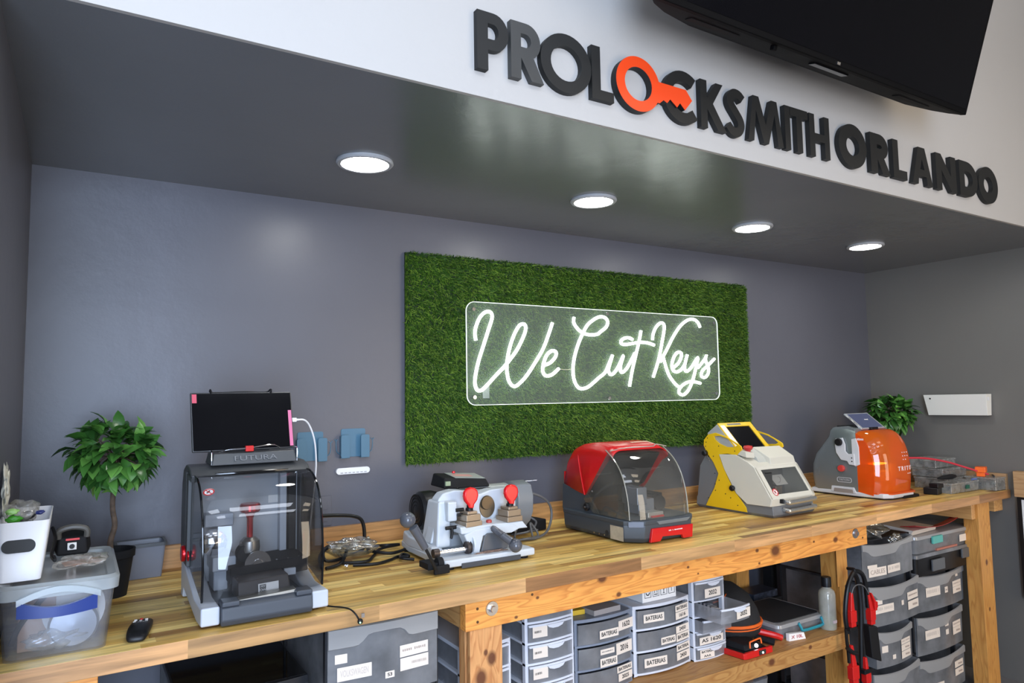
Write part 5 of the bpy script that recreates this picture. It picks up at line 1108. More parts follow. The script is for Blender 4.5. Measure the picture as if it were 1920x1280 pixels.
mk('lower_base', G().rings([[(YX0 + .012, -.15, .0), (YX1, -.15, .0), (YX1 + .004, -.572, .0), (YX0 + .015, -.580, .0), (YX0 + .012, -.45, .0)][::-1], [(YX0 + .006, -.14, .012), (YX1 + .002, -.14, .012), (YX1 + .006, -.582, .012), (YX0 + .003, -.592, .012), (YX0 + .002, -.45, .012)][::-1], [(YX0 + .010, -.14, .050), (YX1, -.14, .050), (YX1 + .004, -.575, .050), (YX0 + .006, -.585, .050), (YX0 + .006, -.45, .050)][::-1]]), M_GR4, m4, bevel=.002)
hoodp = [(-.455, .048), (-.395, .090), (-.33, .195), (-.302, .262), (-.40, .266), (-.47, .236), (-.502, .216), (-.590, .082), (-.582, .050)]
mk('hood_cheek', G().prism(hoodp, 'x', YX0 - .004, YX0 + .010), M_BEI, m4, bevel=.002)
mk('hood_cheek', G().prism(hoodp, 'x', YX1 - .010, YX1 + .004), M_BEI, m4, bevel=.002)
# front face frame with window
def hf(x, u, d=0.0):   # point on the sloped front; u 0 bottom .. 1 top
    return (x, -.590 + u * .088 + d * .84, .082 + u * .134 + d * -.30)
def framed(x0, x1, wx0, wx1, u0, u1, th=.004):
    me = shape_mesh([[(x0, 0), (x1, 0), (x1, 1), (x0, 1)], rect_loop(wx0, wx1, u0, u1, .0)], th, 'xz', 0)
    for v in me.vertices: v.co = hf(v.co.x, v.co.z, v.co.y)
    return me
mk('hood_front', framed(YX0 + .000, YX1 - .000, YX0 + .032, YX1 - .022, .13, .90), M_BEI, m4)
wn4 = mk('front_window', G().quad(hf(YX0 + .030, .11, .003), hf(YX1 - .020, .11, .003), hf(YX1 - .020, .92, .003), hf(YX0 + .030, .92, .003)), clear('tinted_window', (.60, .60, .58), gloss=.05, rough=.03, milk=.16, milk_col=(.45, .45, .43)), m4)
mk('hood_chin', G().hexa([(YX0, -.585, .050), (YX1, -.583, .050), (YX1, -.56, .050), (YX0, -.56, .050), (YX0, -.592, .083), (YX1, -.592, .083), (YX1, -.57, .083), (YX0, -.57, .083)]), M_BEI, m4, bevel=.002)
mk('hood_top', G().hexa([(YX0, -.504, .212), (YX1, -.504, .212), (YX1, -.40, .250), (YX0, -.40, .250), (YX0, -.502, .218), (YX1, -.502, .218), (YX1, -.40, .266), (YX0, -.40, .266)]), M_BEI, m4, bevel=.002)
mk('top_hump', G().hexa([(YX0 + .12, -.498, .215), (YX1, -.498, .215), (YX1, -.38, .25), (YX0 + .12, -.38, .25), (YX0 + .12, -.492, .250), (YX1 - .006, -.492, .250), (YX1 - .02, -.425, .296), (YX0 + .12, -.40, .296)]), M_BEI, m4, bevel=.003)
mk('top_hump_step', G().hexa([(YX0 + .065, -.480, .222), (YX0 + .12, -.48, .222), (YX0 + .12, -.38, .25), (YX0 + .065, -.38, .25), (YX0 + .070, -.462, .250), (YX0 + .12, -.462, .252), (YX0 + .12, -.40, .292), (YX0 + .065, -.40, .288)]), pm('grey_beige', (.48, .48, .43), .45), m4, bevel=.002)
mk('paper_notice', G().quad(hf(YX0 + .115, .42, .03), hf(YX0 + .195, .42, .03), hf(YX0 + .185, .74, .03), hf(YX0 + .100, .74, .03)), M_PAPERW, m4, label='white paper note with arrow sketch')
mk('note_sketch', G().tube([hf(YX0 + .135, .50, .0285), hf(YX0 + .150, .52, .0285), hf(YX0 + .162, .64, .0285), hf(YX0 + .150, .68, .0285)], .0008, 5, 3), M_INKG, m4)
def chrome_bar(z, nm):
    mk(nm, G().tube([(YX0 + .075, -.588, z), (YX0 + .078, -.612, z - .002), (YX0 + .10, -.618, z - .002), (YX1 - .045, -.616, z + .0), (YX1 - .030, -.610, z), (YX1 - .028, -.586, z)], .006, 10, 5).move(lambda x, y, zz: (x, y, z + (zz - z) * 1.7)), pm('satin_metal', (.52, .52, .50), .25, .8), m4)
chrome_bar(.068, 'hood_handle'); chrome_bar(.032, 'drawer_handle')
mk('latch', G().box(YX0 + .052, YX0 + .068, -.602, -.588, .062, .080, rot=.4), M_BLACK, m4, bevel=.001)
no_sign(m4, hf(YX0 + .045, .20, -.0016), .017, 0, -.55)
eb = mk('stop_box', G().hexa([(YX0 + .002, -.458, .255), (YX0 + .060, -.458, .250), (YX0 + .060, -.395, .262), (YX0 + .002, -.395, .268), (YX0 + .002, -.455, .282), (YX0 + .060, -.455, .275), (YX0 + .060, -.395, .288), (YX0 + .002, -.395, .294)]), M_BEI, m4, bevel=.002)
mk('yellow_collar', G().lathe([(0, .004), (.020, .004), (.021, 0)], (YX0 + .043, -.430, .273), n=26), M_YEL, eb)
mk('stop_button', G().lathe([(.010, 0), (.011, .012), (.018, .017), (.022, .026), (.018, .034), (0, .037)], (YX0 + .045, -.434, .272), n=28), pm('stop_red', (.50, .03, .03), .35), eb, label='round red emergency stop button')
mk('side_knob', G().lathe([(0, -.020), (.010, -.020), (.014, -.014), (.012, 0)], (YX0 - .003, -.222, .263), 'x', n=20), M_BLACK, m4)
mk('side_knob', G().lathe([(0, -.016), (.010, -.016), (.014, -.010), (.012, 0)], (YX0 - .004, -.380, .112), 'x', n=20), M_BLACK, m4)
mk('prop_rod', G().tube([(YX0 - .004, -.245, .225), (YX0 - .004, -.222, .262)], .0012, 6, 1), M_STEEL, m4)
# screen console
def sc4(x, u, d): return (x, -.424 + u * .132 + d * .75, .268 + u * .139 - d * .70)
def scb(x0, x1, u0, u1, d0, d1): return G().hexa([sc4(x0, u0, d0), sc4(x1, u0, d0), sc4(x1, u0, d1), sc4(x0, u0, d1), sc4(x0, u1, d0), sc4(x1, u1, d0), sc4(x1, u1, d1), sc4(x0, u1, d1)])
mk('console', G().hexa([sc4(YX0 + .008, 0, .006), sc4(YX1 - .064, 0, .006), (YX1 - .064, -.22, .24), (YX0 + .008, -.22, .24), sc4(YX0 + .008, 1, .006), sc4(YX1 - .064, 1, .006), (YX1 - .064, -.225, .36), (YX0 + .008, -.225, .36)]), pm('silver_console', (.50, .51, .52), .3, .3), m4, bevel=.003)
me = shape_mesh([[(YX0 + .007, 0), (YX1 - .060, 0), (YX1 - .060, 1), (YX0 + .007, 1)], [(YX0 + .045, .13), (YX1 - .086, .13), (YX1 - .086, .88), (YX0 + .045, .88)]], .005, 'xz', 0)
for v in me.vertices: v.co = sc4(v.co.x, v.co.z, v.co.y)
mk('screen_bezel', me, M_YEL, m4, label='yellow screen surround')
mk('screen', scb(YX0 + .042, YX1 - .083, .10, .90, .0035, .0055), M_BLACKG, m4)
mk('keypad_strip', scb(YX0 + .012, YX0 + .040, .08, .92, -.001, .0), pm('pale_strip', (.70, .71, .70), .3), m4)
mk('logo_strip', scb(YX0 + .065, YX1 - .14, .92, .97, -.0012, 0), M_GR4, m4)
# inside
mk('inner_works', G().box(YX0 + .045, YX0 + .10, -.52, -.44, .052, .19).box(YX0 + .11, YX0 + .13, -.50, -.45, .052, .15), M_BLACK, m4, bevel=.006)
mk('bronze_block', G().box(YX0 + .105, YX0 + .150, -.53, -.47, .052, .125), M_BRASS, m4, bevel=.003)

# ================================================================= KEY MACHINE 5: silver body with orange hood
M_SIL = pm('blue_silver', (0.26, 0.29, 0.30), 0.26, .55)
M_ORC = clear('orange_acrylic', (1.0, 0.30, 0.04), gloss=0.05, rough=0.03, milk=0.55, milk_col=(1.0, 0.22, 0.02), mix_hi=.6)
M_PW = pm('pearl_white', (0.62, 0.62, 0.64), 0.35)
m5 = thing('key_machine', 'silver key cutting machine with bright orange transparent hood and small tablet', 'key machine', (3.73, -.39, 0), 'key cutting machines on the worktop')
OX0, OX1 = 3.588, 3.882
co = (OX0 + OX1) / 2
body_side = [(-.190, .018), (-.178, .09), (-.182, .16), (-.205, .215), (-.255, .272), (-.290, .315), (-.300, .348), (-.32, .360), (-.40, .366), (-.452, .352), (-.452, .018)]
def orow(x, k):   # profile pulled in toward the centre for the rounded flank
    return [(x, -.45 + (y + .45) * (1 - .12 * k), .018 + (z - .018) * (1 - .05 * k)) for y, z in body_side]
rr5 = []
for u, k in ((0, 1.0), (.012, .55), (.035, .2), (.08, 0), (.5, 0), (.92, 0), (.965, .2), (.988, .55), (1, 1)):
    rr5.append(orow(OX0 + (OX1 - OX0) * u, k))
mk('silver_body', G().rings(rr5), M_SIL, m5, angle=50)
mk('top_recess', G().hexa([(OX0 + .03, -.43, .36), (OX1 - .06, -.43, .36), (OX1 - .06, -.32, .352), (OX0 + .03, -.32, .352), (OX0 + .03, -.43, .373), (OX1 - .06, -.43, .373), (OX1 - .06, -.33, .366), (OX0 + .03, -.33, .366)]), M_BLACKM, m5, bevel=.003)
oplan = lambda z, i: [(OX0 + i, -.18 - i * .5, z), (OX0 - .004 + i, -.44, z), (OX0 + .012 + i, -.575, z), (OX0 + .06, -.603 + i, z), (OX1 - .05, -.600 + i, z), (OX1 + .002 - i, -.565, z), (OX1 + .002 - i, -.20, z), (OX1 - .05, -.17 - i * .5, z), (OX0 + .05, -.17 - i * .5, z)]
mk('white_skirt', G().rings([oplan(.006, .006), oplan(.010, 0), oplan(.026, 0), oplan(.030, .004)]), M_PW, m5, bevel=.002)
mk('rubber_mat', G().rings([oplan(.0, .012), oplan(.006, .010)]), M_BLACKM, m5)
mk('front_base', G().box(co + .0, OX1 - .01, -.608, -.58, .0, .014), M_BLACKM, m5, bevel=.004)
mk('side_step', G().prism([(-.30, .020), (-.305, .050), (-.43, .050), (-.445, .020)], 'x', OX0 - .007, OX0 + .005), M_PW, m5, bevel=.002)
mk('step_inset', G().prism([(-.318, .022), (-.322, .040), (-.425, .040), (-.430, .022)], 'x', OX0 - .009, OX0 - .0068), pm('warm_inset', (.28, .24, .22), .4), m5)
# hood
op = smooth_path([(-.452, .340, 0), (-.50, .345, 0), (-.545, .322, 0), (-.580, .27, 0), (-.598, .19, 0), (-.600, .10, 0), (-.592, .030, 0)], 5)
hr = []
for p in op:
    row = []
    for i in range(21):
        u = i / 20; e = abs(2 * u - 1)
        y = p.x + .062 * e ** 4 if p.x < -.455 else p.x
        row.append((OX0 + .002 + (OX1 - OX0 + .004) * u, min(y, -.452), p.y - .018 * e ** 6 * (1 if p.y > .25 else .2)))
    hr.append(row)
oh = mk('orange_hood', G().rings(hr, closed=False, cap0=False, cap1=False), M_ORC, m5, label='bright orange transparent hood')
for x in (OX0 + .002, OX1 + .005):
    mk('hood_side', G().prism([(min(p.x + .060, -.450), p.y - .012) for p in op] + [(-.452, .030), (-.452, .32)], 'x', x - .0012, x + .0012), M_ORC, m5)
mk('hood_flange', G().rings([[(OX0 + .002, -.452, .026), (OX0 + .006, -.55, .026), (OX0 + .05, -.603, .026), (OX1 - .04, -.605, .026), (OX1 + .012, -.555, .026), (OX1 + .012, -.452, .026)], [(OX0 + .002, -.452, .034), (OX0 + .006, -.55, .034), (OX0 + .05, -.600, .034), (OX1 - .04, -.602, .034), (OX1 + .010, -.552, .034), (OX1 + .010, -.452, .034)]]), M_ORC, oh)
def hood_text(s, size, xc, z, sp, bold=.0, wid=None):
    # letters follow the front of the hood
    o = put_text(s, size, (xc, -.601, z), pm('hood_white', (.85, .75, .72), .4), oh, bold=bold, width=wid, thick=.0006, space=sp)
    for v in o.data.vertices:
        e = abs(2 * (v.co.x - OX0 - .002) / (OX1 - OX0 + .004) - 1); v.co.y += .062 * e ** 4
hood_text('TRITON', .030, co + .052, .150, 1.5, .0006, .165)
mk_ = put_marks(.055, .005, (co + .075, -.6025, .124), MATS['hood_white'], oh, n=8)
for v in mk_.data.vertices: v.co.y += .062 * abs(2 * (v.co.x - OX0 - .002) / (OX1 - OX0 + .004) - 1) ** 4
put_marks(.035, .012, (OX0 - .0008, -.478, .300), pm('hood_white2', (.85, .75, .72), .4), oh, yaw=-PI / 2, n=5)
g = G()
for i in range(3):
    for j in range(3 - (i == 2)):
        x = co + .012 + .020 * j + .004 * i; z = .232 - .018 * i
        g.lathe([(0, -.001), (.0028, -.001), (.0028, .001)], (x, -.6005, z), 'y', n=8)
mk('vent_holes', g, MATS['hood_white2'], oh)
mk('orange_glow_lamp', G().box(co - .06, co + .04, -.50, -.46, .165, .172), emis('work_light', (1.0, .62, .30), 5), m5, label='lit work lamp strip inside the orange hood')
mk('work_block', G().box(OX0 + .05, co + .06, -.545, -.46, .034, .120).box(OX0 + .09, co - .0, -.56, -.50, .12, .135).lathe([(0, 0), (.018, 0), (.018, .05), (0, .05)], (co + .04, -.53, .12), n=20), pm('pale_parts', (.70, .65, .60), .4), m5, bevel=.003)
# side fittings
mk('side_arm', shape_mesh([[(-.345, .300), (-.385, .305), (-.398, .270), (-.398, .235), (-.412, .222), (-.445, .225), (-.447, .165), (-.415, .168), (-.405, .185), (-.37, .190), (-.345, .225), (-.340, .262)]], .008, 'yz', OX0 - .012), M_PW, m5, bevel=.002)
mk('black_dial', G().lathe([(0, -.014), (.017, -.014), (.020, -.008), (.020, 0)], (OX0 - .012, -.365, .282), 'x', n=26), M_BLACK, m5)
mk('hinge_plate', G().prism([(-.430, .30), (-.455, .305), (-.468, .26), (-.468, .17), (-.445, .16), (-.430, .17)], 'x', OX0 - .005, OX0 + .006), M_PW, m5, bevel=.002)
mk('arm_marks', G().box(OX0 - .0135, OX0 - .012, -.436, -.430, .200, .206).box(OX0 - .0135, OX0 - .012, -.436, -.430, .182, .188), M_INK, m5)
mk('stop_button', G().lathe([(0, -.022), (.015, -.022), (.018, -.016), (.017, -.004), (.012, 0)], (OX0 + .003, -.368, .145), 'x', n=26), pm('stop_red2', (.60, .05, .04), .35), m5, label='round red side button')
mk('name_plate', shape_mesh([rect_loop(-.418, -.335, .072, .098, .010, 5), rect_loop(-.415, -.338, .075, .095, .008, 5)], .002, 'yz', OX0 - .0015), pm('silver_line', (.45, .46, .48), .3), m5)
put_text('TRITON', .013, (OX0 - .002, -.3765, .085), MATS['silver_line'], m5, yaw=-PI / 2, width=.060)
# small tablet on top
t5 = thing('tablet', 'small tablet with blue grey screen tilted on top of the orange hood machine', 'tablet', (3.74, -.42, .37))
def t5p(x, u, d): return (x, -.462 + u * .098 + d * .62, .352 + u * .078 - d * .78)
def t5b(x0, x1, u0, u1, d0, d1): return G().hexa([t5p(x0, u0, d0), t5p(x1, u0, d0), t5p(x1, u0, d1), t5p(x0, u0, d1), t5p(x0, u1, d0), t5p(x1, u1, d0), t5p(x1, u1, d1), t5p(x0, u1, d1)])
mk('tablet_case', t5b(3.635, 3.845, 0, 1, 0, .008), pm('silver_case', (.55, .57, .60), .3, .5), t5, bevel=.002)
mk('screen', t5b(3.652, 3.832, .06, .94, -.0008, .0005), emis('blue_screen', (.16, .19, .36), .45), t5)
put_marks(.036, .008, t5p(3.76, .55, -.0016), M_PAPERW, t5, rot=Matrix.Rotation(.68, 4, 'X'), n=4)
mk('support_leg', G().tube([(3.64, -.445, .353), (3.63, -.42, .385), (3.64, -.38, .41)], .004, 8, 2), M_STEEL, t5)
mk('support_block', G().box(3.70, 3.76, -.475, -.455, .345, .358), M_BLACK, t5, bevel=.002)

for n_ in ('blue_screen', 'pink_screen', 'pink_screen2'):
    q = MATS[n_].node_tree.nodes['Principled BSDF']; q.inputs['Base Color'].default_value = (.01, .01, .015, 1); q.inputs['Roughness'].default_value = .15; q.inputs['Specular IOR Level'].default_value = .12
# ================================================================= STORAGE UNDER THE BENCH
M_WFR = pm('white_frame_plastic', (0.66, 0.68, 0.74), 0.4)
M_BFR = pm('black_frame_plastic', (0.014, 0.015, 0.018), 0.4)
M_GFR = pm('blue_grey_frame', (0.20, 0.23, 0.29), 0.4)
M_FROST = clear('frosted_drawer', (0.62, 0.65, 0.70), gloss=.05, rough=.18, milk=.45, milk_col=(.44, .46, .50), noise=.10, nscale=9, mix_hi=.4)
M_FROSTB = clear('frosted_front', (0.50, 0.53, 0.58), gloss=.06, rough=.15, milk=.55, milk_col=(.46, .47, .49), noise=.16, nscale=11, mix_hi=.45)
M_FROSTW = clear('frosted_light', (0.78, 0.80, 0.84), gloss=.05, rough=.18, milk=.42, milk_col=(.60, .61, .63), noise=.08, nscale=14, mix_hi=.4)
M_RIMF = clear('frosted_rim', (0.7, 0.7, 0.7), gloss=.08, rough=.2, milk=.80, milk_col=(.60, .59, .58), mix_hi=.4)
def drawer_unit(name, lab, x0, x1, yf, yb, zt, rows, frame, front, cat='drawer unit', group='drawer units under the bench', bulge=.012, lip='bar', post=.012, gap=.012, floor_z=None, top_th=.012, slide=None, skew=None, sides=True):
    """rows: list of (height, stickers); sticker: (x, z, w, h, text, kind) measured from the drawer's left / bottom, in metres"""
    zb = zt - top_th - sum(r[0] for r in rows) - .004
    t = thing(name, lab, cat, ((x0 + x1) / 2, (yf + yb) / 2, zb), group)
    xc, hw = (x0 + x1) / 2, (x1 - x0) / 2
    def yfront(x): return yf - bulge * (1 - ((x - xc) / hw) ** 2)
    fr = G()
    fr.rings([[(x0, yb, z), (x0, yf, z)] + [(x0 + (x1 - x0) * i / 8, yfront(x0 + (x1 - x0) * i / 8) - .001, z) for i in range(1, 8)] + [(x1, yf, z), (x1, yb, z)] for z in (zt - top_th, zt)])
    mk('top_panel', fr, frame, t, bevel=.002)
    f = G()
    for x in (x0, x1 - post):
        f.box(x, x + post, yf + .001, yf + .018, zb, zt - top_th)
        f.box(x, x + post, yb - .01, yb, zb, zt - top_th)
    z = zt - top_th
    for hgt, _ in rows:
        z -= hgt
        if frame is M_WFR or frame is M_GFR:
            f.rings([[(x0, yb, q)] + [(x0 + (x1 - x0) * i / 8, yfront(x0 + (x1 - x0) * i / 8), q) for i in range(9)] + [(x1, yb, q)] for q in (z, z + gap * .6)])
        else:
            f.box(x0, x1, yf + .004, yb, z, z + gap * .6)
    f.box(x0, x1, yf + .004, yb, zb, zb + .006)
    mk('frame', f, frame, t)
    z = zt - top_th
    for k, (hgt, stick) in enumerate(rows):
        z -= hgt
        dx, dy = (slide or {}).get(k, (0, 0))
        a, b = x0 + post * .9 + dx, x1 - post * .9 + dx
        z0, z1 = z + gap * .75, z + hgt - gap * .35
        g = G(); n = 10
        yy = lambda x: yfront(x - dx) - .003 - dy
        out = [(a + (b - a) * i / n, yy(a + (b - a) * i / n)) for i in range(n + 1)]
        g.rings([[(x, y, z0) for x, y in out], [(x, y - .002, z1) for x, y in out]], closed=False, cap0=False, cap1=False)
        depth_y = yb - .03 - dy
        g.quad((a, out[0][1], z0), (a, depth_y, z0), (a, depth_y, z1), (a, out[0][1], z1))
        g.quad((b, out[-1][1], z0), (b, depth_y, z0), (b, depth_y, z1), (b, out[-1][1], z1))
        g.quad((a, out[0][1], z0 + .001), (b, out[-1][1], z0 + .001), (b, depth_y, z0 + .001), (a, depth_y, z0 + .001))
        d = mk('drawer', g, front, t, recalc=False)
        if lip == 'wide':     # moulded band with a dipped grip along the top
            hh = z1 - z0; g = G(); rr = []
            for i in range(25):
                u = i / 24; x = a + (b - a) * u
                grip = 1 / (1 + math.exp(-(min(u - .30, .68 - u)) * 60))
                low = z1 - hh * (.27 - .14 * grip) ; y = yy(x)
                rr.append([(x, y - .0015, z1 + .001), (x, y - .008 - .003 * grip, z1 - .001), (x, y - .008 - .003 * grip, low + .004), (x, y - .0015, low)])
            g.rings(rr); mk('grip_band', g, M_RIMF, d)
        elif lip == 'tab':
            g = G(); x = (a + b) / 2 + .01
            g.rings([[(x + q * .034 * math.cos(0), yy(x) - .001 - dd, z1 - .002 - e) for q, e in ((-1, 0), (1, 0), (.8, .008), (.3, .013), (-.3, .013), (-.8, .008))] for dd in (0, .007)])
            mk('pull_tab', g, M_WFR, d)
            g = G().rings([[(x_, y_ - .0045, z1 - .004) for x_, y_ in out], [(x_, y_ - .0045, z1 + .003) for x_, y_ in out], [(x_, y_ + .001, z1 + .003) for x_, y_ in out], [(x_, y_ + .001, z1 - .004) for x_, y_ in out]], closed=False, cap0=False, cap1=False)
            mk('top_lip', g, M_WFR, d, recalc=False)
        for (sx, sz, sw, sh, txt, kind) in stick:
            xa, xb = a + sx, a + sx + sw; xm = (xa + xb) / 2
            slope = math.atan2(yy(xb) - yy(xa), xb - xa)
            off = (.0125 if (lip == 'wide' and sz + sh > (z1 - z0) * .74) else .0035) + bulge * (sw / 2 / hw) ** 2
            g = G().quad((xa, yy(xa) - off, z0 + sz), (xb, yy(xb) - off, z0 + sz), (xb, yy(xb) - off, z0 + sz + sh), (xa, yy(xa) - off, z0 + sz + sh))
            mk('sticker', g, M_PAPER if kind != 'w' else M_PAPERW, d, recalc=False)
            ym = (yy(xa) + yy(xb)) / 2 - off - .0006
            if txt:
                ink = M_INKF if kind == 'f' else (M_INKG if kind == 'g' else M_INK)
                lines = txt.split('|')
                for li, s in enumerate(lines):
                    zz = z0 + sz + sh * (1 - (li + .5) / len(lines))
                    put_text(s, sh / len(lines) * .68, (xm, ym, zz), ink, d, yaw=slope, width=sw * (.82 if len(s) > 4 else .5), thick=.0002, bold=sh / len(lines) * .012)
            if kind in ('m', 'mf'): put_marks(sw * .84, sh * (.22 if kind == 'm' else .42), (xm, ym, z0 + sz + sh * .55), M_INKG if kind == 'm' else M_INKF, d, yaw=slope, n=12)
            if kind == 'b' or kind == 'g2':
                g = G(); rs = random.Random(k * 7 + int(sx * 999)); q = sw * .10
                while q < sw * .9:
                    w_ = rs.uniform(.0006, .0018)
                    g.quad((xa + q, ym + (q / sw - .5) * 0, z0 + sz + sh * .42), (xa + q + w_, ym, z0 + sz + sh * .42), (xa + q + w_, ym, z0 + sz + sh * .62), (xa + q, ym, z0 + sz + sh * .62)); q += w_ + rs.uniform(.0008, .0022)
                mk('barcode', g, M_INK if kind == 'b' else M_INKG, d, recalc=False)
    return t
G1 = 'storage drawer units under the bench'
# A: black unit far left
drawer_unit('drawer_unit', 'black drawer unit with glossy lid at the far left below the worktop', .375, .700, -.665, -.25, -.195, [(.20, []), (.20, [])], M_BFR, M_FROSTB, group=G1, lip='wide', top_th=.02)
mk('lid_gloss', G().box(.38, .695, -.66, -.26, -.1949, -.1935), M_BLACKG, bpy.data.objects['drawer_unit'], bevel=.002)
# B: wide smoky drawer with the volkswagen label
drawer_unit('drawer_unit', 'wide smoky drawer unit with S3 label, left of the front post', .722, 1.052, -.745, -.30, -.052, [(.212, [(.018, .108, .033, .024, '', 'p'), (.024, .062, .094, .036, 'VOLKSWAGEN', 'f'), (.157, .045, .027, .018, 'S3', 'p'), (.200, .092, .088, .032, '', 'm'), (.201, .055, .088, .034, '', 'g2')]), (.21, []), (.21, [])], M_BFR, M_FROSTB, group=G1, lip='wide', top_th=.006, bulge=.010, post=.006)
# C: white unit behind the front post
drawer_unit('drawer_unit', 'white framed drawer unit half hidden behind the left front post', 1.170, 1.352, -.655, -.28, -.222, [(.075, []), (.072, []), (.072, []), (.072, [])], M_WFR, M_FROSTW, group=G1, lip='tab')
bc = lambda x=.018, z=.018: [(x, z, .052, .038, '', 'bw')]
def bcw(): return [(.012, .014, .054, .036, '', 'b')]
# D: white narrow unit with barcodes
drawer_unit('drawer_unit', 'narrow white drawer unit with barcode stickers right of the front post', 1.412, 1.608, -.648, -.28, -.138, [(.048, []), (.066, bcw()), (.066, bcw()), (.066, bcw()), (.066, bcw())], M_WFR, M_FROSTW, group=G1, lip='tab')
# E: blue grey unit with battery labels
drawer_unit('drawer_unit', 'blue grey drawer unit with labels 1632, 2016 and 2025', 1.618, 1.872, -.640, -.28, -.222,
            [(.082, [(.080, .012, .085, .028, 'BATERIAS', 'p'), (.166, .024, .080, .034, '1632', 'p')]), (.082, [(.082, .040, .062, .018, '', 'b'), (.152, .026, .084, .040, '2016', 'p'), (.080, -.002, .076, .030, 'BATERIAS', 'p')]), (.080, [(.154, .044, .080, .022, 'BATERIAS', 'p'), (.160, .014, .074, .026, '2025', 'p')])], M_GFR, M_FROSTB, group=G1, bulge=.018)
# F: white three drawer unit
drawer_unit('drawer_unit', 'wide white drawer unit with labels 1616 and 2450 on the lower shelf', 1.888, 2.172, -.632, -.28, -.222,
            [(.078, [(.022, .020, .090, .030, 'BATERIAS', 'p'), (.172, .036, .080, .024, 'BATERIAS', 'p'), (.172, .008, .080, .026, '1616', 'p')]), (.078, [(.172, .036, .080, .026, '2450', 'p'), (.095, .010, .074, .026, 'BATERIAS', 'p'), (.173, .006, .080, .028, 'BATERIA', 'p')]), (.078, [(.020, .018, .100, .032, 'BATERIAS', 'p'), (.172, .048, .082, .024, 'BATERIA', 'p'), (.172, .016, .080, .028, '2450', 'p')])], M_WFR, M_FROSTB, group=G1, bulge=.022, post=.016)
# G: narrow white unit with open drawers
drawer_unit('drawer_unit', 'narrow white drawer unit with two pulled out 2032 drawers', 2.182, 2.360, -.640, -.30, -.168,
            [(.075, [(.040, .008, .088, .034, '2032', 'p')]), (.060, [(.070, .010, .085, .034, '2032', 'p')]), (.055, []), (.055, [(.006, .006, .125, .028, 'AS 1620', 'p')]), (.050, [(.010, .004, .070, .032, 'BATERIA|AAA', 'p')])], M_WFR, M_FROSTW, group=G1, lip='tab', slide={1: (.012, .115), 2: (.0, .035)}, gap=.008)
for i in range(9):
    mk('battery_pack', G().box(2.225 + .004 * i, 2.232 + .004 * i, -.735 + .038 * i * .35, -.700 + .038 * i * .35, -.288, -.262, rot=.5), M_NAVY if i % 2 else M_STEEL, None, label='blister packed coin battery standing in the pulled out 2032 drawer', cat='battery pack', group='battery packs in the open 2032 drawer')
# things lying on the units
mk('box_lid', G().box(1.70, 1.825, -.640, -.50, -.2215, -.203, rot=.05), pm('taupe_box', (.33, .30, .29), .6), None, bevel=.001, label='flat white and taupe box on top of the 1632 drawer unit', cat='box')
mk('yellow_packet', G().box(1.640, 1.70, -.60, -.50, -.2215, -.204, rot=-.1), pm('yellow_card', (.65, .42, .03), .5), None, bevel=.002, label='small yellow packet beside the flat box on the 1632 drawer unit', cat='packet')
fb = thing('shipping_box', 'white shipping box with fragile and umbrella symbols on the 1616 unit', 'box', (2.03, -.55, -.221))
mk('box_body', G().box(1.945, 2.115, -.625, -.44, -.2212, -.140), M_PAPERW, fb, bevel=.002)
for i, sym in enumerate(('flower', 'arrows', 'glass', 'umbrella')):
    x = 1.955 + i * .040; z0 = -.205; y = -.6262
    p_ = mk('symbol_frame', shape_mesh([rect_loop(x, x + .032, z0, z0 + .044), rect_loop(x + .0015, x + .0305, z0 + .0015, z0 + .0425)], .0006, 'xz', y), M_INK, fb)
    c = x + .016
    if sym == 'flower': g = shape_mesh([arc(c, z0 + .028, .006, .006, 0, 345, 20)], .0006, 'xz', y); mk('symbol', g, M_INK, p_); g = shape_mesh([stroke_loop([(c - .009, z0 + .018), (c - .004, z0 + .010), (c + .004, z0 + .010), (c + .009, z0 + .018)], .004)], .0006, 'xz', y)
    elif sym == 'arrows': g = shape_mesh([[(c - .009, z0 + .006), (c + .009, z0 + .006), (c + .009, z0 + .009), (c - .009, z0 + .009)]], .0006, 'xz', y); mk('symbol', g, M_INK, p_); mk('symbol', shape_mesh([[(c - .007, z0 + .012), (c - .005, z0 + .012), (c - .005, z0 + .028), (c - .003, z0 + .028), (c - .006, z0 + .036), (c - .009, z0 + .028), (c - .007, z0 + .028)]], .0006, 'xz', y), M_INK, p_); g = shape_mesh([[(c + .005, z0 + .012), (c + .007, z0 + .012), (c + .007, z0 + .028), (c + .009, z0 + .028), (c + .006, z0 + .036), (c + .003, z0 + .028), (c + .005, z0 + .028)]], .0006, 'xz', y)
    elif sym == 'glass': g = shape_mesh([[(c - .006, z0 + .006), (c + .006, z0 + .006), (c + .001, z0 + .009), (c + .001, z0 + .018), (c + .008, z0 + .026), (c + .009, z0 + .038), (c - .009, z0 + .038), (c - .008, z0 + .026), (c - .001, z0 + .018), (c - .001, z0 + .009)]], .0006, 'xz', y)
    else: g = shape_mesh([arc(c, z0 + .022, .012, .014, 0, 180, 12) + [(c - .001, z0 + .022), (c - .001, z0 + .008), (c + .001, z0 + .008), (c + .001, z0 + .022)]], .0006, 'xz', y)
    mk('symbol', g, M_INK, p_)
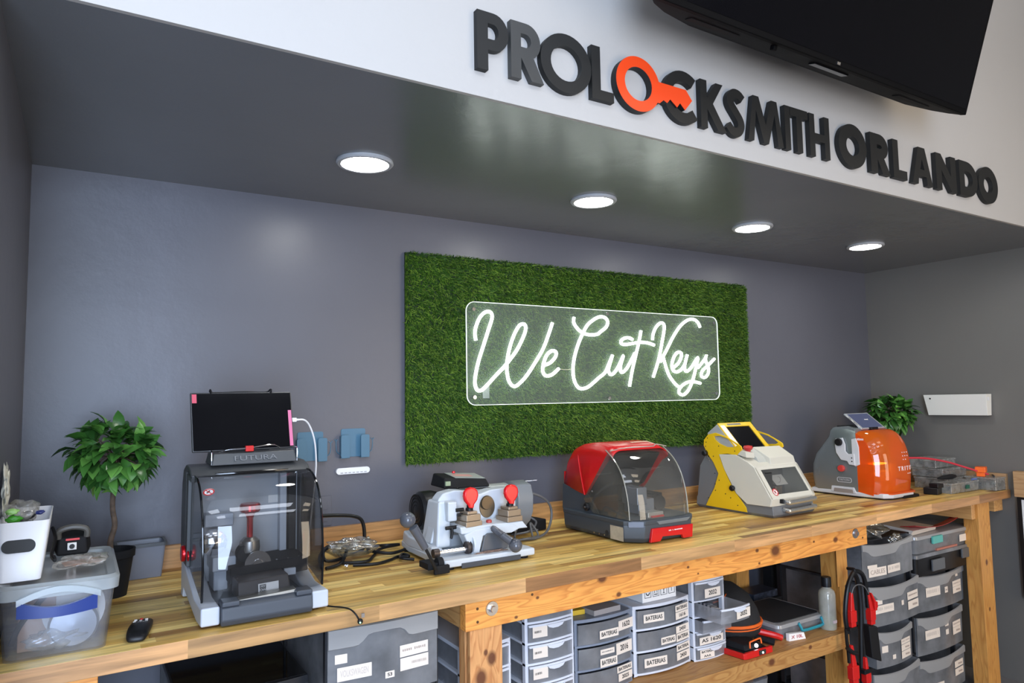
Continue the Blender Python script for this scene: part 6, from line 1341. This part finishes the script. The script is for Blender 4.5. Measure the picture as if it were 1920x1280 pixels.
# objects in the middle of the shelf
cs_ = thing('carry_case', 'black round zip case with bright orange zipper trim on the shelf', 'case', (2.50, -.52, -.44))
def cpl(k, z, yo=0): return [(2.512 + .135 * k * math.cos(a) + (.0 if math.sin(a) < 0 else -.03 * k), -.50 + yo + (.15 * k) * math.sin(a), z) for a in [2 * PI * i / 28 for i in range(28)]]
mk('case_shell', G().rings([cpl(.90, -.452), cpl(1.0, -.435), cpl(1.02, -.405), cpl(1.0, -.385), cpl(.98, -.35, .01), cpl(.86, -.30, .03), cpl(.6, -.268, .05), cpl(.2, -.258, .06)]), pm('black_fabric', (.012, .012, .013), .85, bump=.6, bscale=300), cs_, angle=60)
mk('zipper_trim', G().tube([(p[0] * 1.0, p[1] - .002, -.398) for p in cpl(1.02, 0)], .0065, 8, 1, closed=True).tube([(p[0], p[1], -.412) for p in cpl(1.02, 0)], .003, 6, 1, closed=True), pm('orange_fabric', (.80, .13, .012), .6), cs_)
mk('orange_piping', G().tube([(2.37, -.57, -.300), (2.41, -.585, -.290), (2.46, -.56, -.282)], .002, 6, 3).tube([(2.365, -.545, -.292), (2.39, -.56, -.286), (2.43, -.55, -.275)], .0025, 6, 3), MATS['orange_fabric'], cs_)
sn = thing('scan_tool', 'black and red handheld tool with white lamp under the round case', 'tool', (2.45, -.66, -.474))
mk('tool_body', G().hexa([(2.372, -.735, -.474), (2.500, -.735, -.474), (2.52, -.60, -.474), (2.35, -.60, -.474), (2.366, -.730, -.456), (2.505, -.730, -.456), (2.525, -.60, -.456), (2.345, -.60, -.456)]), M_BLACKM, sn, bevel=.004)
mk('red_bumper', G().hexa([(2.362, -.742, -.474), (2.512, -.742, -.474), (2.512, -.728, -.474), (2.362, -.728, -.474), (2.360, -.740, -.450), (2.514, -.740, -.450), (2.514, -.728, -.450), (2.360, -.728, -.450)]).hexa([(2.350, -.735, -.474), (2.363, -.742, -.474), (2.345, -.60, -.474), (2.335, -.60, -.474), (2.349, -.735, -.452), (2.362, -.741, -.452), (2.345, -.60, -.452), (2.335, -.60, -.452)]), M_RED, sn, bevel=.003)
mk('tool_top', G().hexa([(2.385, -.715, -.456), (2.49, -.715, -.456), (2.49, -.62, -.456), (2.37, -.62, -.456), (2.395, -.700, -.438), (2.48, -.700, -.438), (2.48, -.62, -.430), (2.38, -.62, -.430)]), M_BLACKM, sn, bevel=.005)
mk('orange_guard', G().tube([(2.408, -.718, -.446), (2.410, -.716, -.428), (2.418, -.714, -.424), (2.468, -.714, -.420), (2.476, -.714, -.424), (2.478, -.716, -.440)], .0032, 7, 2), MATS['orange_fabric'], sn)
mk('lamp', G().ball((2.440, -.722, -.440), .0075, 14), emis('led_white', (.85, .92, 1), 5), sn)
mk('front_port', G().box(2.432, 2.470, -.7435, -.7405, -.470, -.453), M_INK, sn, bevel=.001)
mk('port_light', G().ball((2.450, -.7445, -.462), .0045, 10), emis('led_mint', (.6, .9, .8), 1.2), sn)
mk('red_grip', G().tube([(2.575, -.60, -.440), (2.605, -.63, -.447), (2.635, -.66, -.455), (2.655, -.675, -.464)], lambda u: .014 - .002 * u, 10, 4), M_RED, None, label='curved red handle piece between handheld tool and teal handled tub', cat='tool')
mk('black_grip', G().tube([(2.545, -.63, -.452), (2.56, -.67, -.456), (2.575, -.70, -.460)], .013, 10, 4), M_BLACKM, None, label='short black rubber grip right of the handheld tool lamp', cat='tool')
wl = mk('folded_label', G().hexa([(2.668, -.700, -.4745), (2.755, -.715, -.4745), (2.752, -.700, -.4745), (2.668, -.685, -.4745), (2.668, -.700, -.445), (2.748, -.712, -.449), (2.745, -.697, -.449), (2.668, -.685, -.445)]), M_PAPERW, None, label='white folded card reading X 10L in front of the tub', cat='card')
put_text('X 10L', .018, (2.709, -.7085, -.460), pm('red_ink', (.55, .12, .12), .6), wl, yaw=-.17, width=.06)
tu = thing('plastic_tub', 'flat clear tub with teal handle and dark lid on the shelf', 'tub', (2.80, -.54, -.474))
mk('tub_body', G().rings([rr3(2.645, 2.940, -.665, -.40, -.474, .02), rr3(2.635, 2.95, -.675, -.39, -.425, .02), rr3(2.64, 2.945, -.67, -.395, -.425, .02), rr3(2.65, 2.935, -.66, -.405, -.470, .02)]), M_FROSTW, tu)
mk('tub_lid', G().rings([rr3(2.628, 2.957, -.682, -.384, -.428, .024), rr3(2.630, 2.955, -.680, -.386, -.412, .024)]), M_RIMF, tu, bevel=.003)
mk('lid_inset', G().rings([rr3(2.65, 2.935, -.655, -.40, -.4118, .02), rr3(2.65, 2.935, -.655, -.40, -.409, .02)]), pm('dark_lid', (.020, .021, .023), .5), tu)
mk('teal_handle', G().tube([(2.755, -.682, -.420), (2.765, -.688, -.440), (2.775, -.690, -.452), (2.86, -.692, -.452), (2.905, -.690, -.450), (2.912, -.688, -.440), (2.905, -.682, -.420)], .006, 8, 3), pm('teal_plastic', (.02, .26, .32), .4), tu)
bt = thing('bottle', 'clear bottle with black cap and cloudy yellow liquid on the shelf', 'bottle', (2.945, -.60, -.474))
bx, by = 2.944, -.690
mk('bottle_body', G().lathe([(0, 0), (.033, 0), (.035, .005), (.035, .145), (.031, .160), (.020, .170), (.016, .172), (.016, .180)], (bx, by, -.474), n=32), clear('cloudy_plastic', (.72, .72, .66), gloss=.08, rough=.1, milk=.66, milk_col=(.74, .73, .64), noise=.10, nscale=25), bt)
mk('liquid', G().lathe([(0, .003), (.0325, .003), (.0325, .062), (0, .062)], (bx, by, -.474), n=28), pm('yellow_liquid', (.42, .42, .24), .3), bt)
mk('cap', G().lathe([(0, .178), (.021, .178), (.021, .216), (.019, .219), (0, .219)], (bx, by, -.474), n=28), M_BLACK, bt)
mk('bottle_label', G().box(bx - .013, bx + .011, by - .0360, by - .0330, -.444, -.432), pm('pinkish_label', (.62, .50, .50), .6), bt)
kb = thing('carton', 'dark patterned carton lying at the back of the shelf by the rear post', 'box', (3.0, -.30, -.474))
mk('carton_body', G().box(2.86, 3.07, -.36, -.235, -.474, -.432), M_BLACKM, kb, bevel=.002)
mk('carton_top', G().box(2.88, 3.06, -.345, -.24, -.432, -.400, rot=.05), pm('navy_card', (.03, .035, .05), .4, var=.7, scale=60), kb, bevel=.002)
mk('wood_offcut', G().box(2.70, 2.84, -.36, -.28, -.409, -.402, rot=.2), M_PINE_S, None, label='thin wood offcut lying across the dark tub lid near the rear', cat='wood')
mk('laptop_bag', G().box(2.62, 2.94, -.37, -.08, -.474, -.43), pm('black_bag', (.008, .008, .009), .6), None, bevel=.015, seg=3, label='black flat bag at the back of the shelf behind the tub', cat='bag')
mk('metal_upright', G().box(3.28, 3.33, -.135, -.08, FLOOR, -.14), M_BLACKM, None, label='black metal upright standing in the dark behind the shelf', cat='frame')
mk('metal_bar', G().box(3.18, 3.70, -.17, -.145, -.235, -.215), M_BLACKM, None, label='black metal bar lying level behind the jumper cables', cat='bar')
mk('red_strap', G().box(3.44, 3.58, -.172, -.142, -.2145, -.192), pm('dim_red', (.30, .01, .02), .6), None, bevel=.003, label='red strap lying on the black metal bar in shadow', cat='strap')
# tubs below the shelf
mk('lower_tub', G().rings([rr3(2.25, 2.55, -.66, -.35, -.80, .03), rr3(2.23, 2.57, -.68, -.33, -.60, .03), rr3(2.24, 2.56, -.67, -.34, -.60, .03), rr3(2.26, 2.54, -.65, -.36, -.79, .03)]), M_FROSTW, None, label='grey clear tub just visible below the lower shelf', cat='tub')
mk('tub_stand', G().box(2.22, 2.58, -.68, -.32, FLOOR, -.801), M_BLACKM, None, bevel=.01, label='black crate on the floor beneath the grey clear tub', cat='crate')

# big frosted drawers at the right
def tower(lab, rows, yb, x0, x1, zt, zb):
    t = thing('drawer_tower', lab, 'drawer unit', ((x0 + x1) / 2, (yb + rows[0][2]) / 2, zb), G1)
    f = G(); yf = max(r[2] for r in rows) + .02
    for x in (x0, x1 - .012):
        for y in (yf, yb - .02): f.box(x, x + .012, y, y + .02, zb, zt)
    for r in rows: f.box(x0, x1, yf, yb, r[3] - r[4] - .010, r[3] - r[4] - .002)
    f.box(x0, x1, yf, yb, zt - .006, zt)
    mk('frame', f, M_BFR, t)
    for (a, b, y, z1, hgt, stick) in rows:
        z0 = z1 - hgt; xc, hw = (a + b) / 2, (b - a) / 2
        yy = lambda x: y - .016 * (1 - ((x - xc) / hw) ** 2)
        out = [(a + (b - a) * i / 12, yy(a + (b - a) * i / 12)) for i in range(13)]
        dip = lambda x: -.014 * (1 - ((x - xc) / hw) ** 2)
        g = G(); g.rings([[(x, q, z0) for x, q in out], [(x, q - .003, z1 + dip(x)) for x, q in out]], closed=False, cap0=False, cap1=False)
        ybk = yb - .04
        g.quad((a, out[0][1], z0), (a, ybk, z0), (a, ybk, z1), (a, out[0][1], z1)); g.quad((b, out[-1][1], z0), (b, ybk, z0), (b, ybk, z1), (b, out[-1][1], z1))
        g.quad((a, out[0][1], z0 + .001), (b, out[-1][1], z0 + .001), (b, ybk, z0 + .001), (a, ybk, z0 + .001))
        d = mk('drawer', g, M_FROSTB, t, recalc=False)
        rr = []
        for i in range(25):
            u = i / 24; x = a + (b - a) * u; grip = 1 / (1 + math.exp(-(min(u - .10, .62 - u)) * 45))
            low = z1 - hgt * (.20 + .18 * grip)
            rr.append([(x, yy(x) - .002, z1 + dip(x)), (x, yy(x) - .009, z1 + dip(x) - .003), (x, yy(x) - .009, low + .004), (x, yy(x) - .002, low)])
        mk('grip_band', G().rings(rr), M_RIMF, d)
        for (sx, sz, sw, sh, txt, kind) in stick:
            xa, xb = a + sx, a + sx + sw; off = .0045 + .016 * (sw / 2 / hw) ** 2
            g = G().quad((xa, yy(xa) - off, z0 + sz), (xb, yy(xb) - off, z0 + sz), (xb, yy(xb) - off, z0 + sz + sh), (xa, yy(xa) - off, z0 + sz + sh))
            mk('sticker', g, M_PAPER, d, recalc=False)
            if txt:
                put_text(txt, sh * .7, ((xa + xb) / 2, (yy(xa) + yy(xb)) / 2 - off - .0008, z0 + sz + sh / 2), {'f': M_INKF, 'g': M_INKG}.get(kind, M_INKG), d, yaw=math.atan2(yy(xb) - yy(xa), xb - xa), width=sw * .8, thick=.0002)
            elif kind in ('m', 'mf'): put_marks(sw * .84, sh * (.22 if kind == 'm' else .42), ((xa + xb) / 2, (yy(xa) + yy(xb)) / 2 - off - .0008, z0 + sz + sh * .55), M_INKG if kind == 'm' else M_INKF, d, yaw=math.atan2(yy(xb) - yy(xa), xb - xa), n=11)
            elif kind == 'g2':
                ym = (yy(xa) + yy(xb)) / 2 - off - .0008
                mk('print_line', G().quad((xa + sw * .2, ym, z0 + sz + sh * .35), (xb - sw * .2, ym, z0 + sz + sh * .35), (xb - sw * .2, ym, z0 + sz + sh * .6), (xa + sw * .2, ym, z0 + sz + sh * .6)), M_INKG, d, recalc=False)
    return t
def std(): return [(.035, .075, .125, .040, '', 'mf'), (.195, .080, .022, .022, '', 'p'), (.270, .095, .105, .034, '', 'm'), (.272, .055, .105, .036, '', 'g2')]
tower('left tower of large smoky drawers under the bench, top drawer marked cables', [
    (3.225, 3.640, -.680, -.155, .170, [(.030, .058, .065, .014, '', 'p'), (.035, .018, .125, .040, 'CABLES', 'g'), (.170, .022, .105, .036, '', 'mf')]),
    (3.262, 3.672, -.680, -.352, .185, [(.030, .100, .055, .022, '', 'p'), (.035, .060, .130, .036, '', 'mf'), (.232, .072, .020, .022, '', 'p'), (.285, .085, .110, .036, '', 'm'), (.288, .040, .110, .038, '', 'g2')]),
    (3.300, 3.592, -.680, -.560, .165, [(.030, .068, .040, .030, '', 'p'), (.170, .082, .090, .024, '', 'm'), (.170, .052, .090, .028, '', 'g2'), (.170, .018, .090, .032, '', 'g2'), (.100, .030, .024, .020, '', 'p')]),
    (3.262, 3.640, -.680, -.742, .175, [(.020, .075, .07, .035, '', 'p')])], -.20, 3.24, 3.66, -.150, FLOOR)
tower('right tower of large smoky drawers under the bench beside the end post', [
    (3.770, 4.215, -.620, -.388, .182, [(.060, .070, .120, .046, '', 'mf'), (.225, .070, .030, .030, '', 'g2'), (.305, .085, .100, .030, '', 'm'), (.305, .052, .100, .032, '', 'g2'), (.345, .135, .028, .026, '', 'p')]),
    (3.748, 4.180, -.620, -.590, .188, [(.055, .072, .120, .046, '', 'mf'), (.228, .112, .036, .030, '', 'p'), (.232, .070, .030, .026, '', 'p'), (.305, .090, .095, .030, '', 'm'), (.305, .055, .095, .034, '', 'g2')]),
    (3.745, 4.180, -.620, -.800, .185, [(.060, .02, .130, .04, '', 'mf'), (.305, .095, .10, .032, '', 'g2'), (.305, .055, .10, .034, '', 'g2')])], -.16, 3.77, 4.14, -.382, FLOOR)
# on the left tower: foil and film
mk('foil_bundle', crumple((3.40, -.58, -.118), (.16, .11, .058), .42, 5, 77), clear('crinkled_film', (.80, .80, .76), gloss=.35, rough=.10, milk=.35, milk_col=(.55, .53, .46), noise=.3, nscale=30), None, label='crinkled clear bag of parts heaped in the top cables drawer', cat='bag', angle=180)
mk('film_tail', crumple((3.52, -.672, -.165), (.055, .03, .030), .5, 4, 79), MATS['crinkled_film'], None, label='end of clear film hanging over the front of the cables drawer', cat='bag', angle=180)
# on the right tower: cases and folder
bcs = thing('parts_case', 'black parts case with grey latch on top of the right drawer tower', 'case', (3.98, -.45, -.381))
mk('case_body', G().rings([rr3(3.705, 4.245, -.66, -.25, -.3805, .02), rr3(3.700, 4.250, -.665, -.245, -.290, .02)]), M_BLACK, bcs, bevel=.004)
mk('case_lid', G().rings([rr3(3.695, 4.256, -.671, -.24, -.289, .02), rr3(3.700, 4.252, -.668, -.243, -.270, .02)]), M_FROSTB, bcs, bevel=.003)
mk('latch', G().box(3.83, 3.945, -.678, -.667, -.362, -.305), pm('latch_grey', (.10, .105, .11), .35), bcs, bevel=.003)
mk('latch', G().box(4.12, 4.20, -.678, -.667, -.335, -.285), MATS['latch_grey'], bcs, bevel=.003)
ccs = thing('parts_case', 'clear parts case with teal clip lying on the black case', 'case', (3.98, -.45, -.268))
mk('case_body', G().rings([rr3(3.715, 4.262, -.655, -.26, -.2685, .03), rr3(3.705, 4.270, -.665, -.25, -.200, .03)]), M_FROSTW, ccs)
mk('case_lid', G().rings([rr3(3.700, 4.276, -.671, -.244, -.199, .03), rr3(3.702, 4.274, -.669, -.246, -.180, .03)]), M_RIMF, ccs, bevel=.004)
mk('teal_clip', G().box(3.842, 3.935, -.680, -.668, -.228, -.190), pm('mint_plastic', (.10, .42, .36), .4), ccs, bevel=.003)
mk('label_card', G().box(4.12, 4.205, -.6675, -.6655, -.250, -.215), M_PAPER, ccs)
mk('pink_liner', G().box(3.90, 4.10, -.664, -.58, -.2695, -.2600), pm('pink_foam', (.45, .17, .12), .7), ccs)
mk('papers', G().hexa([(3.705, -.64, -.178), (3.98, -.62, -.178), (4.00, -.30, -.178), (3.72, -.30, -.178), (3.70, -.66, -.150), (3.97, -.63, -.158), (3.99, -.30, -.150), (3.72, -.30, -.128)]), M_PAPER, None, label='loose sheets of paper under the red folder', cat='paper')
g = G(); R_ = []
for i in range(11):
    u = i / 10; x = 3.69 + .50 * u; z = -.122 - .045 * math.sin(u * 2.1) + .040 * u * u
    R_.append([(x, -.68 + .03 * u, z), (x, -.60, z - .014), (x, -.60, z - .0115), (x, -.68 + .03 * u, z + .0025)])
mk('red_folder', G().rings(R_), pm('red_card', (.42, .012, .015), .4), None, label='thin red folder curving over loose papers on top of the clear case', cat='folder')

# jumper cables on the second front leg
jc = thing('jumper_cables', 'black cables with red clamps hanging on a nail in the bench leg', 'jumper cables', (3.02, -.80, -.60))
yj = -.800
def jt(pts, r): return G().tube([(x, yj + dy, z) for x, z, dy in pts], r, 9, 5)
mk('nail_hook', jt([(2.990, -.212, .035), (2.981, -.208, .0), (2.980, -.222, 0)], .007), M_BLACK, jc)
mk('thick_cable', jt([(2.917, -.46, .0), (2.905, -.40, 0), (2.912, -.335, .0), (2.935, -.268, .0), (2.975, -.222, .0), (3.015, -.222, .0), (3.048, -.25, .0), (3.060, -.31, .0), (3.066, -.38, .0)], .0095), M_CABLE, jc)
mk('thick_cable', jt([(2.985, -.225, .008), (3.020, -.26, .012), (3.030, -.36, .010), (3.022, -.48, .010), (3.014, -.60, .010), (3.012, -.70, .01), (3.0, -.85, .01)], .010), M_CABLE, jc)
mk('thick_cable', jt([(2.905, -.44, 0), (2.906, -.49, 0), (2.912, -.53, 0), (2.915, -.58, 0)], .0075), M_CABLE, jc)
mk('thin_wire', jt([(2.938, -.305, -.01), (2.955, -.276, -.012), (2.99, -.270, -.012), (3.03, -.285, -.012), (3.062, -.32, -.01)], .0025), M_GCABLE, jc)
def clamp(x, z, s=1.0, lean=0.0, flip=1):
    g = G()
    g.hexa([(x - .012 * s, yj - .016, z), (x + .014 * s, yj - .016, z), (x + .014 * s, yj + .006, z), (x - .012 * s, yj + .006, z), (x - .006 * s + lean, yj - .012, z + .075 * s), (x + .007 * s + lean, yj - .012, z + .075 * s), (x + .007 * s + lean, yj + .004, z + .075 * s), (x - .006 * s + lean, yj + .004, z + .075 * s)])
    g.box(x - .018 * s, x + .022 * s, yj - .019, yj + .008, z - .045 * s, z + .002)
    g.box(x - .014 * s, x + .018 * s, yj - .017, yj + .006, z - .065 * s, z - .042 * s)
    mk('red_clamp', g, M_RED, jc, bevel=.003)
clamp(2.936, -.372, 1.0, .006); clamp(3.074, -.392, .9, -.012); clamp(3.100, -.360, .55, -.02)
clamp(2.930, -.595, 1.15, -.006); clamp(3.018, -.640, .85, 0)
mk('cable_tie', G().tube([(2.890, yj - .01, -.512), (2.92, yj - .016, -.535), (2.955, yj - .01, -.548)], .009, 8, 3), M_BLACK, jc)
mk('black_band', G().box(2.903, 2.955, yj - .022, yj + .008, -.448, -.434).box(2.99, 3.05, yj - .02, yj + .012, -.640, -.622), M_BLACK, jc, bevel=.003)
mk('adapter_box', G().hexa([(3.050, yj - .02, -.585), (3.118, yj - .02, -.612), (3.128, yj + .02, -.612), (3.060, yj + .02, -.585), (3.035, yj - .02, -.448), (3.100, yj - .02, -.462), (3.115, yj + .02, -.462), (3.05, yj + .02, -.448)]), M_BLACKM, jc, bevel=.006, seg=3)

# ================================================================= RIGHT END OF THE WORKTOP
M_ORG = clear('organiser_plastic', (.90, .91, .91), gloss=.14, rough=.10, milk=.34, milk_col=(.78, .79, .76), noise=.14, nscale=30, mix_hi=.6)
def organiser(lab, x0, x1, y0, y1, z0, z1, rot, seed, dark=.5):
    t = thing('organiser_box', lab, 'organiser box', ((x0 + x1) / 2, (y0 + y1) / 2, z0), 'clear organiser boxes at the right end of the worktop')
    rs = random.Random(seed); c = ((x0 + x1) / 2, (y0 + y1) / 2)
    mk('box_body', G().box(x0, x1, y0, y1, z0 + .001, z1 - .010, rot, c), M_ORG, t, bevel=.003)
    mk('box_lid', G().box(x0 - .003, x1 + .003, y0 - .003, y1 + .003, z1 - .009, z1, rot, c), M_ORG, t, bevel=.002)
    g = G(); n = max(3, int((x1 - x0) / .045))
    for i in range(n):
        for j in range(3):
            x = x0 + (x1 - x0) * (i + .5) / n; y = y0 + (y1 - y0) * (j + .5) / 3; w_ = (x1 - x0) / n * .40; d_ = (y1 - y0) / 6.6
            if rs.random() < .6:
                cs2, sn2 = math.cos(rot), math.sin(rot); X = c[0] + (x - c[0]) * cs2 - (y - c[1]) * sn2; Y = c[1] + (x - c[0]) * sn2 + (y - c[1]) * cs2
                g.box(X - w_, X + w_, Y - d_, Y + d_, z0 + .004, z0 + (z1 - z0) * rs.uniform(.35, .7), rot=rot)
    mk('small_parts', g, pm('dark_parts', (.10, .105, .10), .45, .3, var=.9, scale=70), t, kind='stuff')
organiser('clear organiser box of dark parts at the front right corner of the worktop', 4.355, 4.462, -.752, -.600, 0, .070, 0, 1)
organiser('clear organiser box low on the bench behind the orange machine, holding a green part', 4.06, 4.345, -.672, -.590, 0, .055, .0, 2)
organiser('middle clear organiser box, lowest of the stack by the right wall', 4.20, 4.450, -.575, -.40, .0, .062, .05, 3)
organiser('clear organiser box in the middle of the stack by the right wall', 4.21, 4.452, -.560, -.39, .0635, .112, -.03, 4)
organiser('clear organiser box on top of the stack by the right wall', 4.20, 4.430, -.520, -.36, .1135, .160, .04, 5)
mk('green_part', G().box(4.20, 4.235, -.679, -.6755, .018, .038), pm('pcb_green', (.01, .10, .07), .4), None, label='small dark green part at the front of the low organiser box', cat='part')
mk('orange_block', G().box(4.365, 4.425, -.69, -.64, .0925, .122, rot=.3).box(4.372, 4.418, -.685, -.645, .0705, .0935, rot=.3), pm('bright_orange', (.90, .14, .01), .4), None, bevel=.003, label='bright orange plastic block on the front right organiser box', cat='block')
mk('pen', G().tube([(4.38, -.735, .0755), (4.42, -.715, .0755), (4.45, -.695, .0755)], .0045, 8, 2), M_BLACK, None, label='black marker lying on the front right organiser box', cat='pen')
mk('pen', G().tube([(4.30, -.66, .060), (4.34, -.665, .0605)], .0045, 8, 2), pm('blue_white', (.10, .18, .45), .4), None, label='blue and white pen lying on the low organiser box', cat='pen')
mk('red_wire', G().tube([(4.03, -.43, .175), (4.14, -.50, .1725), (4.25, -.56, .150), (4.33, -.62, .118), (4.40, -.70, .082)], .0055, 8, 5), pm('pink_red_strap', (.55, .03, .05), .4), None, label='long thin red strap sloping across the clear organiser boxes', cat='strap')
mk('hand_tool', G().tube([(4.11, -.58, .072), (4.20, -.60, .076), (4.29, -.585, .072)], lambda u: .012 * math.sin(PI * (u * .9 + .05)) + .002, 10, 5), M_BLACKM, None, label='dark spindle shaped tool lying on the organiser boxes', cat='tool')
mk('black_parts', G().box(3.97, 4.04, -.64, -.57, .001, .036, rot=.2).box(3.98, 4.03, -.65, -.60, .036, .058, rot=-.1), M_BLACK, None, bevel=.004, label='black electronic part right beside the orange hood on the bench', cat='part')
